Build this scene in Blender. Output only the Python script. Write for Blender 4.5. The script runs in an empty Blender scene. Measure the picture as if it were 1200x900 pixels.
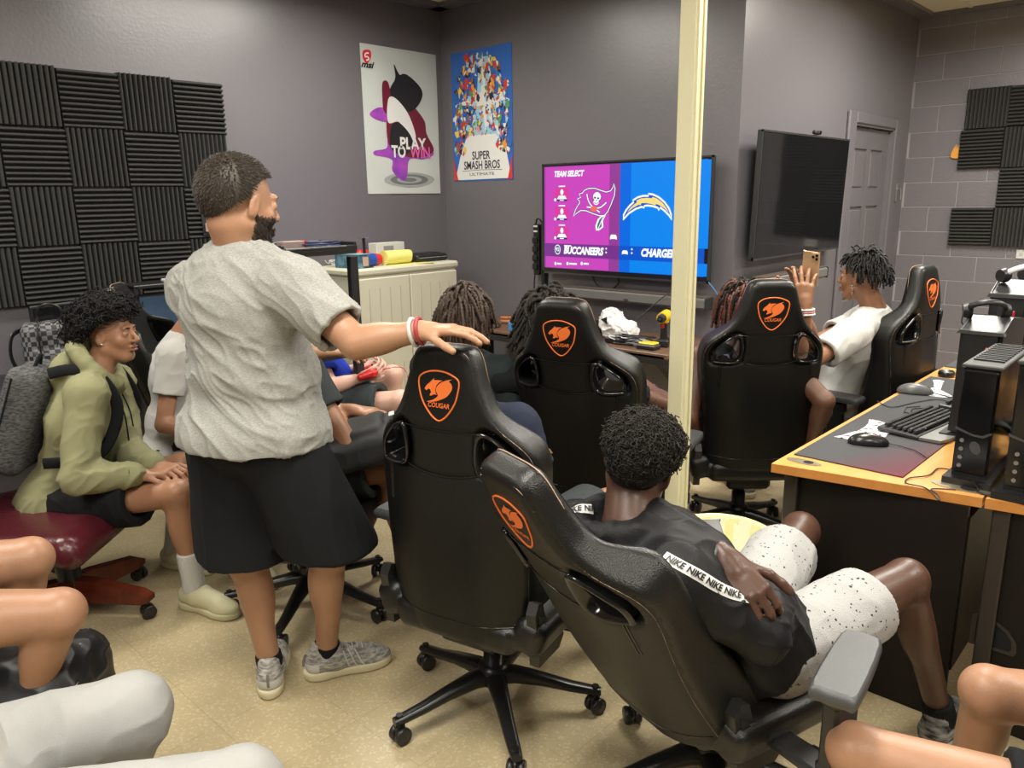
import bpy, bmesh, math, random
import numpy as np
from mathutils import Vector, Matrix
from mathutils.geometry import tessellate_polygon
random.seed(7); RNG = np.random.default_rng(7)
S = bpy.context.scene
COL = S.collection

# ------------------------------------------------------------------ camera
CAM = np.array([0.0, 0.0, 1.6]); FPX = 907.092
yaw_, pitch_, roll_ = math.radians(-42.909), math.radians(13.474), math.radians(-0.875)
_f = np.array([math.sin(yaw_)*math.cos(pitch_), math.cos(yaw_)*math.cos(pitch_), -math.sin(pitch_)])
_r = np.array([math.cos(yaw_), -math.sin(yaw_), 0.0]); _u = np.cross(_r, _f)
_c, _s = math.cos(roll_), math.sin(roll_)
_r, _u = _c*_r+_s*_u, -_s*_r+_c*_u
cam = bpy.data.objects.new('camera', bpy.data.cameras.new('camera')); COL.objects.link(cam)
cam.data.sensor_width = 36; cam.data.lens = 36*FPX/1200; cam.data.clip_start = .02
cam.matrix_world = Matrix(((_r[0], _u[0], -_f[0], CAM[0]), (_r[1], _u[1], -_f[1], CAM[1]), (_r[2], _u[2], -_f[2], CAM[2]), (0, 0, 0, 1)))
S.camera = cam

# ------------------------------------------------------------------ world, light, exposure
w = bpy.data.worlds.new('world'); S.world = w; w.use_nodes = True
w.node_tree.nodes['Background'].inputs[0].default_value = (1, .97, .92, 1)
w.node_tree.nodes['Background'].inputs[1].default_value = .05
S.view_settings.view_transform = 'Standard'; S.view_settings.look = 'None'
S.view_settings.exposure = 0.0; S.view_settings.gamma = 1; S.view_settings.use_curve_mapping = False
CEIL = 3.01
LIGHTS = [(-3.70, 2.70), (-3.70, .1), (-1.08, 5.35), (-1.08, 3.15), (-1.08, .6), (1.1, 5.35), (1.1, 3.0), (1.1, .4), (-1.08, -1.6)]
for lx, ly in LIGHTS:
    L = bpy.data.lights.new('troffer_light', 'AREA'); L.shape = 'RECTANGLE'; L.size = .56; L.size_y = 1.15
    L.energy = {(-1.08, 5.35): 88, (1.1, 5.35): 70, (-1.08, 3.15): 62, (-3.70, 2.70): 50}.get((lx, ly), 54); L.color = (.985, .95, .86); L.spread = math.radians(170)
    o = bpy.data.objects.new('troffer_light', L); COL.objects.link(o); o.location = (lx, ly, CEIL-.045)

# ------------------------------------------------------------------ helpers: points
def ray(x, y): return _f+(x-600)/FPX*_r-(y-450)/FPX*_u
def at(x, y, D): return CAM+D*ray(x, y)
def onz(x, y, z): d = ray(x, y); return CAM+(z-CAM[2])/d[2]*d
def onx(x, y, X): d = ray(x, y); return CAM+X/d[0]*d
def ony(x, y, Y): d = ray(x, y); return CAM+Y/d[1]*d
def reach(P, x, y, L, s=1):
    """the point at bone length L from P that lies on the sight line (x, y); s = +1 far, -1 near"""
    d = ray(x, y); d = d/np.linalg.norm(d); q = np.asarray(P)-CAM; b = q@d; c = q@q-L*L; disc = b*b-c
    t = b+s*math.sqrt(disc) if disc > 0 else b
    X = CAM+t*d; v = X-P; n = np.linalg.norm(v)
    return np.asarray(P)+v/n*L if disc <= 0 else X
V = lambda *a: np.array(a, float)
def nrm(v): v = np.asarray(v, float); return v/(np.linalg.norm(v)+1e-12)

# ------------------------------------------------------------------ helpers: objects
def link(name, me, mat=None, parent=None, label=None):
    o = bpy.data.objects.new(name, me); COL.objects.link(o)
    if mat is not None:
        for m in (mat if isinstance(mat, (list, tuple)) else [mat]): me.materials.append(m)
    if parent is not None: o.parent = parent
    if label: o['label'] = label
    return o
def tag(o, label=None, cat=None, group=None, kind=None):
    if label: o['label'] = label
    if cat: o['category'] = cat
    if group: o['group'] = group
    if kind: o['kind'] = kind
    return o
def thing(name, label, cat, loc=(0, 0, 0), rz=0, group=None):
    o = bpy.data.objects.new(name, None); COL.objects.link(o); o.location = tuple(loc); o.rotation_euler = (0, 0, rz)
    o.empty_display_size = .05
    return tag(o, label, cat, group)
def kids(o): return [c for c in o.children]
def dup(o, parent=None):
    c = o.copy(); COL.objects.link(c); c.parent = parent
    for ch in kids(o): dup(ch, c)
    return c
def mesh_np(name, v, faces, smooth=True):
    """faces: int array (n,3|4) or list of such arrays"""
    if not isinstance(faces, list): faces = [faces]
    faces = [np.asarray(f, np.int32) for f in faces if len(f)]
    me = bpy.data.meshes.new(name); me.vertices.add(len(v)); me.vertices.foreach_set('co', np.asarray(v, np.float32).ravel())
    nl = sum(f.size for f in faces); nf = sum(len(f) for f in faces)
    me.loops.add(nl); me.loops.foreach_set('vertex_index', np.concatenate([f.ravel() for f in faces]))
    tot = np.concatenate([np.full(len(f), f.shape[1], np.int32) for f in faces])
    me.polygons.add(nf); me.polygons.foreach_set('loop_start', np.r_[0, np.cumsum(tot)[:-1]].astype(np.int32)); me.polygons.foreach_set('loop_total', tot)
    me.polygons.foreach_set('use_smooth', np.full(nf, smooth)); me.update(calc_edges=True); return me

class MB:
    """collects shapes in one mesh"""
    def __init__(s): s.v = []; s.f = []; s.m = []; s.sm = []
    def add(s, vs, fs, mi=0, smooth=False):
        b = len(s.v); s.v += [tuple(map(float, p)) for p in vs]
        for f in fs: s.f.append([b+i for i in f]); s.m.append(mi); s.sm.append(smooth)
        return s
    def box(s, c, d, R=None, mi=0, bev=0.0, taper=1.0):
        """box centre c, full dims d, optional bevel and top taper"""
        c = V(*c); h = V(*d)/2; bev = min(bev, *(h*.98))
        vs = []; idx = {}
        if bev <= 0:
            for x in (-1, 1):
                for y in (-1, 1):
                    for z in (-1, 1):
                        t = taper if z > 0 else 1; vs.append(V(x*h[0]*t, y*h[1]*t, z*h[2]))
            fs = [(0, 1, 3, 2), (4, 6, 7, 5), (0, 4, 5, 1), (2, 3, 7, 6), (0, 2, 6, 4), (1, 5, 7, 3)]
            sm = False
        else:
            fs = []
            def vid(sx, sy, sz, a):
                k = (sx, sy, sz, a)
                if k not in idx:
                    p = V(sx*h[0], sy*h[1], sz*h[2]); q = p-V(sx, sy, sz)*bev; q[a] = p[a]
                    if sz > 0: q[0] *= taper; q[1] *= taper
                    idx[k] = len(vs); vs.append(q)
                return idx[k]
            for a in range(3):
                b_, c_ = (a+1) % 3, (a+2) % 3
                for sg in (-1, 1):
                    q = []
                    for u_, v_ in ((-1, -1), (1, -1), (1, 1), (-1, 1)):
                        k = [0, 0, 0]; k[a] = sg; k[b_] = u_; k[c_] = v_; q.append(vid(*k, a))
                    fs.append(q if sg > 0 else q[::-1])
            for a in range(3):
                b_, c_ = (a+1) % 3, (a+2) % 3
                for u_ in (-1, 1):
                    for v_ in (-1, 1):
                        q = []
                        for t, ax in ((-1, b_), (1, b_), (1, c_), (-1, c_)):
                            k = [0, 0, 0]; k[a] = t; k[b_] = u_; k[c_] = v_; q.append(vid(*k, ax))
                        fs.append(q if u_*v_ > 0 else q[::-1])
            for sx in (-1, 1):
                for sy in (-1, 1):
                    for sz in (-1, 1):
                        q = [vid(sx, sy, sz, a) for a in range(3)]; fs.append(q if sx*sy*sz > 0 else q[::-1])
        if R is not None: vs = [np.asarray(R) @ p for p in vs]
        return s.add([p+c for p in vs], fs, mi)
    def cyl(s, a, b, ra, rb=None, n=20, mi=0, cap=True):
        a, b = V(*a), V(*b); rb = ra if rb is None else rb; d = nrm(b-a); t = nrm(np.cross(d, V(0, 0, 1) if abs(d[2]) < .9 else V(1, 0, 0))); q = np.cross(d, t)
        vs = []
        for p, r in ((a, ra), (b, rb)):
            for i in range(n):
                an = 2*math.pi*i/n; vs.append(p+r*(math.cos(an)*t+math.sin(an)*q))
        s.add(vs, [(i, (i+1) % n, n+(i+1) % n, n+i) for i in range(n)], mi, True)
        if cap: s.add(vs[:n], [list(range(n))[::-1]], mi); s.add(vs[n:], [list(range(n))], mi)
        return s
    def lathe(s, prof, c=(0, 0, 0), n=32, mi=0, R=None, sx=1, sy=1):
        c = V(*c); vs = []
        for r_, z in prof:
            for i in range(n):
                an = 2*math.pi*i/n; p = V(r_*math.cos(an)*sx, r_*math.sin(an)*sy, z)
                if R is not None: p = np.asarray(R) @ p
                vs.append(p+c)
        return s.add(vs, [(k*n+i, k*n+(i+1) % n, (k+1)*n+(i+1) % n, (k+1)*n+i) for k in range(len(prof)-1) for i in range(n)], mi, True)
    def tube(s, pts, r, n=8, mi=0, closed=False, cap=True, flat=1.0):
        pts = np.array(pts, float); m = len(pts); r = np.broadcast_to(r, (m,))
        vs, fs = tube_arrays(pts[None], np.array(r)[None], n, closed=closed, flat=flat)
        s.add(vs, fs, mi, True)
        if cap and not closed: s.add(vs[:n], [list(range(n))[::-1]], mi); s.add(vs[-n:], [list(range(n))], mi)
        return s
    def prism(s, poly, z0, z1, M=None, mi=0, mi_side=None, holes=()):
        """extruded 2D polygon (with holes) from z0 to z1; M: 3x4/4x4 placing (x,y,z)"""
        loops = [list(poly)]+[list(h) for h in holes]
        tris = tessellate_polygon([[Vector((p[0], p[1], 0)) for p in L] for L in loops])
        flat = [p for L in loops for p in L]; n = len(flat)
        vs = [V(p[0], p[1], z0) for p in flat]+[V(p[0], p[1], z1) for p in flat]
        def area(t): a, b, c = (flat[i] for i in t); return (b[0]-a[0])*(c[1]-a[1])-(b[1]-a[1])*(c[0]-a[0])
        top = [t if area(t) > 0 else t[::-1] for t in (tuple(t) for t in tris)]
        if M is not None: M = np.asarray(M); vs = [M[:3, :3] @ p+M[:3, 3] for p in vs]
        s.add(vs, [tuple(n+i for i in t) for t in top]+[t[::-1] for t in top], mi)
        off = 0; sides = []
        for k, L in enumerate(loops):
            m = len(L); ar = sum(L[i][0]*L[(i+1) % m][1]-L[(i+1) % m][0]*L[i][1] for i in range(m))
            for i in range(m):
                a, b = off+i, off+(i+1) % m
                q = (a, b, n+b, n+a)
                if (ar > 0) == (k > 0): q = q[::-1]
                sides.append(q)
            off += m
        b = len(s.v)-len(vs)
        for q in sides: s.f.append([b+i for i in q]); s.m.append(mi if mi_side is None else mi_side); s.sm.append(False)
        return s
    def mesh(s, name='m'):
        me = bpy.data.meshes.new(name); me.from_pydata(s.v, [], s.f)
        me.polygons.foreach_set('material_index', s.m); me.polygons.foreach_set('use_smooth', s.sm); me.update(); return me
    def build(s, name, mat, parent=None, label=None, loc=None, rz=None):
        o = link(name, s.mesh(name), mat, parent, label)
        if loc is not None: o.location = tuple(loc)
        if rz is not None: o.rotation_euler = (0, 0, rz)
        return o

def tube_arrays(P, R, n=6, closed=False, flat=1.0):
    """P (k,m,3) paths, R (k,m) radii -> verts, quads of k tubes"""
    k, m, _ = P.shape
    T = np.empty_like(P)
    if closed: T = np.roll(P, -1, 1)-np.roll(P, 1, 1)
    else: T[:, 1:-1] = P[:, 2:]-P[:, :-2]; T[:, 0] = P[:, 1]-P[:, 0]; T[:, -1] = P[:, -1]-P[:, -2]
    T /= np.linalg.norm(T, axis=2, keepdims=True)+1e-12
    ref = np.zeros_like(T[:, 0]); ax = np.argmin(np.abs(T.mean(1)), 1); ref[np.arange(k), ax] = 1
    N = np.empty_like(P); v = np.cross(T[:, 0], ref); v /= np.linalg.norm(v, axis=1, keepdims=True)+1e-12; N[:, 0] = v
    for i in range(1, m):
        v = N[:, i-1]-T[:, i]*np.sum(N[:, i-1]*T[:, i], 1, keepdims=True); v /= np.linalg.norm(v, axis=1, keepdims=True)+1e-12; N[:, i] = v
    B = np.cross(T, N); an = np.arange(n)*2*math.pi/n
    X = P[:, :, None]+R[:, :, None, None]*(np.cos(an)[:, None]*N[:, :, None]+flat*np.sin(an)[:, None]*B[:, :, None])
    vs = X.reshape(-1, 3)
    base = (np.arange(k)*m*n)[:, None, None]; mm = m if closed else m-1
    i = np.arange(mm)[None, :, None]; j = np.arange(n)[None, None, :]; j2 = (j+1) % n; i2 = (i+1) % m
    F = np.stack(np.broadcast_arrays(base+i*n+j, base+i*n+j2, base+i2*n+j2, base+i2*n+j), -1).reshape(-1, 4)
    return vs, F

def rotz(a): c, s_ = math.cos(a), math.sin(a); return np.array([[c, -s_, 0], [s_, c, 0], [0, 0, 1]])
def rotx(a): c, s_ = math.cos(a), math.sin(a); return np.array([[1, 0, 0], [0, c, -s_], [0, s_, c]])
def roty(a): c, s_ = math.cos(a), math.sin(a); return np.array([[c, 0, s_], [0, 1, 0], [-s_, 0, c]])
def frame(o, x, y, z): return np.column_stack([x, y, z, o]).astype(float)
def smooth_path(pts, n=8, closed=False):
    pts = np.array(pts, float); m = len(pts); out = []
    for i in range(m if closed else m-1):
        p0 = pts[(i-1) % m] if closed or i > 0 else pts[0]; p1 = pts[i]; p2 = pts[(i+1) % m]; p3 = pts[(i+2) % m] if closed or i+2 < m else pts[-1]
        for t in np.arange(n)/n:
            out.append(.5*((2*p1)+(-p0+p2)*t+(2*p0-5*p1+4*p2-p3)*t*t+(-p0+3*p1-3*p2+p3)*t**3))
    if not closed: out.append(pts[-1])
    return np.array(out)
def text_geo(txt, size, bold=0.0, shear=0.0, align='CENTER', sx=1.0):
    """flat text as (verts 2D, faces)"""
    cu = bpy.data.curves.new('t', 'FONT'); cu.body = txt; cu.size = size; cu.align_x = align; cu.offset = bold; cu.shear = shear; cu.fill_mode = 'FRONT'; cu.resolution_u = 3
    o = bpy.data.objects.new('t', cu); COL.objects.link(o); dg = bpy.context.evaluated_depsgraph_get(); me = bpy.data.meshes.new_from_object(o.evaluated_get(dg))
    v = [(p.co.x*sx, p.co.y) for p in me.vertices]; f = [tuple(p.vertices) for p in me.polygons]
    bpy.data.objects.remove(o); bpy.data.curves.remove(cu); bpy.data.meshes.remove(me); return v, f
def put_text(mb, M, txt, size, z=0.0, mi=0, **k):
    v, f = text_geo(txt, size, **k); M = np.asarray(M)
    return mb.add([M[:3, :3] @ V(a, b, z)+M[:3, 3] for a, b in v], f, mi)

# ------------------------------------------------------------------ materials
MATS = {}
def mat(name, col, rough=.5, metal=0.0, emit=None, es=1.0, bump=None, noise=None, spec=.5, coat=0.0, alpha=1.0, trans=0.0, sheen=0.0):
    """bump=(scale,strength[,detail]); noise=(scale, col2, contrast)"""
    if name in MATS: return MATS[name]
    m = bpy.data.materials.new(name); m.use_nodes = True; nt = m.node_tree; b = nt.nodes['Principled BSDF']
    b.inputs['Base Color'].default_value = (*col, 1); b.inputs['Roughness'].default_value = rough; b.inputs['Metallic'].default_value = metal
    b.inputs['Specular IOR Level'].default_value = spec; b.inputs['Coat Weight'].default_value = coat; b.inputs['Alpha'].default_value = alpha
    b.inputs['Transmission Weight'].default_value = trans
    if sheen: b.inputs['Sheen Weight'].default_value = sheen
    if emit: b.inputs['Emission Color'].default_value = (*emit, 1); b.inputs['Emission Strength'].default_value = es
    tc = nt.nodes.new('ShaderNodeTexCoord')
    if noise:
        n = nt.nodes.new('ShaderNodeTexNoise'); n.inputs['Scale'].default_value = noise[0]; n.inputs['Detail'].default_value = 4
        nt.links.new(tc.outputs['Object'], n.inputs['Vector'])
        r = nt.nodes.new('ShaderNodeValToRGB'); c_ = noise[2] if len(noise) > 2 else .15
        r.color_ramp.elements[0].position = .5-c_; r.color_ramp.elements[1].position = .5+c_
        r.color_ramp.elements[0].color = (*col, 1); r.color_ramp.elements[1].color = (*noise[1], 1)
        nt.links.new(n.outputs['Fac'], r.inputs[0]); nt.links.new(r.outputs[0], b.inputs['Base Color'])
    if bump:
        n = nt.nodes.new('ShaderNodeTexNoise'); n.inputs['Scale'].default_value = bump[0]; n.inputs['Detail'].default_value = bump[2] if len(bump) > 2 else 2
        nt.links.new(tc.outputs['Object'], n.inputs['Vector']); bp = nt.nodes.new('ShaderNodeBump'); bp.inputs['Strength'].default_value = bump[1]; bp.inputs['Distance'].default_value = .01
        nt.links.new(n.outputs['Fac'], bp.inputs['Height']); nt.links.new(bp.outputs[0], b.inputs['Normal'])
    MATS[name] = m; return m
def srgb(r, g, b): return tuple((c/255/12.92 if c/255 <= .04045 else ((c/255+.055)/1.055)**2.4) for c in (r, g, b))

# ------------------------------------------------------------------ signed distance fields and surface nets
class Field:
    def __init__(s, lo, hi, res):
        s.lo = np.array(lo, np.float32); s.res = res; s.n = np.ceil((np.array(hi)-s.lo)/res).astype(int)+1
        s.D = np.full(s.n, .25, np.float32)
        s.ax = [s.lo[i]+res*np.arange(s.n[i], dtype=np.float32) for i in range(3)]
    def win(s, lo, hi):
        a = np.clip(np.floor((np.array(lo)-s.lo)/s.res).astype(int), 0, s.n); b = np.clip(np.ceil((np.array(hi)-s.lo)/s.res).astype(int)+1, 0, s.n)
        if np.any(b <= a): return None, None
        sl = tuple(slice(a[i], b[i]) for i in range(3))
        return sl, (s.ax[0][sl[0]][:, None, None], s.ax[1][sl[1]][None, :, None], s.ax[2][sl[2]][None, None, :])
    def _merge(s, sl, d, k, op):
        A = s.D[sl]
        if op == 'sub': d = -d; h = np.clip(.5-.5*(d-A)/k, 0, 1) if k > 0 else None
        if op == 'add':
            if k > 0:
                h = np.clip(k-np.abs(A-d), 0, None)/k; s.D[sl] = np.minimum(A, d)-h*h*k*.25
            else: s.D[sl] = np.minimum(A, d)
        else:
            if k > 0:
                h = np.clip(k-np.abs(A-d), 0, None)/k; s.D[sl] = np.maximum(A, d)+h*h*k*.25
            else: s.D[sl] = np.maximum(A, d)
    def cone(s, a, b, ra, rb=None, k=.02, op='add', sc=None):
        a, b = np.array(a, np.float32), np.array(b, np.float32); rb = ra if rb is None else rb; m = max(ra, rb)+k+3*s.res
        sl, g = s.win(np.minimum(a, b)-m, np.maximum(a, b)+m)
        if sl is None: return s
        ab = b-a; L2 = float(ab@ab)+1e-9; P = [g[i]-a[i] for i in range(3)]
        t = np.clip((P[0]*ab[0]+P[1]*ab[1]+P[2]*ab[2])/L2, 0, 1)
        d = np.sqrt((P[0]-t*ab[0])**2+(P[1]-t*ab[1])**2+(P[2]-t*ab[2])**2)-(ra+(rb-ra)*t)
        s._merge(sl, d, k, op); return s
    def ell(s, c, r, R=None, k=.02, op='add'):
        """R columns = local axes"""
        c = np.array(c, np.float32); r = np.array(r, np.float32); R = np.eye(3) if R is None else np.asarray(R)
        e = np.sqrt(((R*r)**2).sum(1))+k+3*s.res
        sl, g = s.win(c-e, c+e)
        if sl is None: return s
        P = [g[i]-c[i] for i in range(3)]
        Q = [(P[0]*R[0, j]+P[1]*R[1, j]+P[2]*R[2, j])/r[j] for j in range(3)]
        k0 = np.sqrt(Q[0]**2+Q[1]**2+Q[2]**2); k1 = np.sqrt((Q[0]/r[0])**2+(Q[1]/r[1])**2+(Q[2]/r[2])**2)+1e-6
        s._merge(sl, k0*(k0-1)/k1, k, op); return s
    def rbox(s, c, h, R=None, rad=.01, k=.01, op='add'):
        c = np.array(c, np.float32); h = np.array(h, np.float32); R = np.eye(3) if R is None else np.asarray(R)
        e = np.abs(R) @ h+k+3*s.res
        sl, g = s.win(c-e, c+e)
        if sl is None: return s
        P = [g[i]-c[i] for i in range(3)]
        Q = [np.abs(P[0]*R[0, j]+P[1]*R[1, j]+P[2]*R[2, j])-h[j]+rad for j in range(3)]
        d = np.sqrt(sum(np.clip(q, 0, None)**2 for q in Q))+np.minimum(np.maximum(np.maximum(Q[0], Q[1]), Q[2]), 0)-rad
        s._merge(sl, d, k, op); return s
    def plane(s, p, n, k=0.005):
        """keep the side opposite to n"""
        n = nrm(n); g = (s.ax[0][:, None, None], s.ax[1][None, :, None], s.ax[2][None, None, :])
        d = (g[0]-p[0])*n[0]+(g[1]-p[1])*n[1]+(g[2]-p[2])*n[2]
        s._merge((slice(None),)*3, d.astype(np.float32), k, 'int'); return s
    def new(s): g = Field.__new__(Field); g.lo, g.res, g.n, g.ax = s.lo, s.res, s.n, s.ax; g.D = np.full(s.n, .25, np.float32); return g
    def merge(s, o, k=.01): s._merge((slice(None),)*3, o.D, k, 'add'); return s
    def nets(s):
        D = s.D; D[0], D[-1] = np.maximum(D[0], .001), np.maximum(D[-1], .001); D[:, 0] = np.maximum(D[:, 0], .001); D[:, -1] = np.maximum(D[:, -1], .001); D[:, :, 0] = np.maximum(D[:, :, 0], .001); D[:, :, -1] = np.maximum(D[:, :, -1], .001)
        I = (D < 0); c8 = [I[i:I.shape[0]-1+i, j:I.shape[1]-1+j, k:I.shape[2]-1+k] for i in (0, 1) for j in (0, 1) for k in (0, 1)]
        cnt = np.zeros(c8[0].shape, np.int8)
        for c in c8: cnt += c
        act = np.argwhere((cnt > 0) & (cnt < 8))
        idx = np.full(cnt.shape, -1, np.int32); idx[tuple(act.T)] = np.arange(len(act))
        acc = np.zeros((len(act), 3), np.float32); num = np.zeros(len(act), np.float32)
        off = [(i, j, k) for i in (0, 1) for j in (0, 1) for k in (0, 1)]
        val = {o: D[act[:, 0]+o[0], act[:, 1]+o[1], act[:, 2]+o[2]] for o in off}
        for o in off:
            for a in range(3):
                if o[a] == 0:
                    p = list(o); p[a] = 1; p = tuple(p); va, vb = val[o], val[p]; m = (va < 0) != (vb < 0)
                    t = np.where(m, va/(va-vb+1e-20), 0); q = np.tile(np.array(o, np.float32), (len(act), 1)); q[:, a] = t
                    acc += q*m[:, None]; num += m
        v = s.lo+s.res*(act+acc/num[:, None])
        F = []
        for a in range(3):
            b, c = (a+1) % 3, (a+2) % 3
            sA = [slice(None)]*3; sB = [slice(None)]*3; sA[a] = slice(0, -1); sB[a] = slice(1, None)
            A, B = I[tuple(sA)], I[tuple(sB)]
            e = np.argwhere(A != B); e = e[(e[:, b] > 0) & (e[:, c] > 0) & (e[:, b] < s.n[b]-1) & (e[:, c] < s.n[c]-1)]
            if not len(e): continue
            fl = A[tuple(e.T)]
            def cell(db, dc): q = e.copy(); q[:, b] -= db; q[:, c] -= dc; return idx[tuple(q.T)]
            q = np.stack([cell(1, 1), cell(0, 1), cell(0, 0), cell(1, 0)], 1); q[~fl] = q[~fl][:, ::-1]; F.append(q)
        return v.astype(np.float64), np.concatenate(F)

def vnoise(p, seed=0):
    p = np.asarray(p, np.float64)+seed*17.31; i = np.floor(p).astype(np.int64); f = p-i; f = f*f*(3-2*f)
    def h(x, y, z): n = (x*374761393+y*668265263+z*1274126177+seed*974711) & 0x7fffffff; n = ((n ^ (n >> 13))*1103515245) & 0x7fffffff; return ((n ^ (n >> 16)) & 0xffff)/65535.0
    r = 0
    for a in (0, 1):
        for b in (0, 1):
            for c in (0, 1):
                r = r+h(i[:, 0]+a, i[:, 1]+b, i[:, 2]+c)*np.abs(1-a-f[:, 0])*np.abs(1-b-f[:, 1])*np.abs(1-c-f[:, 2])
    return r
def vnormals(v, F):
    n = np.cross(v[F[:, 2]]-v[F[:, 0]], v[F[:, 3]]-v[F[:, 1]]) if F.shape[1] == 4 else np.cross(v[F[:, 1]]-v[F[:, 0]], v[F[:, 2]]-v[F[:, 0]])
    N = np.zeros_like(v)
    for j in range(F.shape[1]): np.add.at(N, F[:, j], n)
    return N/(np.linalg.norm(N, axis=1, keepdims=True)+1e-12)
def lap(v, F, it=1, lam=.5):
    for _ in range(it):
        a = np.zeros_like(v); c = np.zeros(len(v)); m = F.shape[1]
        for j in range(m): np.add.at(a, F[:, j], v[F[:, (j+1) % m]]); np.add.at(c, F[:, j], 1)
        v = v+lam*(a/np.maximum(c, 1)[:, None]-v)
    return v
def folds(v, F, amp, scale, fd=None, seed=0, stretch=.3):
    N = vnormals(v, F); p = v.copy()
    if fd is not None: fd = nrm(fd); p = p-(1-stretch)*(p@fd)[:, None]*fd
    p = p*scale; p = p+.6*(vnoise(p*.7, seed+5)[:, None]-.5)
    n = vnoise(p, seed); rg = 1-np.abs(2*n-1); n2 = vnoise(p*2.2+3.1, seed+3); r2 = 1-np.abs(2*n2-1); n3 = vnoise(p*.45, seed+9)
    return v+N*(amp*(rg**3-.35)+amp*.5*(r2**3-.3)*(.4+1.2*n3)+amp*.5*(n3-.5))[:, None]
# ------------------------------------------------------------------ room materials
XL, YT, XJ, YB = -4.689, 4.306, -2.192, 7.356
def wall_mat(name, blocks=False, base=(.138, .129, .141)):
    m = mat(name, base, .42, spec=.85); nt = m.node_tree; b = nt.nodes['Principled BSDF']
    g = nt.nodes.new('ShaderNodeNewGeometry')
    n1 = nt.nodes.new('ShaderNodeTexNoise'); n1.inputs['Scale'].default_value = 1.3; n1.inputs['Detail'].default_value = 5
    n2 = nt.nodes.new('ShaderNodeTexNoise'); n2.inputs['Scale'].default_value = 90 if blocks else 60; n2.inputs['Detail'].default_value = 3
    for n in (n1, n2): nt.links.new(g.outputs['Position'], n.inputs['Vector'])
    r = nt.nodes.new('ShaderNodeMapRange'); r.inputs[3].default_value = .28; r.inputs[4].default_value = .42
    nt.links.new(n1.outputs['Fac'], r.inputs[0]); nt.links.new(r.outputs[0], b.inputs['Roughness'])
    bp = nt.nodes.new('ShaderNodeBump'); bp.inputs['Strength'].default_value = .5 if blocks else .18; bp.inputs['Distance'].default_value = .004
    nt.links.new(n2.outputs['Fac'], bp.inputs['Height']); nt.links.new(bp.outputs[0], b.inputs['Normal'])
    return m
M_WALL = wall_mat('purple_grey_paint'); M_BLOCK = wall_mat('painted_block', True, (.168, .155, .170))
M_CEIL = mat('ceiling_tile', (.72, .66, .52), .8, bump=(220, .4)); M_BASE = mat('dark_cove_base', (.03, .03, .032), .5)
# floor: vinyl composition tile, beige with pale flecks
M_FLOOR = mat('vinyl_floor', (.45, .36, .22), .33, spec=.5); nt = M_FLOOR.node_tree; b = nt.nodes['Principled BSDF']
g = nt.nodes.new('ShaderNodeNewGeometry')
vo = nt.nodes.new('ShaderNodeTexVoronoi'); vo.inputs['Scale'].default_value = 135; nt.links.new(g.outputs['Position'], vo.inputs['Vector'])
cr = nt.nodes.new('ShaderNodeValToRGB'); e = cr.color_ramp.elements; e[0].position = 0; e[0].color = (.47, .385, .225, 1); e[1].position = 1; e[1].color = (.57, .485, .32, 1)
q = cr.color_ramp.elements.new(.80); q.color = (.50, .41, .245, 1); q = cr.color_ramp.elements.new(.88); q.color = (.56, .475, .31, 1)
sp = nt.nodes.new('ShaderNodeSeparateColor'); nt.links.new(vo.outputs['Color'], sp.inputs[0]); nt.links.new(sp.outputs[0], cr.inputs[0])
n3 = nt.nodes.new('ShaderNodeTexNoise'); n3.inputs['Scale'].default_value = 2.2; n3.inputs['Detail'].default_value = 6; nt.links.new(g.outputs['Position'], n3.inputs['Vector'])
mr = nt.nodes.new('ShaderNodeMapRange'); mr.inputs[1].default_value = .35; mr.inputs[2].default_value = .7; mr.inputs[3].default_value = .86; mr.inputs[4].default_value = 1.06; nt.links.new(n3.outputs['Fac'], mr.inputs[0])
br = nt.nodes.new('ShaderNodeTexBrick'); br.offset = 0; br.inputs['Scale'].default_value = 1; br.inputs['Brick Width'].default_value = .3048; br.inputs['Row Height'].default_value = .3048; br.inputs['Mortar Size'].default_value = .0012
br.inputs['Color1'].default_value = (1, 1, 1, 1); br.inputs['Color2'].default_value = (.965, .965, .965, 1); br.inputs['Mortar'].default_value = (.78, .76, .72, 1); nt.links.new(g.outputs['Position'], br.inputs['Vector'])
m1 = nt.nodes.new('ShaderNodeMix'); m1.data_type = 'RGBA'; m1.blend_type = 'MULTIPLY'; m1.inputs[0].default_value = 1
nt.links.new(cr.outputs[0], m1.inputs[6]); nt.links.new(br.outputs['Color'], m1.inputs[7])
m2 = nt.nodes.new('ShaderNodeVectorMath'); m2.operation = 'SCALE'; nt.links.new(m1.outputs[2], m2.inputs[0]); nt.links.new(mr.outputs[0], m2.inputs['Scale']); nt.links.new(m2.outputs[0], b.inputs['Base Color'])
rr = nt.nodes.new('ShaderNodeMapRange'); rr.inputs[3].default_value = .22; rr.inputs[4].default_value = .5; nt.links.new(n3.outputs['Fac'], rr.inputs[0]); nt.links.new(rr.outputs[0], b.inputs['Roughness'])

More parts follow.
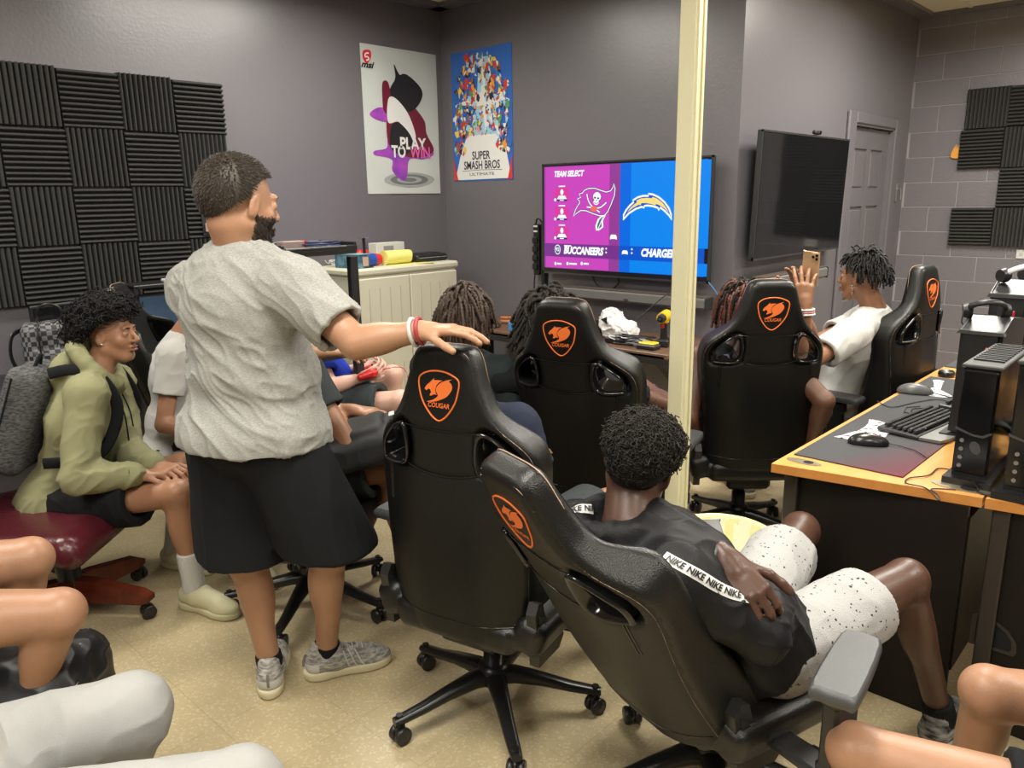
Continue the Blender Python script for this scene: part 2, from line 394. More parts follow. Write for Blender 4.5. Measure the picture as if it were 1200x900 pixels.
# ------------------------------------------------------------------ room shell (walls are 0.12 thick slabs outside the room)
def struct(name, lo, hi, m):
    lo, hi = V(*lo), V(*hi); return tag(MB().box((lo+hi)/2, hi-lo).build(name, m), kind='structure')
XR, YR = 3.2, -2.2; T = .12
struct('floor', (XL-T, YR-T, -.1), (XR+T, YB+T, 0), M_FLOOR)
struct('ceiling', (XL-T, YR-T, CEIL), (XR+T, YB+T, CEIL+.1), M_CEIL)
struct('wall_left', (XL-T, YR-T, 0), (XL, YT+T, CEIL), M_WALL)
struct('wall_back', (XL, YT, 0), (XJ-T, YT+T, CEIL), M_WALL)
struct('wall_rear', (XL, YR-T, 0), (XR, YR, CEIL), M_WALL)
struct('wall_side', (XR, YR-T, 0), (XR+T, YB+T, CEIL), M_WALL)
# wall with the door: a jog that runs deeper than the back wall
DY0, DY1, DZ = 6.075, 6.955, 2.10
tag(MB().box((XJ-T/2, (YT+DY0)/2, CEIL/2), (T, DY0-YT, CEIL)).box((XJ-T/2, (DY1+YB)/2, CEIL/2), (T, YB-DY1, CEIL))
    .box((XJ-T/2, (DY0+DY1)/2, (DZ+CEIL)/2), (T, DY1-DY0, CEIL-DZ)).build('wall_right', M_WALL), kind='structure')
# block wall: real courses with rounded joints
mb = MB(); z = 1.6+1.30; CH, BW = .2032, .4064; JX = XJ+.422
mb.box(((XJ-T+XR+T)/2, YB+.0575, CEIL/2), (XR-XJ+2*T, .118, CEIL), mi=1)
ks = range(-1, 15)
for k in ks:
    zt = min(z-CH*k, CEIL); zb = max(z-CH*(k+1), 0)
    if zt-zb < .02: continue
    x = JX-BW*3+(0 if k % 2 == 0 else BW/2)
    while x < XR:
        a, c = max(x, XJ), min(x+BW, XR)
        if c-a > .02: mb.box(((a+c)/2, YB+.01, (zt+zb)/2), (c-a-.005, .03, zt-zb-.005), bev=.004)
        x += BW
tag(mb.build('wall_far', [M_BLOCK, mat('mortar_highlight', (.32, .30, .32), .35, spec=.8)]), kind='structure')  # pale joint colour stands in for the highlights on glossy caulk
mb = MB(); bb = .1
mb.box((XL+.004, (YR+YT)/2, bb/2), (.008, YT-YR, bb)); tag(mb.build('baseboard_left', M_BASE), kind='structure')
tag(MB().box(((XL+XJ)/2, YT-.004, bb/2), (XJ-XL, .008, bb)).build('baseboard_back', M_BASE), kind='structure')
tag(MB().box((XJ+.004, (YT+5.93)/2, bb/2), (.008, 5.93-YT, bb)).box((XJ+.004, (7.08+YB)/2, bb/2), (.008, YB-7.08, bb)).build('baseboard_right', M_BASE), kind='structure')
tag(MB().box(((XJ+XR)/2, YB-.012, bb/2), (XR-XJ, .008, bb)).build('baseboard_far', M_BASE), kind='structure')
# painted drop edge between walls and ceiling tiles
mb = MB(); tw = .03
mb.box((XL+.06, (YR+YT)/2, CEIL-tw/2), (.12, YT-YR, tw)); mb.box(((XL+XJ)/2, YT-.06, CEIL-tw/2), (XJ-XL, .12, tw)); mb.box((XJ+.06, (YT+YB)/2-.1, CEIL-tw/2), (.12, YB-YT+.1, tw)); mb.box(((XJ+XR)/2, YB-.03, CEIL-tw/2), (XR-XJ, .05, tw))
tag(mb.build('trim_1', M_WALL), kind='structure')
# ceiling grid
mb = MB(); x = XL+.44
while x < XR: mb.box((x, (YR+YB)/2, CEIL-.004), (.024, YB-YR, .008)); x += .61
y = YR+.3
while y < YB: mb.box(((XL+XR)/2, y, CEIL-.004), (XR-XL, .024, .008)); y += 1.22
tag(mb.build('trim_2', mat('ceiling_grid', (.7, .66, .56), .5)), kind='structure')
M_LENS = mat('light_lens', (.9, .87, .8), .5, emit=(1, .93, .8), es=2.2)
M_WHITEMETAL = mat('white_metal', (.7, .68, .62), .4)
for lx, ly in LIGHTS:
    t = thing('ceiling_light', 'long fluorescent troffer recessed in the cream ceiling', 'light', (lx, ly, CEIL), group='ceiling troffers')
    MB().box((0, -.605, -.015), (.62, .03, .03)).box((0, .605, -.015), (.62, .03, .03)).box((-.3, 0, -.015), (.03, 1.2, .03)).box((.3, 0, -.015), (.03, 1.2, .03)).build('frame', M_WHITEMETAL, t)
    MB().box((0, 0, -.012), (.57, 1.18, .008)).build('diffuser', M_LENS, t)

# door 1 with casing
D = thing('door_1', None, None, (XJ, 0, 0)); tag(D, kind='structure')
mb = MB(); cw = .145
for y0, y1, z0, z1 in ((DY0-cw, DY0, 0, DZ+cw*.55), (DY1, DY1+.125, 0, DZ+cw*.55), (DY0, DY1, DZ, DZ+cw*.55)):
    mb.box((.012, (y0+y1)/2, (z0+z1)/2), (.026, y1-y0, z1-z0), bev=.008)
mb.box((-.05, DY0+.006, DZ/2), (.12, .012, DZ)).box((-.05, DY1-.006, DZ/2), (.12, .012, DZ)).box((-.05, (DY0+DY1)/2, DZ-.006), (.12, DY1-DY0, .012))
mb.build('door_frame', M_WALL, D)
leaf = MB(); y0, y1 = DY0+.014, DY1-.014; W = y1-y0; fx = -.035
# six raised panels: stiles and rails as bars, panels sunk with bevelled fields
cols_ = [(y0+.115, y0+W/2-.045), (y0+W/2+.045, y1-.115)]; rows_ = [(1.62, 1.93), (.93, 1.50), (.23, .80)]
leaf.box((fx-.02, (y0+y1)/2, (DZ-.02)/2), (.028, W, DZ-.03))
for a, c in [(y0, y0+.115), (y0+W/2-.045, y0+W/2+.045), (y1-.115, y1)]: leaf.box((fx, (a+c)/2, DZ/2), (.016, c-a, DZ-.03))
zz = [.01, .23, .80, .93, 1.50, 1.62, 1.93, DZ-.02]
for a, c in zip(zz[::2], zz[1::2]):
    for ya, yc in cols_: leaf.box((fx, (ya+yc)/2, (a+c)/2), (.016, yc-ya+.001, c-a))
for ya, yc in cols_:
    for za, zc in rows_: leaf.box((fx-.004, (ya+yc)/2, (za+zc)/2), (.016, yc-ya-.05, zc-za-.05), bev=.007)
leaf.build('door_leaf', M_WALL, D)
M_STEEL = mat('brushed_steel', (.6, .6, .58), .3, 1.0)
tag(MB().box((0, 0, 0), (.012, .035, .15), bev=.004).cyl((.006, 0, .03), (.035, 0, .03), .009).cyl((.035, -.005, .03), (.04, .0, -.06), .008).build('wall_latch', M_STEEL, loc=(XJ+.007, 7.155, 1.6)),
    'small silver lever latch on the purple wall between the door casing and the block wall', 'latch')
# cream support column in the middle of the room
M_POLE = mat('cream_paint', (.70, .66, .44), .45, bump=(60, .05))

PC = V(-1.456, 2.488); h = .032
mb = MB(); mb.box((0, 0, CEIL/2), (2*h, 2*h, CEIL), bev=.004)
mb.box((h+.003, -h*.45, CEIL/2), (.006, .018, CEIL)).box((h+.003, h*.6, CEIL/2), (.006, .012, CEIL))
o = mb.build('trim_3', M_POLE, loc=(PC[0], PC[1], 0)); tag(o, kind='structure')

# ------------------------------------------------------------------ acoustic foam panels
M_FOAM = mat('charcoal_foam', (.050, .050, .048), .95, bump=(400, .5), spec=.2)
def foam_mesh():
    """ribbed wedge foam, 0.3048 square, ribs vertical; lies in XZ, faces -Y, origin at the upper left corner"""
    s = .3020; n = 11; mb = MB(); pr = []
    for i in range(n):
        a = s*i/n; w_ = s/n; pr += [(a+.0005, .022), (a+w_*.34, .046), (a+w_*.44, .0485), (a+w_*.56, .0485), (a+w_*.66, .046)]
    pr.append((s, .022)); vs = []; m = len(pr)
    for z in (0, -s):
        for x, d in pr: vs.append(V(x, -d, z))
        vs += [V(s, 0, z), V(0, 0, z)]
    k = m+2
    mb.add(vs, [(i, k+i, k+(i+1) % k, (i+1) % k) for i in range(k)])
    mb.add(vs[:k], [[i for i in range(k)]]); mb.add(vs[k:], [[i for i in range(k)][::-1]])
    return mb.mesh('foam')
FOAM_V = foam_mesh(); FOAM_V.materials.append(M_FOAM)
def foam(P, facing, vertical, label, group, jitter=0.0):
    o = bpy.data.objects.new('acoustic_foam_panel', FOAM_V); COL.objects.link(o)
    Rm = Matrix.Rotation(math.radians(90) if facing == '+x' else 0, 3, 'Z')   # -Y -> +X
    if not vertical:   # turn the ribs level, keep the upper left corner
        T0 = Matrix.Translation((.151, 0, -.151)) @ Matrix.Rotation(math.pi/2, 4, 'Y') @ Matrix.Translation((-.151, 0, .151))
    else: T0 = Matrix.Identity(4)
    o.matrix_world = Matrix.Translation(tuple(P)) @ Rm.to_4x4() @ Matrix.Rotation(jitter, 4, 'Y') @ T0
    return tag(o, label, 'foam panel', group)
FY, FZ, FS = 1.25, 2.305, .3048
rowW = ['top row', 'second row down', 'third row down', 'bottom row']
colW = {-2: 'second column left of the frame edge', -1: 'cut by the left frame edge', 0: 'first full column', 1: 'second full column', 2: 'third full column', 3: 'rightmost column'}
for r_ in range(4):
    for c_ in range(-1, 4):
        if c_ == -1 and r_ == 0: continue
        ver = (r_+c_) % 2 == 0
        foam((XL+.002, FY+FS*c_, FZ-FS*r_-(.006 if not ver else 0)), '+x', ver, '%s foam panel, left wall, %s, %s' % ('upright-ribbed' if ver else 'level-ribbed', rowW[r_], colW[c_]), 'foam panels on the left wall', random.uniform(-.006, .006))
for (x, z, ver, wh) in [(-1.767, 2.394, 1, 'top left of the group'), (-1.46, 2.394, 0, 'top, cut by the right frame edge'), (-1.782, 2.082, 0, 'beside the hanging orange tag'), (-1.475, 2.086, 1, 'right of the orange tag panel'),
                        (-1.475, 1.776, 0, 'between the orange tag and the lower pair'), (-1.786, 1.470, 0, 'lowest on the left, above the outlet'), (-1.480, 1.470, 1, 'lowest on the right, above the white outlet'),
                        (-1.17, 2.09, 0, 'past the right edge'), (-1.17, 1.78, 1, 'past the right edge, lower'), (-1.17, 1.47, 0, 'past the right edge, lowest')]:
    foam((x, YB-.008, z), '-y', bool(ver), '%s foam panel on the block wall, %s' % ('upright-ribbed' if ver else 'level-ribbed', wh), 'foam panels on the block wall', random.uniform(-.006, .006))

# ------------------------------------------------------------------ flat picture helpers (posters, screen): 2D drawing in layers on a real flat object
def ribbon(mb, M, pts, w_, z, mi=0, closed=False):
    P = np.array(pts, float); m = len(P)
    T = (np.roll(P, -1, 0)-np.roll(P, 1, 0)) if closed else np.gradient(P, axis=0)
    T /= np.linalg.norm(T, axis=1, keepdims=True)+1e-9; N = np.stack([-T[:, 1], T[:, 0]], 1)*w_/2
    vs = [M[:3, :3] @ V(*p, z)+M[:3, 3] for p in np.concatenate([P+N, P-N])]
    return mb.add(vs, [(i+m, (i+1) % m+m, (i+1) % m, i) for i in range(m if closed else m-1)], mi)
def poly(mb, M, pts, z, mi=0):
    pts = [tuple(p[:2]) for p in pts]
    tris = tessellate_polygon([[Vector((p[0], p[1], 0)) for p in pts]])
    def area(t): a, b, c = (pts[i] for i in t); return (b[0]-a[0])*(c[1]-a[1])-(b[1]-a[1])*(c[0]-a[0])
    return mb.add([M[:3, :3] @ V(*p, z)+M[:3, 3] for p in pts], [tuple(t) if area(t) > 0 else tuple(t)[::-1] for t in tris], mi)
def ellp(c, rx, ry, n=28, a0=0, a1=2*math.pi, rot=0):
    t = np.linspace(a0, a1, n, endpoint=(a1-a0 < 6.28)); x = rx*np.cos(t); y = ry*np.sin(t); return [(c[0]+x_*math.cos(rot)-y_*math.sin(rot), c[1]+x_*math.sin(rot)+y_*math.cos(rot)) for x_, y_ in zip(x, y)]
def rect(x0, y0, x1, y1): return [(x0, y0), (x1, y0), (x1, y1), (x0, y1)]

# wall poster 1 on the left wall (x = XL), figure replaced by a plain swirl in the same colours
PW, PH = .703, 1.02
o = MB(); n = 24; M0 = frame((0, 0, 0), (0, 1, 0), (0, 0, 1), (1, 0, 0))     # x->+Y, y->+Z, z->+X
vs = []; fs = []
for j in range(n+1):
    for i in range(n+1):
        a, c = PW*i/n, -PH*j/n; vs.append(V(.004+.003*math.sin(a*9+c*4)**2+(.01 if False else 0), a, c))
for j in range(n):
    for i in range(n): k = j*(n+1)+i; fs.append((k, k+n+1, k+n+2, k+1))
o.add(vs, fs, 0, True); o.box((.0005, PW/2, -PH/2), (.001, PW, PH))
M_P1 = mat('poster_grey_white', (.52, .56, .53), .35, noise=(3, (.62, .65, .62), .3))
P1 = MB(); P1.v, P1.f, P1.m, P1.sm = o.v, o.f, o.m, o.sm
o = P1.build('wall_poster', [M_P1], loc=(XL+.001, 3.54, 2.668)); tag(o, 'tall pale grey poster reading PLAY TO WIN on the left wall by the corner', 'poster')
def pp(cx, cy):   # crop pixel (3x crop at 400,0) -> poster plane
    q = onx(400+cx/3, cy/3, XL+.012); return (q[1]-3.54, q[2]-2.668)
PR = MB(); Mz = M0
lay = .008
M_PB, M_PR, M_PV, M_PRED = mat('print_black', (.012, .012, .014), .4), mat('print_maroon', (.16, .01, .03), .4), mat('print_violet', (.20, .04, .42), .4, noise=(14, (.42, .07, .48), .2)), mat('print_red', (.65, .03, .04), .4)
M_PG, M_PW, M_PP, M_PLV = mat('print_grey', (.16, .17, .17), .4), mat('print_white', (.8, .8, .78), .4), mat('print_pink', (.75, .12, .40), .4), mat('print_light_grey', (.36, .38, .37), .4)
mats = [M_PB, M_PR, M_PV, M_PRED, M_PG, M_PW, M_PP, M_PLV]
S_ = lambda L, n=5: [tuple(p) for p in smooth_path([pp(*a) for a in L], n, True)]
for r1, r2, mi in ((88, 26, 7), (66, 19, 4), (44, 12, 7), (26, 7, 4)):
    poly(PR, Mz, [pp(240+r1*math.cos(t), 632+r2*math.sin(t)) for t in np.linspace(0, 2*math.pi, 40, endpoint=False)], lay+.0002*(5-r1/20), mi)
poly(PR, Mz, S_([(215, 635), (180, 600), (178, 560), (120, 545), (118, 530), (160, 520), (170, 480), (250, 470), (300, 500), (325, 540), (290, 560), (240, 560), (232, 620)]), lay+.0014, 2)
poly(PR, Mz, S_([(165, 500), (160, 400), (175, 340), (230, 350), (290, 420), (300, 470), (325, 530), (270, 555), (200, 540)]), lay+.0016, 1)
poly(PR, Mz, S_([(172, 350), (172, 310), (200, 270), (230, 262), (280, 310), (282, 350), (250, 390), (210, 385)]), lay+.0018, 0)
poly(PR, Mz, S_([(185, 225), (205, 262), (235, 275), (262, 300), (230, 330), (180, 320), (190, 270)]), lay+.0019, 0)
poly(PR, Mz, S_([(145, 350), (145, 290), (165, 290), (175, 350), (168, 400), (150, 390)]), lay+.0020, 1)
poly(PR, Mz, S_([(165, 350), (190, 345), (235, 400), (262, 480), (240, 495), (205, 430), (165, 430)]), lay+.0022, 5)
poly(PR, Mz, S_([(100, 400), (130, 378), (165, 385), (165, 425), (125, 420)]), lay+.0017, 2)
poly(PR, Mz, S_([(200, 430), (240, 470), (255, 520), (215, 545), (175, 520), (175, 450)]), lay+.0023, 0)
# emblem and maker's word, then the slogan
poly(PR, Mz, S_([(76, 180), (90, 174), (104, 180), (104, 205), (90, 222), (77, 205)], 4), lay+.001, 3)
ribbon(PR, Mz, [pp(*a) for a in smooth_path([(97, 186), (86, 188), (84, 198), (94, 200), (97, 208), (88, 212)], 4)], .010, lay+.0016, 5)
def words(mb, M, txt, p, size, z, mi, width=None, **k):
    if width:
        k['sx'] = 1.0; v_, _ = text_geo(txt, size, **k); xs = [q[0] for q in v_]; k['sx'] = width/(max(xs)-min(xs))
    MM = M.copy(); MM[:, 3] = MM[:3, :3] @ V(*p, 0)+MM[:3, 3]; put_text(mb, MM, txt, size, z, mi, **k)
words(PR, Mz, 'msi', pp(91, 237), .06, lay+.001, 0, bold=.002, shear=.35, sx=1.25)
words(PR, Mz, 'PLAY', pp(252, 524), .115, lay+.003, 5, bold=.004, width=.255)
words(PR, Mz, 'TO', pp(203, 552), .115, lay+.003, 5, bold=.004, width=.135)
words(PR, Mz, 'WIN', pp(279, 555), .115, lay+.003, 6, bold=.003, width=.20)
PR.build('poster_print', mats, o)

# wall poster 2 on the back wall: the artwork is replaced by plain colour patches; its title stays
P2X, P2Z, P2W, P2H = -4.582, 2.667, .627, .932
M1 = frame((0, 0, 0), (1, 0, 0), (0, 0, 1), (0, -1, 0))      # x->+X, y->+Z, z->-Y
mb = MB().box((P2W/2, .001, -P2H/2), (P2W, .002, P2H)); o = mb.build('wall_poster', mat('print_blue', (.03, .13, .48), .35), loc=(P2X, YT-.004, P2Z))
tag(o, 'crowded multicolour poster with a blue top edge and black title letters, right of the corner', 'poster')
PR = MB()
pal = [(.6, .04, .03), (.75, .33, .03), (.75, .6, .1), (.75, .75, .72), (.03, .15, .5), (.02, .02, .04), (.1, .3, .12), (.35, .6, .75), (.3, .12, .05), (.7, .25, .35)]
mats = [mat('patch_%d' % i, c, .4) for i, c in enumerate(pal)]
rg = np.random.default_rng(3)
poly(PR, M1, [(.30, -.06), (.40, -.06), (.47, -.45), (.55, -.93+.01), (.03, -.925), (.18, -.6), (.27, -.4)], .0035, 7)
poly(PR, M1, [(.34, -.02), (.37, -.30), (.60, -.37), (.38, -.40), (.36, -.6), (.33, -.40), (.05, -.37), (.32, -.30)], .0040, 3)
poly(PR, M1, [(.16, -.60), (.46, -.60), (.56, -.70), (.615, -.92), (.02, -.92), (.08, -.75)], .0043, 3)
for i in range(620):
    y_ = -.04-.70*rg.random()**.8; wd = .12+.16*min(1, (-y_)/.25); x_ = P2W/2+rg.uniform(-1, 1)*min(wd, .29)
    if abs(x_-.35) < .022 and rg.random() < .8: continue
    if y_ < -.60 and .15 < x_ < .48: continue
    r0 = rg.uniform(.008, .028); m = rg.integers(5, 9); an = np.sort(rg.uniform(0, 2*math.pi, m)); rr_ = r0*rg.uniform(.45, 1.3, m)
    ci = rg.choice(10, p=[.17, .12, .08, .13, .12, .14, .05, .08, .08, .03])
    poly(PR, M1, [(min(max(x_+q*math.cos(a), .004), P2W-.004), y_+q*math.sin(a)*1.3) for a, q in zip(an, rr_)], .0046+i*2e-6, int(ci))
for x0, s1 in ((.0, 1), (P2W, -1)): poly(PR, M1, [(x0+s1*.004, -.76), (x0+s1*.05, -.92), (x0+s1*.10, -.925), (x0+s1*.004, -.925)][::s1], .0046, 0)
words(PR, M1, 'SUPER', (.305, -.775), .083, .0058, 5, bold=.0015, width=.19)
words(PR, M1, 'SMASH BROS', (.31, -.845), .083, .0058, 5, bold=.0015, width=.38)
words(PR, M1, 'ULTIMATE', (.31, -.893), .030, .0058, 5, width=.26)
ribbon(PR, M1, [(.10, -.857), (.31, -.853), (.52, -.857)], .003, .0056, 5)
PR.build('poster_print', mats, o)

# ------------------------------------------------------------------ televisions
M_BEZ = mat('black_bezel', (.010, .010, .011), .22); M_TVB = mat('tv_back', (.02, .02, .02), .5)
def tv(name_label, loc, rz, tilt, W, H):
    """faces -Y in its own frame, origin at the centre of the screen"""
    t = thing('television', name_label, 'television', loc, rz); R = rotx(tilt)
    def B(mb, nm, m): o = mb.build(nm, m, t); o.rotation_euler = (tilt, 0, 0); return o
    B(MB().box((0, .02, 0), (W, .028, H), bev=.004).box((0, .045, -.05), (W*.72, .04, H*.62), bev=.015), 'housing', M_TVB)
    b_ = .011
    B(MB().box((0, .004, H/2-b_/2), (W, .012, b_)).box((0, .004, -H/2+b_*.9), (W, .012, b_*1.8)).box((-W/2+b_/2, .004, 0), (b_, .012, H)).box((W/2-b_/2, .004, 0), (b_, .012, H)), 'bezel', mat('bezel_edge', (.08, .08, .08), .25, .6))
    B(MB().box((0, .09, 0), (.4, .07, .3), bev=.004), 'wall_mount', M_TVB)
    return t, B
W, H = 1.301, .743; tvy = YT-.10
T1, B1 = tv('large television showing a pink and blue team selection screen', (-3.596+W/2, tvy-.0, 1.827-H/2), 0, 0, W, H)
B1(MB().box((0, .001, 0), (W-.02, .010, H-.03)), 'screen_glass', M_BEZ)
TVO = V(-3.596+W/2, tvy, 1.827-H/2)
def tp(cx, cy): q = ony(620+cx/5, 170+cy/5, tvy-.005); return (q[0]-TVO[0], q[2]-TVO[2])
def tq(cx, cy): q = ony(640+cx/6.4316, 190+cy/6.4286, tvy-.005); return (q[0]-TVO[0], q[2]-TVO[2])
def tb(cx, cy): q = ony(725+cx/10, 220+cy/10, tvy-.005); return (q[0]-TVO[0], q[2]-TVO[2])
def em(name, c, s=1.0): return mat(name, (0, 0, 0), .3, emit=c, es=s)
E_ = [em('px_plum', srgb(150, 62, 150)), em('px_magenta', srgb(205, 70, 190)), em('px_pink', srgb(222, 60, 160)), em('px_blue', srgb(0, 105, 225)), em('px_sky', srgb(0, 135, 240)), em('px_white', (.92, .97, 1.0), 1.05),
      em('px_navy', srgb(40, 40, 110)), em('px_yellow', srgb(250, 225, 130)), em('px_red', srgb(240, 110, 100)), em('px_violet', srgb(120, 50, 140)), em('px_deepblue', srgb(0, 85, 205)), em('px_grey', srgb(70, 100, 120))]
M2 = frame((0, 0, 0), (1, 0, 0), (0, 0, 1), (0, -1, 0)); SC = MB(); z0 = .0055
xl, xr, yt, yb = -W/2+.022, W/2-.030, H/2-.020, -H/2+.040; xm = tp(531, 400)[0]
poly(SC, M2, rect(xl, yb, xm, yt), z0, 0); poly(SC, M2, rect(xm, yb, xr, yt), z0, 3)
yL = tp(200, 578)[1]; yL2 = tp(200, 655)[1]; xa = tp(470, 400)[0]; xb = tp(595, 400)[0]; xc = xb+(xa-xl)
poly(SC, M2, rect(xl+.012, yL, xa, yt-.004), z0+.0003, 1); poly(SC, M2, rect(xl+.012, yb+.004, xa, yL2), z0+.0003, 1)
poly(SC, M2, rect(xb, yL, xc, yt-.004), z0+.0003, 4); poly(SC, M2, rect(xb, yb+.004, xc, yL2), z0+.0003, 4)
poly(SC, M2, rect(xl, yL2, xm, yL), z0+.0004, 9); poly(SC, M2, rect(xm, yL2, xr, yL), z0+.0004, 10)
def T2(txt, p, size, **k): words(SC, M2, txt, p, size, z0+.002, 5, align='LEFT', **k)
T2('TEAM SELECT', tp(147, 186), .050, bold=.0026, shear=.25, width=tp(322, 186)[0]-tp(147, 186)[0])
T2('BUCCANEERS', tp(204, 634), .066, bold=.0036, shear=.2, width=tp(438, 632)[0]-tp(204, 636)[0])
T2('CHARGERS', tp(655, 650), .066, bold=.0036, shear=.2, width=tp(882, 650)[0]-tp(655, 650)[0])
T2(':', tp(447, 632), .07, bold=.002); T2(':', tp(597, 636), .07, bold=.002)
for k in range(3):
    yo = (45, 190, 335)[k]; A = tq(68, 195+yo-45+0); Bq = tq(172, 292+yo-45)
    poly(SC, M2, rect(A[0], Bq[1], Bq[0], A[1]), z0+.0006, 2); cx = (A[0]+Bq[0])/2
    poly(SC, M2, [(cx-.045, Bq[1]+.008), (cx+.045, Bq[1]+.008), (cx+.028, Bq[1]+.035), (cx-.028, Bq[1]+.035)], z0+.001, 5)
    poly(SC, M2, ellp((cx, Bq[1]+.058), .014, .020, 14), z0+.0012, 5); poly(SC, M2, rect(cx-.042, Bq[1]-.001, cx+.045, Bq[1]+.012), z0+.0014, 6)
    poly(SC, M2, rect(cx-.018, Bq[1]+.002, cx+.018, Bq[1]+.008), z0+.0018, 5); poly(SC, M2, rect(cx-.028, A[1]+.006, cx+.028, A[1]+.014), z0+.001, 5)
    poly(SC, M2, ellp((A[0]+.002, Bq[1]+.008), .010, .011, 12), z0+.0016, 5)
c = tp(168, 612); poly(SC, M2, ellp(c, .026, .034, 20), z0+.001, 5); poly(SC, M2, ellp(c, .021, .028, 20), z0+.0014, 11); words(SC, M2, '92', (c[0], c[1]-.010), .034, z0+.002, 5, bold=.001)
for cx, cw_ in ((162, 34), (232, 60), (315, 40)):
    q = tp(cx-6, 694); poly(SC, M2, ellp(q, .010, .012, 12), z0+.001, 5); poly(SC, M2, rect(q[0]+.016, q[1]-.006, q[0]+.016+cw_*.0011, q[1]+.006), z0+.001, 5)
q = tp(206, 590); poly(SC, M2, rect(q[0], q[1]-.004, q[0]+.062, q[1]+.005), z0+.001, 5)
def pad_icon(c, s, mi=5):
    poly(SC, M2, [(c[0]+a*s, c[1]+b_*s) for a, b_ in ((-1, -.7), (-.6, -.5), (.6, -.5), (1, -.7), (1.05, 0), (.7, .55), (-.7, .55), (-1.05, 0))], z0+.0012, mi)
pad_icon(tp(495, 538), .026); pad_icon(tp(562, 628), .022)
# pirate flag emblem
fl = [(207, 408), (222, 360), (238, 330), (256, 305), (250, 290), (236, 278), (262, 266), (250, 240), (276, 232), (290, 212), (322, 198), (365, 196), (410, 212), (455, 226), (488, 216), (503, 192), (511, 162), (521, 200), (516, 250), (492, 315), (466, 372), (440, 402), (402, 404), (350, 386), (302, 366), (262, 364), (230, 386)]
fp = [tq(*p) for p in fl]; poly(SC, M2, fp, z0+.0009, 1); ribbon(SC, M2, fp, .014, z0+.0011, 6, True); ribbon(SC, M2, fp, .0065, z0+.0014, 5, True)
for L in ([(308, 240), (320, 290), (345, 330), (405, 378)], [(455, 303), (432, 325), (395, 345), (308, 338)]):
    ribbon(SC, M2, smooth_path([tq(*p) for p in L], 4), .015, z0+.0013, 6); ribbon(SC, M2, smooth_path([tq(*p) for p in L], 4), .009, z0+.0015, 5)
ek = lambda c, rx, ry: [tq(c[0]+rx*math.cos(t), c[1]-ry*math.sin(t)) for t in np.linspace(0, 2*math.pi, 24, endpoint=False)]
poly(SC, M2, ek((385, 262), 34, 38), z0+.0016, 6); poly(SC, M2, ek((385, 260), 30, 34), z0+.0018, 5); poly(SC, M2, ek((378, 302), 20, 20), z0+.0018, 5)
for c in ((370, 268), (394, 272)): poly(SC, M2, ek(c, 8, 7), z0+.002, 6)
poly(SC, M2, ek((381, 288), 4, 5), z0+.002, 6); ribbon(SC, M2, [tq(364, 306), tq(378, 312), tq(392, 306)], .004, z0+.002, 6)
poly(SC, M2, ek((362, 352), 26, 22), z0+.002, 8)
hl = [(420, 400), (452, 395), (430, 440), (432, 490), (400, 515), (376, 515), (372, 480), (390, 430)]
poly(SC, M2, [tq(*p) for p in hl], z0+.0012, 5); poly(SC, M2, [tq(*p) for p in [(422, 412), (440, 408), (418, 455), (420, 485), (398, 503), (386, 500), (386, 476), (402, 435)]], z0+.0015, 11); ribbon(SC, M2, [tq(436, 402), tq(392, 505)], .006, z0+.0018, 5)
# lightning arc emblem
ou = [(52, 375), (60, 320), (90, 262), (130, 212), (176, 170), (170, 148), (225, 112), (290, 95), (352, 95), (350, 72), (400, 78), (470, 110), (540, 170), (590, 240), (615, 310), (622, 375), (590, 320), (540, 270), (490, 232), (470, 262), (462, 235), (400, 215), (340, 208), (302, 212), (298, 235), (275, 222), (200, 248), (120, 300)]
op = [tb(*p) for p in ou]; poly(SC, M2, op, z0+.001, 10); ribbon(SC, M2, op, .012, z0+.0013, 5, True)
inn = [(100, 290), (140, 235), (190, 190), (215, 172), (210, 150), (260, 125), (330, 118), (390, 122), (400, 108), (450, 125), (520, 180), (570, 250), (590, 290), (530, 235), (470, 200), (440, 190), (432, 208), (390, 192), (330, 180), (270, 180), (258, 205), (240, 198), (170, 235)]
poly(SC, M2, [tb(*p) for p in inn], z0+.0015, 7)
B1(SC, 'screen', E_)
# second television, off, on the wall with the door
W2, H2 = 1.335, .745; R90 = math.pi/2
T2_, B2 = tv('large switched-off black television with a small camera on top', (XJ+.105, 4.366+W2/2, 1.59), R90, math.radians(1.5), W2, H2)
B2(MB().box((0, .001, 0), (W2-.02, .010, H2-.03)), 'screen', mat('dark_glass', (.006, .006, .007), .06, spec=.6))
t = thing('webcam', 'small black camera perched on top of the switched-off television', 'camera', (XJ+.10, 4.366+W2*.60, 1.972), R90)
MB().box((0, 0, .012), (.10, .03, .026), bev=.008).box((0, .012, -.012), (.03, .04, .02), bev=.004).build('camera_body', M_TVB, t)
MB().cyl((.02, -.016, .013), (.02, -.02, .013), .009).build('lens', M_BEZ, t)
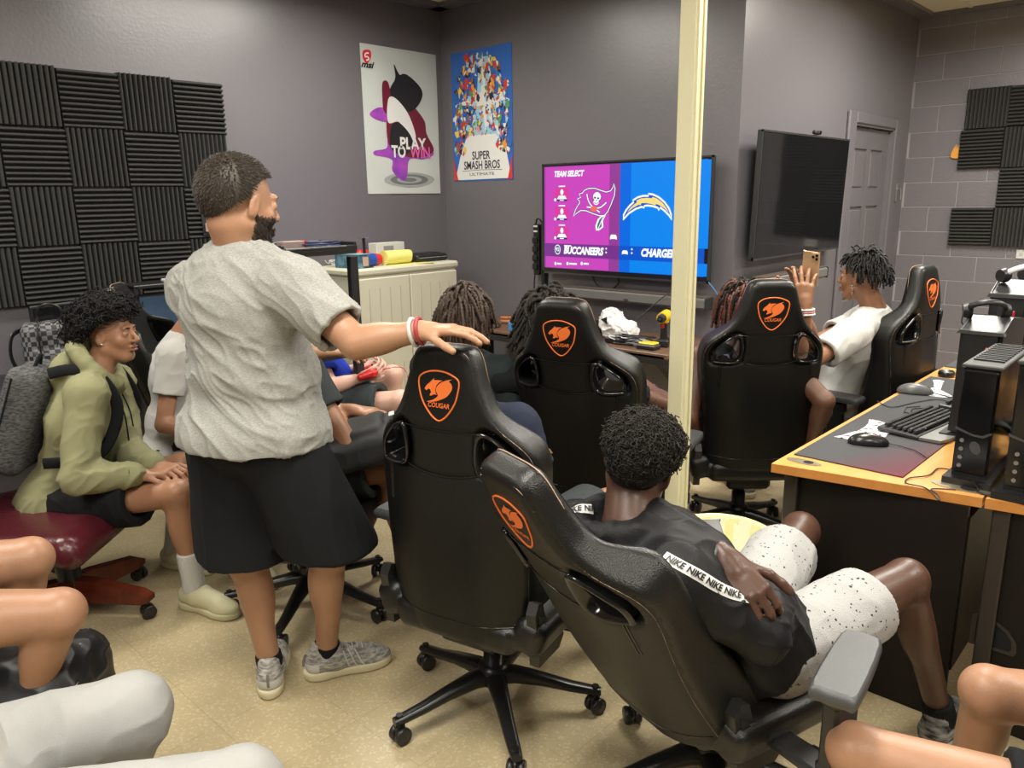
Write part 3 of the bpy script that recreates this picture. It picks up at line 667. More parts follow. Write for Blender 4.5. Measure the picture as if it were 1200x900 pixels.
# sound bars
M_SB = mat('soundbar_grille', (.13, .125, .12), .55, bump=(900, .3)); M_SBT = mat('soundbar_top', (.10, .075, .06), .35)
def soundbar(label, loc, rz, W):
    t = thing('sound_bar', label, 'sound bar', loc, rz)
    MB().box((0, 0, 0), (W, .085, .075), bev=.014).build('grille', M_SB, t); MB().box((0, .004, .0395), (W-.03, .08, .006), bev=.002).build('top_plate', M_SBT, t)
    [MB().box((k*(W/2-.004), 0, 0), (.012, .088, .078), bev=.004).build('end_cap', M_TVB, t) for k in (-1, 1)]
    MB().box((0, .06, 0), (.3, .05, .04)).build('bracket', M_TVB, t); MB().prism(ellp((0, 0), .018, .007, 16), 0, .002, M=frame((0, -.043, -.015), (1, 0, 0), (0, 0, 1), (0, -1, 0))).build('badge', M_TVB, t)
soundbar('long grey sound bar on the wall under the lit television', (-2.86, YT-.09, .965), 0, 1.15)
soundbar('grey sound bar on the wall under the switched-off television', (XJ+.10, 4.93, 1.075), R90, 1.0)
# ------------------------------------------------------------------ racing style chair
M_PU = mat('black_leatherette', (.0045, .0046, .0040), .42, bump=(260, .10), spec=.34)
M_PU2 = mat('black_leatherette_side', (.007, .007, .0065), .33, bump=(320, .16), spec=.45)
M_PLA = mat('black_plastic', (.016, .016, .016), .32); M_PLG = mat('gloss_black_plastic', (.008, .008, .008), .10)
M_ARM = mat('grey_black_pad', (.060, .062, .064), .42, bump=(300, .1)); M_BASEM = mat('satin_black_metal', (.018, .018, .018), .30, .4)
M_ORG = mat('orange_embroidery', (.80, .17, .03), .55); M_SEAM = mat('tan_stitch', (.50, .34, .24), .6)
M_GAS = mat('gas_lift_chrome', (.5, .5, .5), .2, 1.0)
BL = .86      # backrest length
OUTL = [(0, 0), (.055, .001), (.085, .012), (.101, .040), (.113, .08), (.128, .125), (.150, .17), (.185, .212), (.225, .248), (.252, .285), (.263, .33), (.262, .39), (.255, .46), (.247, .55), (.240, .66), (.236, .76), (.232, .83), (.215, .855), (0, .862)]
HOLE = [(.122, .232), (.160, .236), (.212, .292), (.219, .335), (.208, .344), (.122, .328)]
def poly_sdf(P, X, Z):
    P = np.array(P, float); d = np.full(X.shape, 1e9); ins = np.zeros(X.shape, bool); n = len(P)
    for i in range(n):
        a, b = P[i], P[(i+1) % n]; e = b-a; wx, wz = X-a[0], Z-a[1]; t = np.clip((wx*e[0]+wz*e[1])/(e@e), 0, 1)
        d = np.minimum(d, (wx-t*e[0])**2+(wz-t*e[1])**2)
        c = ((a[1] <= Z) != (b[1] <= Z)); xs = a[0]+(Z-a[1])*e[0]/(e[1] if abs(e[1]) > 1e-12 else 1e-12); ins ^= (c & (X < xs))
    d = np.sqrt(d); return np.where(ins, -d, d)
def yback(u, v):
    """rear surface of the shell (negative = rearwards), u across, v down from the top"""
    u, v = np.abs(u), v
    s = np.clip((u-.06)/.20, 0, 1); return .060*s*s*(1+.6*np.clip((v-.25)/.6, 0, 1))+.018*np.exp(-((v)/.10)**2)-.012*np.sin(np.clip((v-.35)/.5, 0, 1)*math.pi)
def yfront(u, v):
    u = np.abs(u); w_ = np.clip((u-.12)/.08, 0, 1); w_ = w_*w_*(3-2*w_)
    wing = .075*np.clip((v-.16)/.10, 0, 1)+.05*np.clip((v-.45)/.3, 0, 1); return .092+wing*w_+.02*np.exp(-((v-.62)/.12)**2)*(1-w_)
def smooth_outline(pts, n=4):
    h_ = [p for p in pts]; full = [(-u, v) for u, v in h_[::-1][:-1]]+h_[:-1]     # closed loop
    full = [(u, v) for u, v in full]; return [tuple(p) for p in smooth_path(full, n, True)]
def back_mesh():
    r0 = .0065; xs = np.arange(-.285, .2851, r0); ys = np.arange(-.045, .26, r0); vs_ = np.arange(-.03, .90, r0)
    X, Vv = np.meshgrid(xs, vs_, indexing='ij'); full = smooth_outline(OUTL)
    d2 = poly_sdf(full, X, Vv)
    hp = [tuple(p) for p in smooth_path(HOLE, 3, True)]
    dh = np.minimum(poly_sdf(hp, X, Vv), poly_sdf(hp, -X, Vv)); d2 = np.maximum(d2, -dh+.006)
    yb, yf = yback(X, Vv), yfront(X, Vv)
    Y = ys[None, :, None]; dt = np.maximum(yb[:, None, :]-Y, Y-yf[:, None, :]); d = d2[:, None, :]
    # creases: seams across the back and beside the holes
    r_ = .026; q = np.minimum(np.maximum(d+r_, dt+r_), 0)+np.sqrt(np.clip(d+r_, 0, None)**2+np.clip(dt+r_, 0, None)**2)-r_
    for v0, cur in ((.222, 0), (.335, .02)):
        vv = v0+cur*(1-(xs/.12)**2); g_ = np.exp(-(((Vv-vv[:, None])/.0065)**2))*(np.abs(X) < .122)*.0035; q = q+g_[:, None, :]*(Y < .05)
    f = Field((xs[0], ys[0], vs_[0]), (xs[-1], ys[-1], vs_[-1]), r0); nx, ny, nz = [min(a, b) for a, b in zip(f.D.shape, q.shape)]
    f.D[:] = .05; f.D[:nx, :ny, :nz] = q[:nx, :ny, :nz]
    v, F = f.nets(); v = lap(v, F, 1, .4)
    v[:, 2] = BL-v[:, 2]; F = F[:, ::-1]
    me = mesh_np('backrest', v, F); me.materials.append(M_PU); me.materials.append(M_PU2)
    c = np.array([v[F].mean(1)])[0]; d2c = poly_sdf(full, c[:, 0], BL-c[:, 2]); yb = yback(c[:, 0], BL-c[:, 2])
    me.polygons.foreach_set('material_index', ((d2c > -.018) & (c[:, 1] > yb+.012)).astype(np.int32)); return me
def on_back(u, v, off=.0015): return V(u, float(yback(np.array(u), np.array(v)))-off, BL-v)
def trim_mesh():
    mb = MB(); full = np.array(smooth_outline(OUTL, 5)); cen = np.array([0, .42])
    # stitched double seam lines following the outline, on rear edge and front edge
    for ins, dep in ((.010, 0), (.0025, .028), (.0025, .060)):
        T = np.roll(full, -1, 0)-np.roll(full, 1, 0); T /= np.linalg.norm(T, axis=1, keepdims=True)+1e-9; N = np.stack([-T[:, 1], T[:, 0]], 1)
        if ((full+N*.01)[5, 1]-full[5, 1])*1 < 0: pass
        sgn = 1 if poly_sdf(full, np.array([full[40, 0]+N[40, 0]*.01]), np.array([full[40, 1]+N[40, 1]*.01]))[0] < 0 else -1
        Q = full+sgn*N*ins; pts = []
        for u, v in Q:
            if v > .80: continue
            yb = float(yback(np.array(u), np.array(v))); pts.append(V(u, yb+(.0075 if dep == 0 else dep+.002)-(.0 if dep else .0), BL-v))
        k = int(np.argmax([np.linalg.norm(pts[(i+1) % len(pts)]-pts[i]) for i in range(len(pts))])); pts = pts[k+1:]+pts[:k+1]
        mb.tube(pts, .0012, 4)
    return mb.mesh('stitching')
def bezel_mesh(sg):
    mb = MB(); hp = [tuple(p) for p in smooth_path([(u*sg, v) for u, v in HOLE], 4, True)]; hp = np.array(hp); c = hp.mean(0)
    prof = [(1.13, -.004), (1.11, -.011), (1.02, -.012), (.93, -.006), (.90, .02), (.90, .09)]; n = len(hp); vs = []
    for k, dy in prof:
        for p in hp: q = c+(p-c)*k; vs.append(V(q[0], float(yback(np.array(q[0]), np.array(q[1])))+dy, BL-q[1]))
    fs = [(j*n+i, (j+1)*n+i, (j+1)*n+(i+1) % n, j*n+(i+1) % n) for j in range(len(prof)-1) for i in range(n)]
    if sg > 0: fs = [f[::-1] for f in fs]
    mb.add(vs, fs, 0, True); return mb.mesh('bezel')
def emblem_mesh():
    mb = MB(); C0 = (0, .130); sc = .134/560        # traced from the 15x crop: 560 px wide shield
    def q(x, y): return ((x-460)*sc, C0[1]+(y-415)*sc)
    def put(pts, off, thick=.0012):
        tr = tessellate_polygon([[Vector((p[0], p[1], 0)) for p in pts]]); 
        for sgn in (1,):
            mb.add([on_back(*p, off) for p in pts], [tuple(t) if ((pts[t[1]][0]-pts[t[0]][0])*(pts[t[2]][1]-pts[t[0]][1])-(pts[t[1]][1]-pts[t[0]][1])*(pts[t[2]][0]-pts[t[0]][0])) > 0 else tuple(t)[::-1] for t in map(tuple, tr)], 0)
    ring = smooth_path([q(*p) for p in [(455, 140), (560, 150), (650, 180), (715, 215), (732, 265), (720, 350), (690, 460), (630, 560), (550, 650), (460, 700), (370, 655), (290, 560), (235, 460), (205, 350), (195, 260), (215, 210), (280, 170), (360, 148)]], 3, True)
    mb.tube([on_back(u, v, .0012) for u, v in ring], .0026, 5, closed=True)
    put([q(*p) for p in [(275, 345), (290, 325), (310, 300), (345, 275), (380, 240), (403, 222), (398, 245), (450, 240), (515, 240), (470, 262), (435, 300), (420, 345), (425, 385), (440, 405), (400, 402), (370, 420), (345, 420), (350, 400), (365, 385), (350, 350), (325, 345), (305, 365), (285, 358)]], .0016)
    put([q(*p) for p in smooth_path([(645, 215), (600, 238), (630, 265), (645, 305), (625, 355), (570, 415), (490, 455), (400, 485), (300, 495), (385, 465), (440, 430), (455, 405), (432, 370), (432, 325), (470, 280), (520, 250), (580, 228)], 3, True)], .0016)
    v, f = text_geo('COUGAR', .0190, bold=.0004, shear=.25, sx=.86)
    mb.add([on_back(a, C0[1]+(548-415)*sc-b_, .0018) for a, b_ in v], f, 0)
    return mb.mesh('emblem')
def seat_mesh():
    f = Field((-.32, -.27, -.04), (.32, .32, .16), .0075)
    f.rbox((0, .02, .035), (.20, .25, .045), rad=.03, k=.02)
    for s in (-1, 1):
        f.rbox((s*.235, -.0, .055), (.050, .215, .055), roty(s*.30), rad=.035, k=.02)
    f.cone((-.17, .245, .035), (.17, .245, .035), .042, k=.03)
    f.cone((0, -.1, .35), (0, .2, .37), .28, .28, k=.03, op='sub')
    v, F = f.nets(); v = lap(v, F, 1); me = mesh_np('seat', v, F); me.materials.append(M_PU2); return me
def seat_trim(s):
    mb = MB()
    if 1:
        mb.tube([V(s*.196, y, .098-.01*abs(y/.2)**3) for y in np.linspace(-.2, .2, 14)], .0012, 4); mb.tube([V(s*.272, y, .088-.01*abs(y/.2)**3) for y in np.linspace(-.2, .19, 14)], .0012, 4)
    return mb.mesh('seat_stitching')
def leg_geo():
    mb = MB(); st = [(.02, .036, .150, .060), (.07, .031, .148, .050), (.16, .025, .128, .038), (.25, .021, .103, .030), (.32, .019, .090, .026), (.343, .016, .086, .022)]
    vs = []; k = 10
    for r_, hw, z, hh in st:
        for i in range(k):
            a = 2*math.pi*i/k; vs.append(V(r_, hw*math.copysign(abs(math.cos(a))**.7, math.cos(a)), z-hh/2+hh/2*math.copysign(abs(math.sin(a))**.8, math.sin(a))))
    n = len(st); mb.add(vs, [(j*k+i, (j+1)*k+i, (j+1)*k+(i+1) % k, j*k+(i+1) % k) for j in range(n-1) for i in range(k)], 0, True)
    mb.add(vs[-k:], [list(range(k))]); mb.cyl((.325, 0, .095), (.325, 0, .055), .011); return mb.mesh('base_leg')
def wheel_geo():
    mb = MB()
    for s in (-1, 1):
        prof = [(.001, .006), (.022, .006), (.026, .009), (.0275, .014), (.0275, .022), (.024, .026), (.018, .024), (.012, .027), (.001, .027)]
        mb.lathe([(r_, z) for r_, z in (prof if s > 0 else prof[::-1])], n=22, R=np.array([[1, 0, 0], [0, 0, -s], [0, s, 0]]) if s > 0 else np.array([[1, 0, 0], [0, 0, 1], [0, -1, 0]]))
    mb.box((0, 0, .014), (.034, .016, .034), bev=.005); return mb.mesh('caster')
def arm_pad_geo():
    mb = MB(); L, Wd = .27, .095; pr = []
    base = [(-Wd/2, -L/2+.02), (-Wd/2+.02, -L/2), (Wd/2-.02, -L/2), (Wd/2, -L/2+.02), (Wd/2-.004, L/2-.03), (Wd/2-.03, L/2), (-Wd/2+.03, L/2), (-Wd/2+.004, L/2-.03)]
    base = [tuple(p) for p in smooth_path(base, 3, True)]; n = len(base); vs = []
    for k, z in ((.90, -.016), (.97, -.012), (1.0, -.004), (1.0, .006), (.96, .013), (.86, .0165)):
        for p in base: vs.append(V(p[0]*k, p[1]*(k if k > .95 else (k+.06)), z))
    mb.add(vs, [(j*n+i, j*n+(i+1) % n, (j+1)*n+(i+1) % n, (j+1)*n+i) for j in range(5) for i in range(n)], 0, True); mb.add(vs[-n:], [list(range(n))], 0, True); mb.add(vs[:n], [list(range(n))[::-1]]); return mb.mesh('arm_pad')
def make_chair():
    t = thing('gaming_chair', 'x', 'chair')
    bk = link('backrest', back_mesh(), None, t)
    for c_ in ([(u, .222+.004*(1-(u/.118)**2)) for u in np.linspace(-.118, .118, 12)], [(u, .335+.020*(1-(u/.118)**2)) for u in np.linspace(-.118, .118, 12)], [(u, .782+.006*math.cos(u*8)) for u in np.linspace(-.222, .222, 18)],
               [(-.188, v) for v in np.linspace(.352, .46, 6)], [(.188, v) for v in np.linspace(.352, .46, 6)], [(-.196, v) for v in np.linspace(.352, .46, 6)], [(.196, v) for v in np.linspace(.352, .46, 6)]):
        link('seam', MB().tube([on_back(u, v, .0004) for u, v in c_], .0017, 5).mesh('seam'), M_PLG, bk)
    for nm, me, m in (('stitching', trim_mesh(), M_SEAM), ('emblem', emblem_mesh(), M_ORG), ('vent_bezel', bezel_mesh(-1), M_PLG), ('vent_bezel', bezel_mesh(1), M_PLG)): link(nm, me, m, bk, 'orange shield emblem with a cat head' if nm == 'emblem' else None)
    se = link('seat', seat_mesh(), None, t); [link('seat_stitching', seat_trim(k), M_SEAM, se) for k in (-1, 1)]; se.location = (0, 0, .385)
    mb = MB().box((0, -.02, .345), (.20, .26, .07), bev=.015).box((0, .03, .315), (.12, .16, .05), bev=.01).cyl((.06, .05, .33), (.30, .07, .33), .006).cyl((.27, .066, .33), (.33, .072, .33), .011)
    mb.build('tilt_mechanism', M_PLA, t)
    MB().lathe([(.026, .32), (.026, .23), (.031, .23), (.031, .15), (.036, .15), (.036, .10), (.042, .095), (.042, .16)][::-1], n=20).build('gas_lift', M_PLA, t)
    for s in (-1, 1):      # hinge covers: faceted brackets joining seat and back
        Mh = frame((s*.252, -.135, .40), (0, 1, 0), (0, 0, 1), (1, 0, 0))
        mb = MB().prism([(-.055, -.045), (.07, -.05), (.10, -.02), (.08, .02), (.0, .04), (-.03, .14), (-.055, .15), (-.075, .12), (-.06, .02)], -.015, .015, M=Mh)
        mb.prism([(-.045, .02), (.0, .015), (-.033, .10), (-.058, .115)], -.020, .020, M=Mh); mb.build('hinge_cover', M_PLA, t)
        ar = MB().box((s*.335, .03, .52), (.042, .075, .22), bev=.008).box((s*.335, .03, .60), (.052, .09, .06), bev=.01).box((s*.27, .03, .385), (.17, .07, .028), bev=.008).box((s*.335, .03, .405), (.05, .085, .06), bev=.01).build('armrest_post', M_PLA, t)
        pd = link('armrest_pad', arm_pad_geo() if s < 0 else bpy.data.meshes['arm_pad'], M_ARM if s < 0 else None, t, 'dark grey soft pad'); pd.location = (s*.335, .045, .650)
    sb = MB().lathe([(.0, .165), (.045, .163), (.052, .14), (.05, .10), (.0, .095)][::-1], n=24).build('base_hub', M_BASEM, t)
    lg, wh = leg_geo(), wheel_geo(); lg.materials.append(M_BASEM); wh.materials.append(M_PLA)
    for k in range(5):
        l = link('base_leg', lg, None, t); l.rotation_euler = (0, 0, k*2*math.pi/5)
        c = link('caster', wh, None, l); c.location = (.325, 0, .0275); c.rotation_euler = (0, 0, [.7, 2.1, 1.3, .2, 2.7][k])
    return t
CHAIR0 = make_chair()
def place_chair(x, y, yaw, rec, label, star=0.0, first=False, seat_z=0.0, pz=.40, armz=0.0, bs=1.0, py=-.235):
    """yaw 0 faces +Y, positive turns left; rec reclines the backrest"""
    t = CHAIR0 if first else dup(CHAIR0)
    t.location = (x, y, 0); t.rotation_euler = (0, 0, yaw); t['label'] = label; t['group'] = 'black racing style gaming chairs'
    for c in t.children:
        n = c.name.split('.')[0]
        if n == 'backrest': c.location = (0, py, pz+seat_z); c.rotation_euler = (rec, 0, 0); c.scale = (bs, bs, bs)
        elif n == 'base_leg': c.rotation_euler = (0, 0, c.rotation_euler[2]+star-yaw)
        elif n in ('seat', 'tilt_mechanism', 'hinge_cover', 'armrest_post', 'armrest_pad'): c.location[2] += seat_z
    return t
rad = math.radians
CH1 = place_chair(-1.55, 1.56, rad(13), rad(1), 'black gaming chair in the centre, its headrest held by the standing man', rad(37), True, pz=.385, seat_z=-.02)
bpy.context.view_layer.update()
CH2 = place_chair(-1.845, 2.55, rad(13), rad(15), 'black gaming chair left of the cream column with puffy hair showing over it', rad(20))
CH4 = place_chair(-1.575, 3.27, rad(43), rad(7), 'upright black gaming chair just right of the cream column', rad(60))
CH3 = place_chair(-.86, 1.70, rad(-16.5), rad(31), 'reclined black gaming chair in the foreground seating the boy in a black hoodie', rad(212), pz=.335, seat_z=-.03)
CH5 = place_chair(-1.27, 4.11, rad(84), rad(0), 'black gaming chair seating the boy in white who holds a phone', rad(10))
CH7 = place_chair(-3.62, 1.78, rad(-42), rad(20), 'black gaming chair at far left behind the boy in olive hoodie', rad(-40))
CH6 = place_chair(-2.56, 1.545, rad(-48), rad(8), 'black gaming chair hidden behind the standing man', rad(65))
for c in CH3.children:      # this chair's right armrest is set back and turned inwards
    if c.name.startswith('armrest_') and (c.location[0] > .1 or (c.name.startswith('armrest_post') and c.data.vertices[0].co.x > 0)):
        c.location[0] += .09; c.location[1] -= .10; c.location[2] += .035
        if 'pad' in c.name: c.rotation_euler = (0, 0, rad(23))
# ------------------------------------------------------------------ poses: joints in room metres (found on sight lines at true distances)
def seated(x, y, yaw, lean=.15, seat=.50, knee=.46, foot=.45, spread=.13, hunch=0.0, turn=0.0, scale=1.0, face=0.0, nod=0.0, side=0.0):
    f = V(-math.sin(yaw), math.cos(yaw), 0); r = V(math.cos(yaw), math.sin(yaw), 0); U = V(0, 0, 1); s = scale; J = {}
    J['pel'] = V(x, y, seat+.09*s); up = nrm(U-f*lean+r*side)
    J['nk'] = J['pel']+up*.50*s+f*hunch
    ft = rotz(turn) @ f; rt = rotz(turn) @ r; J['f'] = nrm(ft-up*(ft@up)); J['r'] = rt; J['upv'] = up
    J['shL'] = J['nk']-rt*.185*s-up*.055; J['shR'] = J['nk']+rt*.185*s-up*.055
    hf = rotz(face) @ f; J['hf'] = nrm(hf-U*nod); J['hd'] = J['nk']+nrm(up*.5+U)*.165*s+J['hf']*.025
    for k, sg in (('L', -1), ('R', 1)):
        J['hip'+k] = J['pel']+r*sg*.095*s-U*.01; J['kn'+k] = J['hip'+k]+f*knee*.93*s+r*sg*spread*.5+U*.02
        J['an'+k] = V(*(J['kn'+k]-f*(.43-foot)*0)[:2], .095)+f*.03+r*sg*.02; J['toe'+k] = V(*(J['an'+k]+f*.15+r*sg*.02)[:2], .035)
        J['el'+k] = J['sh'+k]-up*.27*s+r*sg*.07+f*.03; J['wr'+k] = J['el'+k]+f*.20+U*.03-r*sg*.11
        J['hdir'+k] = nrm(f-r*sg*.4)
    return J
PE = {}
# standing man
J = {}
J['anL'], J['anR'] = V(-2.19, 1.135, .10), V(-2.105, 1.305, .10); J['toeL'], J['toeR'] = V(-2.335, 1.24, .03), V(-2.035, 1.45, .03)
J['knL'] = at(288, 655, 2.50); J['knR'] = at(386, 645, 2.46)
J['hipL'] = at(270, 530, 2.42); J['hipR'] = at(332, 528, 2.32); J['pel'] = at(295, 505, 2.34)
J['nk'] = at(284, 293, 2.23); J['shL'] = at(232, 342, 2.33); J['shR'] = at(348, 340, 2.14)
J['hd'] = at(282, 240, 2.19); J['r'] = nrm(J['shR']-J['shL']); J['upv'] = nrm(J['nk']-J['pel']); J['f'] = nrm(np.cross(J['upv'], J['r']))
J['hf'] = nrm(rotz(math.radians(-12)) @ V(math.sin(math.radians(-14)), math.cos(math.radians(-14)), -.16))
J['elR'] = at(418, 402, 2.06); J['wrR'] = at(493, 388, 2.02); J['hdirR'] = nrm(at(545, 385, 1.99)-J['wrR'])
J['elL'] = J['shL']+V(.02, .10, -.27); J['wrL'] = J['elL']+V(.08, .22, .05); J['hdirL'] = nrm(V(.5, 1, 0))
PE['man'] = J
# boy in the olive hoodie, in profile facing right
J = seated(-3.45, .87, rad(-45), lean=-.10, seat=.46, face=rad(-6))
J['pel'] = at(72, 588, 3.20); J['nk'] = at(112, 440, 3.12); J['shR'] = at(100, 462, 2.95); J['shL'] = at(135, 448, 3.28); J['hd'] = at(131, 392, 3.13)
J['elR'] = at(92, 560, 2.92); J['wrR'] = at(160, 556, 3.00); J['hdirR'] = nrm(at(195, 555, 3.08)-J['wrR'])
J['elL'] = at(150, 530, 3.25); J['wrL'] = at(182, 546, 3.10); J['hdirL'] = nrm(at(205, 553, 3.05)-J['wrL'])
J['hipR'] = at(78, 592, 3.12); J['hipL'] = at(80, 580, 3.28); J['knR'] = at(208, 578, 3.02); J['knL'] = at(212, 545, 3.40)
J['anR'] = at(228, 690, 3.13); J['toeR'] = at(268, 695, 3.05); J['anL'] = at(206, 650, 3.50); J['toeL'] = at(250, 655, 3.42); J['toeR'][2] = J['toeL'][2] = .035; J['anR'][2] = J['anL'][2] = .10
J['r'] = nrm(J['shR']-J['shL']); J['upv'] = nrm(J['nk']-J['pel']); J['f'] = nrm(np.cross(J['upv'], J['r'])); PE['olive'] = J
# person in a white tee, mostly behind the standing man
J = seated(-3.62, 1.80, rad(-42), lean=-.12, seat=.48, face=rad(10), nod=.3); J['nk'] = at(216, 392, 3.66); J['pel'] = at(196, 538, 3.78); J['hd'] = at(245, 350, 3.6)
J['shR'] = at(204, 416, 3.52); J['shL'] = at(238, 404, 3.78); J['elR'] = at(192, 498, 3.50); J['wrR'] = at(240, 510, 3.45); J['hdirR'] = nrm(V(.8, .6, 0)); J['r'] = nrm(J['shR']-J['shL']); J['upv'] = nrm(J['nk']-J['pel']); J['f'] = nrm(np.cross(J['upv'], J['r']))
J['knR'] = at(285, 530, 3.45); J['knL'] = at(290, 512, 3.65); J['anL'] = at(255, 650, 3.60); J['toeL'] = at(285, 655, 3.5); J['anR'] = at(285, 670, 3.4); J['toeR'] = at(315, 675, 3.3)
for k in 'LR': J['an'+k][2] = .10; J['toe'+k][2] = .035
PE['white'] = J
# pale person in a blue tee with a red controller
J = seated(-3.18, 2.35, rad(-42), lean=.25, seat=.50); J['nk'] = at(352, 395, 4.240); J['pel'] = at(385, 475, 4.240); J['hd'] = at(338, 352, 4.240)
J['shR'] = at(368, 412, 4.070); J['shL'] = at(362, 402, 4.399); J['elR'] = at(388, 454, 4.028); J['wrR'] = at(424, 442, 4.049); J['hdirR'] = nrm(at(444, 434, 4.070)-J['wrR'])
J['elL'] = at(400, 440, 4.346); J['wrL'] = at(425, 430, 4.219); J['hdirL'] = nrm(at(446, 430, 4.155)-J['wrL']); J['r'] = nrm(J['shR']-J['shL']); J['upv'] = nrm(J['nk']-J['pel']); J['f'] = nrm(np.cross(J['upv'], J['r']))
J['hipR'] = at(392, 480, 4.134); J['hipL'] = at(395, 470, 4.346); J['knR'] = at(470, 470, 4.007); J['knL'] = at(460, 440, 4.293); J['anR'] = V(*J['knR'][:2], .10); J['anL'] = V(*J['knL'][:2], .10); J['toeR'] = J['anR']+V(.1, .1, -.065); J['toeL'] = J['anL']+V(.1, .1, -.065); PE['blue'] = J
# person in a dark grey tee in the chair behind the man
J = seated(-2.60, 1.53, rad(-48), lean=.10, seat=.48); J['nk'] = at(322, 400, 3.099); J['pel'] = at(335, 560, 3.224); J['hd'] = at(325, 345, 3.068)
J['shR'] = at(352, 432, 2.933); J['shL'] = at(345, 412, 3.245); J['elR'] = at(412, 527, 2.912); J['wrR'] = at(398, 488, 3.141); J['hdirR'] = nrm(at(392, 470, 3.224)-J['wrR']); J['r'] = nrm(J['shR']-J['shL']); J['upv'] = nrm(J['nk']-J['pel']); J['f'] = nrm(np.cross(J['upv'], J['r']))
J['hipR'] = at(345, 560, 3.172); J['hipL'] = at(350, 545, 3.328); J['knR'] = at(462, 548, 3.068); J['knL'] = at(470, 525, 3.276)
for k in 'LR': J['an'+k] = V(*J['kn'+k][:2], .10)+V(.0, .03, 0); J['toe'+k] = J['an'+k]+V(.09, .11, -.065)
PE['grey'] = J
# person with brown twists, seen over the held headrest
J = seated(-2.10, 2.42, rad(20), lean=-.05, seat=.48, face=rad(-8)); hd = at(547, 372, 3.22); d = hd-J['hd']
J = {k: (v+V(d[0], d[1], 0) if k not in ('f', 'r', 'upv', 'hf', 'hdirL', 'hdirR') else v) for k, v in J.items()}; dz = hd[2]-J['hd'][2]
for k in ('nk', 'hd', 'shL', 'shR', 'elL', 'elR', 'wrL', 'wrR'): J[k][2] += dz
J['nk'] = J['hd']+(J['nk']-seated(0, 0, rad(20), lean=-.05, face=rad(-8))['hd']*0-J['nk'])+V(.0, -.02, -.17); J['shL'] = J['nk']-J['r']*.18-V(0, 0, .05); J['shR'] = J['nk']+J['r']*.18-V(0, 0, .05); PE['twists'] = J
# person in navy in the centre chair, bent forward
J = seated(-1.56, 1.62, rad(10), lean=-.35, seat=.46, nod=.9); J['hd'] = at(536, 452, 2.62); J['nk'] = at(545, 482, 2.42); J['shR'] = at(602, 505, 2.20); J['shL'] = at(500, 500, 2.55)
J['elR'] = at(634, 585, 2.22); J['wrR'] = at(600, 640, 2.45); J['pel'][0:2] = (-1.56, 1.56); J['r'] = nrm(J['shR']-J['shL']); J['upv'] = nrm(J['nk']-J['pel']); J['f'] = nrm(np.cross(J['upv'], J['r'])); PE['navy'] = J
# person with puffy hair
J = seated(-1.86, 2.60, rad(30), lean=.05, seat=.48, knee=.42); J['hd'] = at(645, 383, 3.12); J['nk'] = J['hd']+V(.0, -.03, -.165); J['shL'] = J['nk']-J['r']*.18-V(0, 0, .05); J['shR'] = J['nk']+J['r']*.18-V(0, 0, .05); PE['puffy'] = J
# person in a black tank top
J = seated(-1.64, 3.33, rad(38), lean=.02, seat=.50, face=rad(20)); J['hd'] = at(868, 362, 3.42); J['nk'] = at(868, 408, 3.42); J['shL'] = at(822, 417, 3.46); J['shR'] = at(915, 420, 3.40)
J['elR'] = at(966, 470, 3.30); J['wrR'] = at(950, 520, 3.45); J['elL'] = at(806, 490, 3.42); J['wrL'] = at(820, 525, 3.6); J['r'] = nrm(J['shR']-J['shL']); J['upv'] = nrm(J['nk']-J['pel']); J['f'] = nrm(np.cross(J['upv'], J['r'])); PE['tank'] = J
# boy in white taking a picture
J = seated(-1.38, 4.12, rad(86), lean=.18, seat=.50, face=rad(0), nod=-.05); J['pel'] = V(-1.42, 4.00, .58); J['hd'] = at(1009, 325, 3.76); J['nk'] = at(1025, 363, 3.78); J['shL'] = at(999, 392, 3.60); J['shR'] = at(1010, 379, 3.94)
J['elL'] = at(943, 430, 3.48); J['wrL'] = at(944, 358, 3.42); J['elR'] = at(952, 402, 3.80); J['wrR'] = at(936, 350, 3.56); J['hdirL'] = nrm(at(942, 318, 3.40)-J['wrL']); J['hdirR'] = nrm(at(937, 316, 3.50)-J['wrR'])
J['r'] = nrm(J['shR']-J['shL']); J['upv'] = nrm(J['nk']-J['pel']); J['f'] = nrm(np.cross(J['upv'], J['r'])); J['hf'] = nrm(V(-.985, .10, -.02))
for k, dy in (('L', -.10), ('R', .10)): J['hip'+k] = J['pel']+V(0, dy, 0); J['kn'+k] = J['hip'+k]+V(-.41, dy*.3+.05, .0); J['an'+k] = V(*J['kn'+k][:2], .1); J['toe'+k] = J['an'+k]+V(-.15, 0, -.065)
PE['phone'] = J
# boy in the black hoodie in the foreground
J = seated(-.80, 1.72, rad(-16), lean=.45, seat=.46, face=rad(30)); J['hd'] = at(750, 543, 1.88); J['hup'] = V(.22, .20, 1); J['nk'] = at(738, 616, 1.84); J['shL'] = at(676, 622, 1.96); J['shR'] = at(792, 680, 1.69)
J['pel'] = at(890, 770, 1.98); J['elR'] = at(893, 745, 1.70); J['wrR'] = at(903, 690, 1.92); J['hdirR'] = nrm(at(880, 705, 2.0)-J['wrR']); J['elL'] = at(790, 650, 1.86); J['wrL'] = at(850, 655, 1.71); J['hdirL'] = nrm(at(880, 694, 1.66)-J['wrL'])
J['r'] = nrm(J['shR']-J['shL']); J['upv'] = nrm(J['nk']-J['pel']); J['f'] = nrm(np.cross(J['upv'], J['r']))
J['hipR'] = at(905, 765, 1.86); J['hipL'] = at(872, 715, 2.02); J['knR'] = at(1062, 680, 2.10); J['knL'] = at(938, 622, 2.42); J['anR'] = at(1098, 860, 2.30); J['anL'] = at(925, 740, 2.65); J['toeR'] = at(1115, 868, 2.42); J['toeL'] = J['anL']+V(.02, .16, 0)
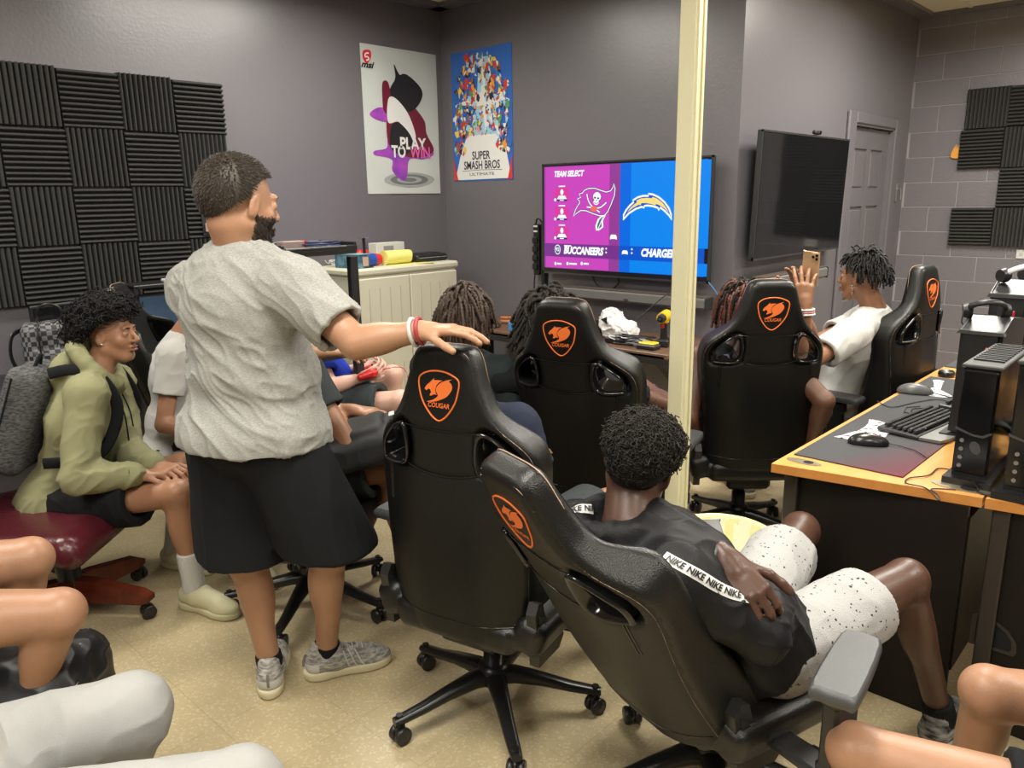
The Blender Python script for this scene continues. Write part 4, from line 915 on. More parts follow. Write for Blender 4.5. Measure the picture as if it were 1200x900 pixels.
for k in 'LR': J['an'+k][2] = .10; J['toe'+k][2] = .035
PE['hoodie'] = J
# people at the edges of the view
J = seated(-2.85, .18, rad(-38), seat=.46); J['knR'] = at(70, 718, 2.22); J['hipR'] = onz(-110, 735, .47); J['anR'] = at(42, 905, 2.38); J['knL'] = at(35, 655, 2.48); J['hipL'] = onz(-112, 680, .48); J['anL'] = at(30, 810, 2.66)
J['pel'] = (J['hipL']+J['hipR'])/2-V(.03, .02, 0)
for k in 'LR': J['an'+k][2] = .10; J['toe'+k] = J['an'+k]+V(.10, .12, -.065)
d = J['pel']-V(-2.85, .18, J['pel'][2]); d[2] = 0
for k in ('nk', 'hd', 'shL', 'shR', 'elL', 'elR', 'wrL', 'wrR'): J[k] = J[k]+d
PE['edgeA'] = J
J = seated(-2.1, -.05, rad(-35), seat=.44); J['knR'] = at(150, 838, 1.74); J['hipR'] = onz(-60, 930, .47); J['anR'] = at(120, 1010, 1.95); J['knL'] = at(282, 930, 1.60); J['hipL'] = onz(50, 1010, .46); J['anL'] = at(250, 1060, 1.8); J['knL'], J['hipL'], J['anL'], J['knR'], J['hipR'], J['anR'] = J['knR'], J['hipR'], J['anR'], J['knL'], J['hipL'], J['anL']
for k in 'LR': J['hip'+k] = J['kn'+k]+nrm(V(-.38, -.92, 0))*.43; J['hip'+k][2] = .46
J['pel'] = (J['hipL']+J['hipR'])/2
for k in 'LR': J['an'+k][2] = .10; J['toe'+k] = J['an'+k]+V(.10, .12, -.065)
d = J['pel']-V(-2.1, -.05, J['pel'][2]); d[2] = 0
for k in ('nk', 'hd', 'shL', 'shR', 'elL', 'elR', 'wrL', 'wrR'): J[k] = J[k]+d
PE['edgeB'] = J
J = seated(.2, 1.3, rad(65), seat=.44); J['knL'] = at(1003, 880, 1.60); J['hipL'] = onz(1250, 960, .46); J['anL'] = at(985, 1050, 1.85); J['knR'] = at(1158, 810, 1.72); J['hipR'] = onz(1380, 850, .47); J['anR'] = at(1120, 960, 1.95)
J['pel'] = (J['hipL']+J['hipR'])/2
for k in 'LR': J['an'+k][2] = .10; J['toe'+k] = J['an'+k]+V(-.13, .06, -.065)
d = J['pel']-V(.2, 1.3, J['pel'][2]); d[2] = 0
for k in ('nk', 'hd', 'shL', 'shR', 'elL', 'elR', 'wrL', 'wrR'): J[k] = J[k]+d
PE['edgeC'] = J
for n_ in ('edgeA', 'edgeB', 'edgeC'):      # hands rest at the hips
    J = PE[n_]; J['nk'][2] = J['pel'][2]+.50
    for k, sg in (('L', -1), ('R', 1)): J['sh'+k][2] = J['nk'][2]-.05; J['hd'][2] = J['nk'][2]+.165; J['el'+k] = J['sh'+k]+V(0, 0, -.27)-J['f']*.08+J['r']*sg*.05; J['wr'+k] = J['el'+k]+J['f']*.12-V(0, 0, .16)-J['r']*sg*.03; J['hdir'+k] = nrm(J['f']*.6-V(0, 0, 1))
# ------------------------------------------------------------------ bodies: one continuous surface each, grown from a distance field around the joints
def skin_mat(name, c, rough=.42): return mat(name, c, rough, bump=(160, .06), noise=(9, tuple(x*.86 for x in c), .3), spec=.45)
SK = {'tan': skin_mat('skin_tan', (.44, .235, .14)), 'light': skin_mat('skin_light', (.66, .40, .31)), 'brown': skin_mat('skin_brown', (.30, .145, .080)), 'dark': skin_mat('skin_dark', (.125, .058, .036)), 'deep': skin_mat('skin_deep', (.085, .040, .026), .38), 'mid': skin_mat('skin_mid', (.40, .20, .115))}
def head_axes(J):
    y = nrm(J['hf']); up = nrm(J.get('hup', V(0, 0, 1))); z = nrm(up-y*(up@y)); x = np.cross(y, z); return np.column_stack([x, y, z])
def add_head(f, J, s=1.0, k=.012, detail=True, nkw=1.0):
    A = head_axes(J); c = J['hd']; P = lambda x, y, z: c+A @ (V(x, y, z)*s)
    E = lambda x, y, z, a, b, d, kk=k, op='add', R=None: f.ell(P(x, y, z), V(a, b, d)*s, A if R is None else A @ R, kk, op)
    E(0, -.018, .032, .074, .090, .082); E(0, .022, -.020, .060, .066, .080, .02); E(0, .048, -.088, .030, .030, .024, .025)
    for g in (-1, 1):
        f.cone(P(g*.052, -.005, -.050), P(g*.020, .052, -.092), .020*s, .017*s, .02); E(g*.036, .056, -.022, .020, .018, .018, .02)
    f.cone(P(-.034, .076, .028), P(.034, .076, .028), .0105*s, k=.012)
    if detail:
        for g in (-1, 1): E(g*.031, .098, .008, .017, .016, .011, .010, 'sub')
        f.cone(P(0, .082, .018), P(0, .107, -.018), .0065*s, .0105*s, .009)
        E(0, .106, -.024, .012, .010, .009, .006)
        for g in (-1, 1): E(g*.013, .094, -.026, .0085, .010, .0075, .006)
        E(0, .084, -.050, .024, .013, .0065, .006); E(0, .083, -.062, .021, .013, .0075, .005)
        E(0, .101, -.0555, .022, .010, .0018, .002, 'sub')
        for g in (-1, 1):
            E(g*.031, .0745, .006, .0160, .0125, .0125, .004); E(g*.031, .0895, .005, .0125, .0080, .0042, .002, 'sub')
    for g in (-1, 1):
        Re = rotz(g*.35) @ rotx(-.15); E(g*.076, -.006, -.004, .0075, .019, .031, .006, 'add', Re); E(g*.074, -.012, -.022, .007, .010, .012, .005, 'add', Re)
        if detail: E(g*.083, -.002, .002, .0035, .010, .018, .003, 'sub', Re)
    f.cone(J['nk'], P(0, -.024, -.050), .060*s*nkw, .054*s*nkw, .03)
def add_hand(f, w, d, n, side, curl=.5, s=1.0, spread=.10, thumb=.5, k=.006):
    """w wrist, d direction of the fingers, n palm normal, side +1: thumb on the side cross(d,n)"""
    d = nrm(d); n = nrm(n-d*(n@d)); t = np.cross(d, n)*side; tips = []
    kn = [w+d*x*s+t*y*s+n*z*s for x, y, z in ((.088, .030, .0), (.092, .010, -.003), (.088, -.010, -.002), (.080, -.029, .003))]
    for q in kn: f.cone(w+t*((q-w)@t)*.55+d*.012*s, q, .0150*s, .0115*s, .012)
    f.cone(w-d*.02*s, w+d*.03*s, .023*s, .022*s, .012, sc=None)
    f.cone(w+t*.014*s+n*.004, w+d*.045*s+t*.034*s+n*.010*s, .016*s, .013*s, .01)
    L = ((.042, .026, .020), (.047, .030, .021), (.043, .028, .020), (.034, .021, .018)); cs = curl if isinstance(curl, (list, tuple)) else [curl]*4
    for i, q in enumerate(kn):
        a = cs[i]*.6; lat = t*math.sin(spread*(1.5-i)); p = q; rr_ = (.0096, .0098, .0092, .0082)[i]*s
        for j, l in enumerate(L[i]):
            dirn = nrm(d*math.cos(a)+n*math.sin(a)+lat*.9); p2 = p+dirn*l*s; f.cone(p, p2, rr_*(1-.07*j), rr_*(1-.07*(j+1)), .004); p = p2; a += cs[i]*(.75 if j == 0 else .5)
        tips.append(p)
    p = w+d*.040*s+t*.036*s+n*.010*s; a = 0
    for l, aa in ((.036, 0), (.031, .35), (.024, .5)):
        dirn = nrm(d*(.72+.3*aa)+t*(.65-thumb*aa*1.3)+n*(.25+thumb*aa)); p2 = p+dirn*l*s; f.cone(p, p2, .0115*s*(1-.1*aa), .0105*s*(1-.2*aa), .005); p = p2
    tips.append(p); return tips
def torso_axes(J): return np.column_stack([J['r'], J['f'], J['upv']])
def add_torso(f, J, b=1.0, g=0.0, k=.05, belly=0.0, sh=True):
    A = torso_axes(J); L = J['nk']-J['pel']; f0 = J['f']
    f.ell(J['pel']+L*.02, V(.155*b+g, .115*b+g, .125+g), A, k); f.ell(J['pel']+L*.32+f0*(.01+belly*.4), V(.138*b+g+belly*.4, .108*b+g+belly, .15+g), A, k)
    f.ell(J['pel']+L*.68-f0*.005, V(.152*b+g, .112*b+g, .17+g), A, k)
    if sh:
        for q in 'LR': f.cone(J['nk']-J['upv']*.045, J['sh'+q], .062*b+g*.8, .050*b+g, k*.8)
def leg_prims(f, J, q, b=1.0, g=0.0, t0=0.0, t1=1.0, shin=True, k=.03):
    h_, kn, an = J['hip'+q], J['kn'+q], J['an'+q]; r0, r1 = .086*b+g, .056*b+g
    f.cone(h_+(kn-h_)*t0, h_+(kn-h_)*t1, r0+(r1-r0)*t0, r0+(r1-r0)*t1, k)
    if shin:
        f.ell(kn+nrm(kn-h_)*.004, V(.052, .052, .055)*b+g, None, .02)
        f.cone(kn, an, .050*b+g, .033*b+g, .02); v = nrm(an-kn); bk = nrm((h_-kn)-v*((h_-kn)@v)); c = kn+(an-kn)*.30+bk*.018; x = np.cross(v, bk)
        f.ell(c, V(.044*b+g, .045*b+g, .12), np.column_stack([x, bk, v]), .03)
        if np.linalg.norm(h_-kn-(an-kn)*-1) > 0 and g == 0:
            for s_ in (-1, 1): f.ell(an+x*s_*.026+v*.0, V(.012, .014, .014), None, .01)
def arm_prims(f, J, q, b=1.0, g=0.0, t1=1.0, fore=True, f1=1.0, k=.02):
    s0, e, w_ = J['sh'+q], J['el'+q], J['wr'+q]
    f.cone(s0, s0+(e-s0)*t1, .049*b+g, (.049+(.040-.049)*t1)*b+g, k)
    if fore:
        f.cone(e, e+(w_-e)*f1, .040*b+g, (.040+(.026-.040)*f1)*b+g, .015)
        m_ = e+(w_-e)*.28; v = nrm(w_-e); f.ell(m_, V(.040*b+g, .040*b+g, .08), np.column_stack([nrm(np.cross(v, V(.3, .2, 1))), np.cross(v, nrm(np.cross(v, V(.3, .2, 1)))), v]), .015)
def box_of(pts, m): P = np.array(pts); return P.min(0)-m, P.max(0)+m
def finish(f, name, m, parent, fold=None, smooth=1, label=None, disp=None):
    v, F = f.nets()
    if smooth: v = lap(v, F, smooth, .5)
    if fold: v = folds(v, F, **fold)
    if disp: v = disp(v, F)
    return link(name, mesh_np(name, v, F), m, parent, label)
def make_body(root, J, skin, res=.006, b=1.0, hands=None, detail=True, hs=1.0, belly=0.0, nkw=1.0):
    pts = [J[k] for k in J if k[:2] in ('pe', 'nk', 'hd', 'sh', 'el', 'wr', 'hi', 'kn', 'an', 'to')]+[J['wrL']+J['hdirL']*.19, J['wrR']+J['hdirR']*.19]
    f = Field(*box_of(pts, .15), res); add_torso(f, J, b*.94, belly=belly*.8)
    for q in 'LR': leg_prims(f, J, q, b); arm_prims(f, J, q, b)
    for q in 'LR':
        f.cone(J['an'+q], J['an'+q]-V(0, 0, .045), .032, .030, .02); f.cone(J['an'+q]-V(0, 0, .055), J['toe'+q], .028, .024, .02)
    add_head(f, J, hs, detail=detail, nkw=nkw)
    hands = hands or {}
    for q in 'LR':
        h_ = hands.get(q, {}); n = h_.get('n', nrm(V(0, 0, -1)+J['f']*.1)); sd = h_.get('side', 1 if q == 'L' else -1)
        if h_.get('skip'): continue
        J['tips'+q] = add_hand(f, J['wr'+q], J['hdir'+q], n, sd, h_.get('curl', .45), h_.get('s', 1.0), h_.get('spread', .08), h_.get('thumb', .5))
    f.plane(V(0, 0, .006), V(0, 0, -1), .002)
    return finish(f, 'body', skin, root)
def eyes(root, J, s=1.0, closed=False):
    A = head_axes(J); c = J['hd']
    for g in (-1, 1):
        p = c+A @ (V(g*.031, .0740, .0055)*s); mb = MB(); Rq = A
        for r_, n_, o_, mi in ((.0108, 16, 0, 0), (.0056, 14, .0078, 1)):
            prof = [(r_*math.sin(t), r_*math.cos(t)) for t in np.linspace(0.02, math.pi/2 if mi else math.pi-.02, 9)]
            R2 = Rq @ rotx(-math.pi/2); mb.lathe([(a, b_*(1 if not mi else .6)) for a, b_ in prof][::-1], p+A @ V(0, o_, 0), n_, mi, R=R2)
        mb.build('eye', [mat('eye_white', (.7, .66, .6), .2), mat('iris_dark', (.02, .012, .008), .1)], root)
    mb = MB()
    for g in (-1, 1): mb.tube([c+A @ (V(g*a, y, z)*s) for a, y, z in ((.014, .0895, .027), (.024, .0905, .031), (.036, .087, .032), (.047, .078, .027))], [.002, .0034, .003, .001], 6, flat=.6)
    mb.build('eyebrows', MATS.get('hair_black') or mat('hair_black', (.010, .009, .008), .6), root)
def lips(root, J, m, s=1.0):
    A = head_axes(J); c = J['hd']; f = Field(c-.13, c+.13, .0022); P = lambda x, y, z: c+A @ (V(x, y, z)*s)
    f.ell(P(0, .0895, -.0495), V(.021, .0105, .0055)*s, A, .003); f.ell(P(0, .0885, -.0620), V(.0195, .0115, .0068)*s, A, .003); f.ell(P(0, .100, -.0555), V(.024, .010, .0012)*s, A, .002, 'sub')
    finish(f, 'lips', m, root, smooth=1)
# ------------------------------------------------------------------ hair
M_HB = mat('hair_black', (.008, .007, .0065), .6, spec=.25); M_HBR = mat('hair_brown', (.045, .026, .015), .6); M_HGB = mat('hair_short_brown', (.040, .028, .020), .55); M_HRED = mat('hair_auburn', (.10, .028, .014), .6); M_HSOFT = mat('hair_soft_brown_black', (.022, .018, .015), .7, spec=.25)
def fib(n):
    i = np.arange(n)+.5; ph = np.arccos(1-2*i/n); th = math.pi*(1+5**.5)*i; return np.stack([np.cos(th)*np.sin(ph), np.sin(th)*np.sin(ph), np.cos(ph)], 1)
def scalp_ok(d, front=.30, low=-.35, side=-.10):
    """unit directions in head frame (x right, y forward, z up) that carry hair"""
    y, z = d[:, 1], d[:, 2]; lim = np.where(y > .25, front+.25*(y-.25), np.where(y > -.15, side+(front-side)*np.clip((y+.15)/.4, 0, 1), low+(side-low)*np.clip((y+.8)/.65, 0, 1)))
    return z > lim
def cap(root, J, m, s=1.0, th=.006, res=.006, **kw):
    pass
RAD = V(.078, .096, .092); CEN = V(0, -.016, .028)
def hair_obj(root, J, kind, m, s=1.0, n=700, L=.03, r=.003, seed=1, front=.30, low=-.45, side=-.05, steps=7, grow=1.0, wild=.4, part=None, fade=False, coil=.007, turns=14):
    rg = np.random.default_rng(seed); A = head_axes(J); c0 = J['hd']+A @ (CEN*s)
    d = fib(int(n*2.2)); d += rg.normal(0, .03, d.shape); d /= np.linalg.norm(d, axis=1, keepdims=True); d = d[scalp_ok(d, front, low, side)]
    if part is not None: d = d[part(d)]
    R0 = RAD*s; nrmv = d/R0; nrmv /= np.linalg.norm(nrmv, axis=1, keepdims=True); P = np.zeros((len(d), steps, 3)); k = len(d)
    zdn = A.T @ V(0, 0, -1)
    if kind == 'curl':      # springy coils standing off the scalp
        Ls = L*grow*rg.uniform(.7, 1.25, k)*(np.clip((d[:, 2]+.35)/.85, .22, 1) if fade else 1); a0 = rg.uniform(0, 6.28, k); t1 = np.cross(nrmv, rg.normal(0, 1, d.shape)); t1 /= np.linalg.norm(t1, axis=1, keepdims=True); t2 = np.cross(nrmv, t1); lean_ = rg.normal(0, wild, d.shape)
        for i in range(steps):
            t = i/(steps-1); q = coil*min(1, t*3+.3); P[:, i] = d*R0+nrmv*(Ls*(1-(1-t)**1.5))[:, None]*.9+(lean_+V(0, 0, -.25))*(Ls*t*t)[:, None]+q*(np.cos(a0+t*turns)[:, None]*t1+np.sin(a0+t*turns)[:, None]*t2)
        rad_ = np.broadcast_to(r*np.linspace(1.1, .8, steps), (k, steps))
    elif kind == 'short':   # combed short hair
        Ls = L*rg.uniform(.8, 1.2, k); fw = V(.15, .9, .1); flow = fw*np.where(d[:, 1:2] > -.4, 1, -.1)+V(0, 0, -.6)*(d[:, 1:2] < .1); flow = flow-nrmv*np.sum(flow*nrmv, 1)[:, None]+rg.normal(0, wild, d.shape)*.4
        for i in range(steps): t = i/(steps-1); P[:, i] = d*R0*.99+nrmv*(Ls*t*.42)[:, None]*(1-.35*t)+flow*(Ls*t)[:, None]*.7
        rad_ = np.broadcast_to(r*np.linspace(1.2, .35, steps), (k, steps))
    else:                   # twists or dreads: out, then down
        Ls = L*rg.uniform(.75, 1.15, k); p = d*R0; v = nrmv+rg.normal(0, .12, d.shape); wob = rg.normal(0, wild, (k, 3))
        for i in range(steps):
            P[:, i] = p; st = Ls/(steps-1); v = v+zdn*(.42 if kind == 'hang' else .25)+wob*.10+rg.normal(0, .05, d.shape); v /= np.linalg.norm(v, axis=1, keepdims=True); p = p+v*st[:, None]
            q = p/(R0*(1.05)); ln = np.linalg.norm(q, axis=1); ins = (ln < 1) & (p[:, 2] > -.05); p = np.where(ins[:, None], p/np.maximum(ln, 1e-6)[:, None], p)
        rad_ = r*(1+.28*np.cos(np.arange(steps)*math.pi))[None]*np.linspace(1.1, .75, steps)[None]*rg.uniform(.8, 1.2, (k, 1)); rad_ = np.broadcast_to(rad_, (k, steps))
    W = P @ A.T+c0; v1, F1 = tube_arrays(W, rad_, 4 if kind != 'short' else 3)
    f = Field(c0-.13*s, c0+.13*s, .006); f.ell(c0, R0*.985+.003, A, .001)
    v2, F2 = f.nets(); loc = (v2-c0) @ A; dd = loc/np.linalg.norm(loc, axis=1, keepdims=True); ok = scalp_ok(dd, front-.02, low-.03, side-.02); keep = ok[F2].all(1)
    # keep the scalp cap only where hair grows and where it is outside the face
    used = np.unique(F2[keep]); mp = -np.ones(len(v2), int); mp[used] = np.arange(len(used))
    vv = np.concatenate([v1, v2[used]]); me = mesh_np('hair', vv, [F1, mp[F2[keep]]+len(v1)])
    return link('hair', me, m, root)
# ------------------------------------------------------------------ clothes
def shirt(root, J, m, b=1.0, g=.016, belly=0.0, sleeve=.62, fore=0.0, hem=.0, res=.006, fold=None, name='t_shirt', sg=.014, neck=True, loose=0.0, label=None, extra=None, side_folds=True):
    pts = [J['pel'], J['nk'], J['shL'], J['shR'], J['elL'], J['elR'], J['pel']-J['upv']*.12]+([J['wrL'], J['wrR']] if fore else [])
    f = Field(*box_of(pts, .22), res); add_torso(f, J, b, g, belly=belly)
    A = torso_axes(J)
    if loose: f.ell(J['pel']+J['upv']*(.02+hem)+J['f']*belly*.5, V(.165*b+g+loose, .130*b+g+loose+belly*.7, .16), A, .05)
    if extra: extra(f)
    f.plane(J['pel']+J['upv']*hem, -J['upv'], .004)
    for q in 'LR':
        g2 = f.new(); arm_prims(g2, J, q, b, sg, t1=sleeve if not fore else 1.0, fore=fore > 0, f1=fore, k=.03)
        if not fore:        # square sleeve ends with an open rim
            s0, e = J['sh'+q], J['el'+q]; h_ = s0+(e-s0)*(sleeve-.04); u = nrm(e-s0); g2.plane(h_, u, .004); g2.cone(h_-u*.04, h_+u*.05, .046*b+sg*.3, .044*b+sg*.3, .003, 'sub')
        f.merge(g2, .035)
    if neck: f.cone(J['nk']-J['upv']*.005+J['f']*.01, J['nk']+(J['hd']-J['nk'])*.9, .064*b, .075*b, .008, 'sub')
    return finish(f, name, m, root, fold, label=label)
def shorts(root, J, m, b=1.0, g=.014, t1=.85, top=.02, res=.006, fold=None, name='shorts', flare=.016, drape=0.0, hollow=True, hemn=None):
    pts = [J['pel']+J['upv']*.1, J['hipL'], J['hipR'], J['knL'], J['knR']]; f = Field(*box_of(pts, .2), res); A = torso_axes(J)
    f.ell(J['pel']+(J['nk']-J['pel'])*.02, V(.158*b+g, .118*b+g, .13+g), A, .04)
    f.plane(J['pel']+J['upv']*(.10+top), J['upv'], .004)
    for q in 'LR':
        h_, kn = J['hip'+q], J['kn'+q]; u = nrm(kn-h_); e = h_+(kn-h_)*t1; g2 = f.new(); g2.cone(h_, e+u*.06, .090*b+g, .076*b+g+flare, .04)
        if drape: g2.cone(h_-V(0, 0, .02), e+u*.06-V(0, 0, drape), .086*b+g, .072*b+g+flare, .04)
        g2.plane(e, u if hemn is None else hemn, .004)
        if hollow: g2.cone(e-u*.05, e+u*.07, (.066+.5*flare)*b, (.070+.6*flare)*b, .003, 'sub')
        f.merge(g2, .03)
    return finish(f, name, m, root, fold)
def trousers(root, J, m, b=1.0, g=.02, res=.006, fold=None):
    pts = [J['pel']+J['upv']*.1, J['hipL'], J['hipR'], J['knL'], J['knR'], J['anL'], J['anR']]; f = Field(*box_of(pts, .2), res); A = torso_axes(J)
    f.ell(J['pel'], V(.158*b+g, .118*b+g, .13+g), A, .04)
    f.plane(J['pel']+J['upv']*.12, J['upv'], .004)
    for q in 'LR': f.cone(J['hip'+q], J['kn'+q], .088*b+g, .062*b+g, .04); f.cone(J['kn'+q], J['an'+q], .060*b+g, .046*b+g, .03)
    f.plane(V(0, 0, .06), V(0, 0, -1), .004)
    return finish(f, 'trousers', m, root, fold)
def sock(root, J, q, m, h0=.10, g=.006):
    an, kn, toe = J['an'+q], J['kn'+q], J['toe'+q]; u = nrm(kn-an); f = Field(*box_of([an, toe, an+u*h0], .08), .005)
    f.cone(an, an+u*h0, .036+g, .039+g, .015); f.cone(an, an-V(0, 0, .045), .038, .036, .02); f.cone(an-V(0, 0, .05), toe, .034, .028, .02); f.plane(an+u*h0, u, .003); f.plane(V(0, 0, .012), V(0, 0, -1), .002)
    def rib(v, F):
        N = vnormals(v, F); a = np.arctan2(v[:, 0]-an[0], v[:, 1]-an[1]); return v+N*(.0008*np.sin(a*28)*(v[:, 2] > .09))[:, None]
    return finish(f, 'sock', m, root, disp=rib)
def shoe(root, J, q, m_up, m_sole, kind='runner', label=None, L=None):
    an, toe = J['an'+q], J['toe'+q]; d = toe-an; d[2] = 0; ln = np.linalg.norm(d); d = d/ln; r_ = V(d[1], -d[0], 0); o = an.copy(); o[2] = 0
    f = Field(*box_of([o-d*.10-r_*.07, o+d*.26+r_*.07, o-d*.1+r_*.07, o+d*.26-r_*.07, o+V(0, 0, .15)], .02), .0045); P = lambda a, c, z: o+d*a+r_*c+V(0, 0, z); A = np.column_stack([d, -r_, V(0, 0, 1)])
    f.cone(P(-.035, 0, .055), P(.02, 0, .06), .042, .044, .02); f.cone(P(.02, 0, .060), P(.14, 0, .045), .046, .040, .02); f.ell(P(.155, 0, .035), V(.065, .045, .034), A, .02)
    if kind == 'runner':
        f.cone(P(-.035, 0, .075), P(-.02, 0, .105), .036, .036, .015); f.cone(P(.02, 0, .085), P(.01, 0, .105), .036, .034, .015)
        f.cone(an-V(0, 0, .03)+d*.0, an+V(0, 0, .08), .034, .040, .004, 'sub')
    f.plane(V(0, 0, .022), V(0, 0, -1), .003); up = finish(f, 'shoe', m_up, root, label=label)
    g_ = Field(*box_of([o-d*.10-r_*.07, o+d*.26+r_*.07, o-d*.1+r_*.07, o+d*.26-r_*.07, o+V(0, 0, .05)], .02), .0045)
    g_.ell(P(-.03, 0, .02), V(.055, .042, .05), A, .03); g_.ell(P(.06, 0, .02), V(.11, .040, .05), A, .03); g_.ell(P(.145, 0, .02), V(.078, .050, .05), A, .03); g_.plane(V(0, 0, .034 if kind == 'runner' else .030), V(0, 0, 1), .006); g_.plane(V(0, 0, .001), V(0, 0, -1), .004)
    finish(g_, 'sole', m_sole, up); return up
def runner_detail(J, q, up):
    an, toe = J['an'+q], J['toe'+q]; d = toe-an; d[2] = 0; d = nrm(d); r_ = V(d[1], -d[0], 0); o = V(an[0], an[1], 0); vs_ = np.array([tuple(v.co) for v in up.data.vertices]); from mathutils.bvhtree import BVHTree as BT
    bt = BT.FromPolygons([tuple(v) for v in vs_], [tuple(p.vertices) for p in up.data.polygons]); P = lambda a, c, z: o+d*a+r_*c+V(0, 0, z)
    def hug(L, off=.0012):
        out = []
        for a, c, z in L:
            p = P(a, c, z); h_ = bt.find_nearest(tuple(p)); out.append(V(*h_[0])+V(*h_[1])*off)
        return out
    for sg in (-1, 1):
        for k in range(3):
            a0 = .045+.022*k; MB().tube(hug([(a0+.025*(1-t), sg*(.050-.028*t), .034+.055*t) for t in np.linspace(0, 1, 8)]), .0042, 6, flat=.5).build('side_stripe', M_RUB, up)
    for k in range(5): MB().tube(hug([(.055+.016*k, c, .11-.006*k) for c in np.linspace(-.022, .022, 7)], .002), .0022, 5).build('lace', M_RUB, up)
    vsx = []; n1, n2 = 9, 5
    for i in range(n1):
        an_ = math.pi*(.5+(i/(n1-1))*1.0)
        for j in range(n2): t = j/(n2-1); vsx.append((-.035+.055*math.cos(an_), .05*math.sin(an_), .030+.040*t))
    H_ = hug(vsx, .0022); MB().add(H_, [(i*n2+j, i*n2+j+1, (i+1)*n2+j+1, (i+1)*n2+j) for i in range(n1-1) for j in range(n2-1)], 0, True).build('heel_counter', M_RUB, up)
    MB().tube(hug([(-.085, 0, z) for z in np.linspace(.05, .10, 5)], .003), .007, 6, flat=.5).build('heel_tab', mat('taupe_tab', (.20, .18, .15), .6), up)
def lap_path(P, it):
    for _ in range(it): P = P.copy(); P[1:-1] = .5*P[1:-1]+.25*(P[2:]+P[:-2])
    return P
def person(label): return thing('person', label, 'person')
# ------------------------------------------------------------------ cloth materials
def heather(name, c1, c2, sc=240):
    m = mat(name, c1, .85, bump=(500, .25), spec=.25); nt = m.node_tree; b = nt.nodes['Principled BSDF']; tc = nt.nodes.new('ShaderNodeTexCoord'); mp = nt.nodes.new('ShaderNodeMapping'); mp.inputs['Scale'].default_value = (.35, .35, 1.2)
    n = nt.nodes.new('ShaderNodeTexNoise'); n.inputs['Scale'].default_value = sc; n.inputs['Detail'].default_value = 3; r = nt.nodes.new('ShaderNodeValToRGB'); r.color_ramp.elements[0].position = .36; r.color_ramp.elements[1].position = .64
    r.color_ramp.elements[0].color = (*c1, 1); r.color_ramp.elements[1].color = (*c2, 1); L_ = nt.links.new; L_(tc.outputs['Object'], mp.inputs[0]); L_(mp.outputs[0], n.inputs['Vector']); L_(n.outputs['Fac'], r.inputs[0]); L_(r.outputs[0], b.inputs['Base Color']); return m
def cloth(name, c, rough=.85, b=(500, .2)): return mat(name, c, rough, bump=b, spec=.25)
M_GREYT = heather('grey_heather_jersey', (.27, .27, .25), (.37, .37, .345), 420); M_BLKC = cloth('black_cloth', (.0085, .0095, .011)); M_WHT = cloth('white_jersey', (.52, .515, .49)); M_OLV = cloth('olive_fleece', (.27, .265, .145)); M_BLU = cloth('royal_blue_jersey', (.012, .035, .36))
M_DGR = cloth('dark_grey_jersey', (.035, .042, .045)); M_NAVY = cloth('navy_jersey', (.012, .017, .036)); M_DTEAL = cloth('dark_green_grey_jersey', (.022, .030, .030)); M_LGT = heather('pale_grey_sweat_cloth', (.46, .46, .45), (.56, .56, .55), 90); M_SOCK = cloth('white_sock', (.62, .62, .60), .9, (300, .5))
M_KNIT = heather('grey_knit_shoe', (.20, .19, .18), (.52, .50, .46), 120); M_SOLE = mat('cream_foam_sole', (.66, .60, .40), .6, bump=(120, .2)); M_SLIDE = mat('cream_slide', (.55, .52, .33), .6); M_RUB = mat('white_plastic', (.6, .6, .58), .45)
# speckled shorts
M_SPK = mat('speckled_white_fleece', (.52, .52, .50), .9, bump=(300, .3)); nt = M_SPK.node_tree; b = nt.nodes['Principled BSDF']; tc = nt.nodes.new('ShaderNodeTexCoord'); vo = nt.nodes.new('ShaderNodeTexVoronoi'); vo.inputs['Scale'].default_value = 95; vo.inputs['Randomness'].default_value = 1
nz = nt.nodes.new('ShaderNodeTexNoise'); nz.inputs['Scale'].default_value = 60; mx = nt.nodes.new('ShaderNodeMix'); mx.data_type = 'RGBA'; mx.inputs[0].default_value = .012; nt.links.new(tc.outputs['Object'], nz.inputs['Vector']); nt.links.new(tc.outputs['Object'], mx.inputs[6]); nt.links.new(nz.outputs['Color'], mx.inputs[7]); nt.links.new(mx.outputs[2], vo.inputs['Vector'])
s2 = nt.nodes.new('ShaderNodeSeparateColor'); nt.links.new(vo.outputs['Color'], s2.inputs[0]); mr = nt.nodes.new('ShaderNodeMapRange'); mr.inputs[1].default_value = .45; mr.inputs[2].default_value = 1; mr.inputs[3].default_value = .0; mr.inputs[4].default_value = .36; nt.links.new(s2.outputs[0], mr.inputs[0])
lt = nt.nodes.new('ShaderNodeMath'); lt.operation = 'LESS_THAN'; nt.links.new(vo.outputs['Distance'], lt.inputs[0]); nt.links.new(mr.outputs[0], lt.inputs[1]); cm = nt.nodes.new('ShaderNodeMix'); cm.data_type = 'RGBA'; cm.inputs[6].default_value = (.38, .38, .375, 1); cm.inputs[7].default_value = (.03, .03, .03, 1)
nt.links.new(lt.outputs[0], cm.inputs[0]); nt.links.new(cm.outputs[2], b.inputs['Base Color'])
def ring(name, c, ax, r, tr, m, root, flat=1.0, label=None, n=28, wob=0):
    ax = nrm(ax); x = nrm(np.cross(ax, V(.1, .3, 1))); y = np.cross(ax, x)
    return MB().tube([c+(x*math.cos(t)+y*math.sin(t))*(r+wob*math.sin(t*9)) for t in np.linspace(0, 2*math.pi, n, endpoint=False)], tr, 7, closed=True, flat=flat).build(name, m, root, label)

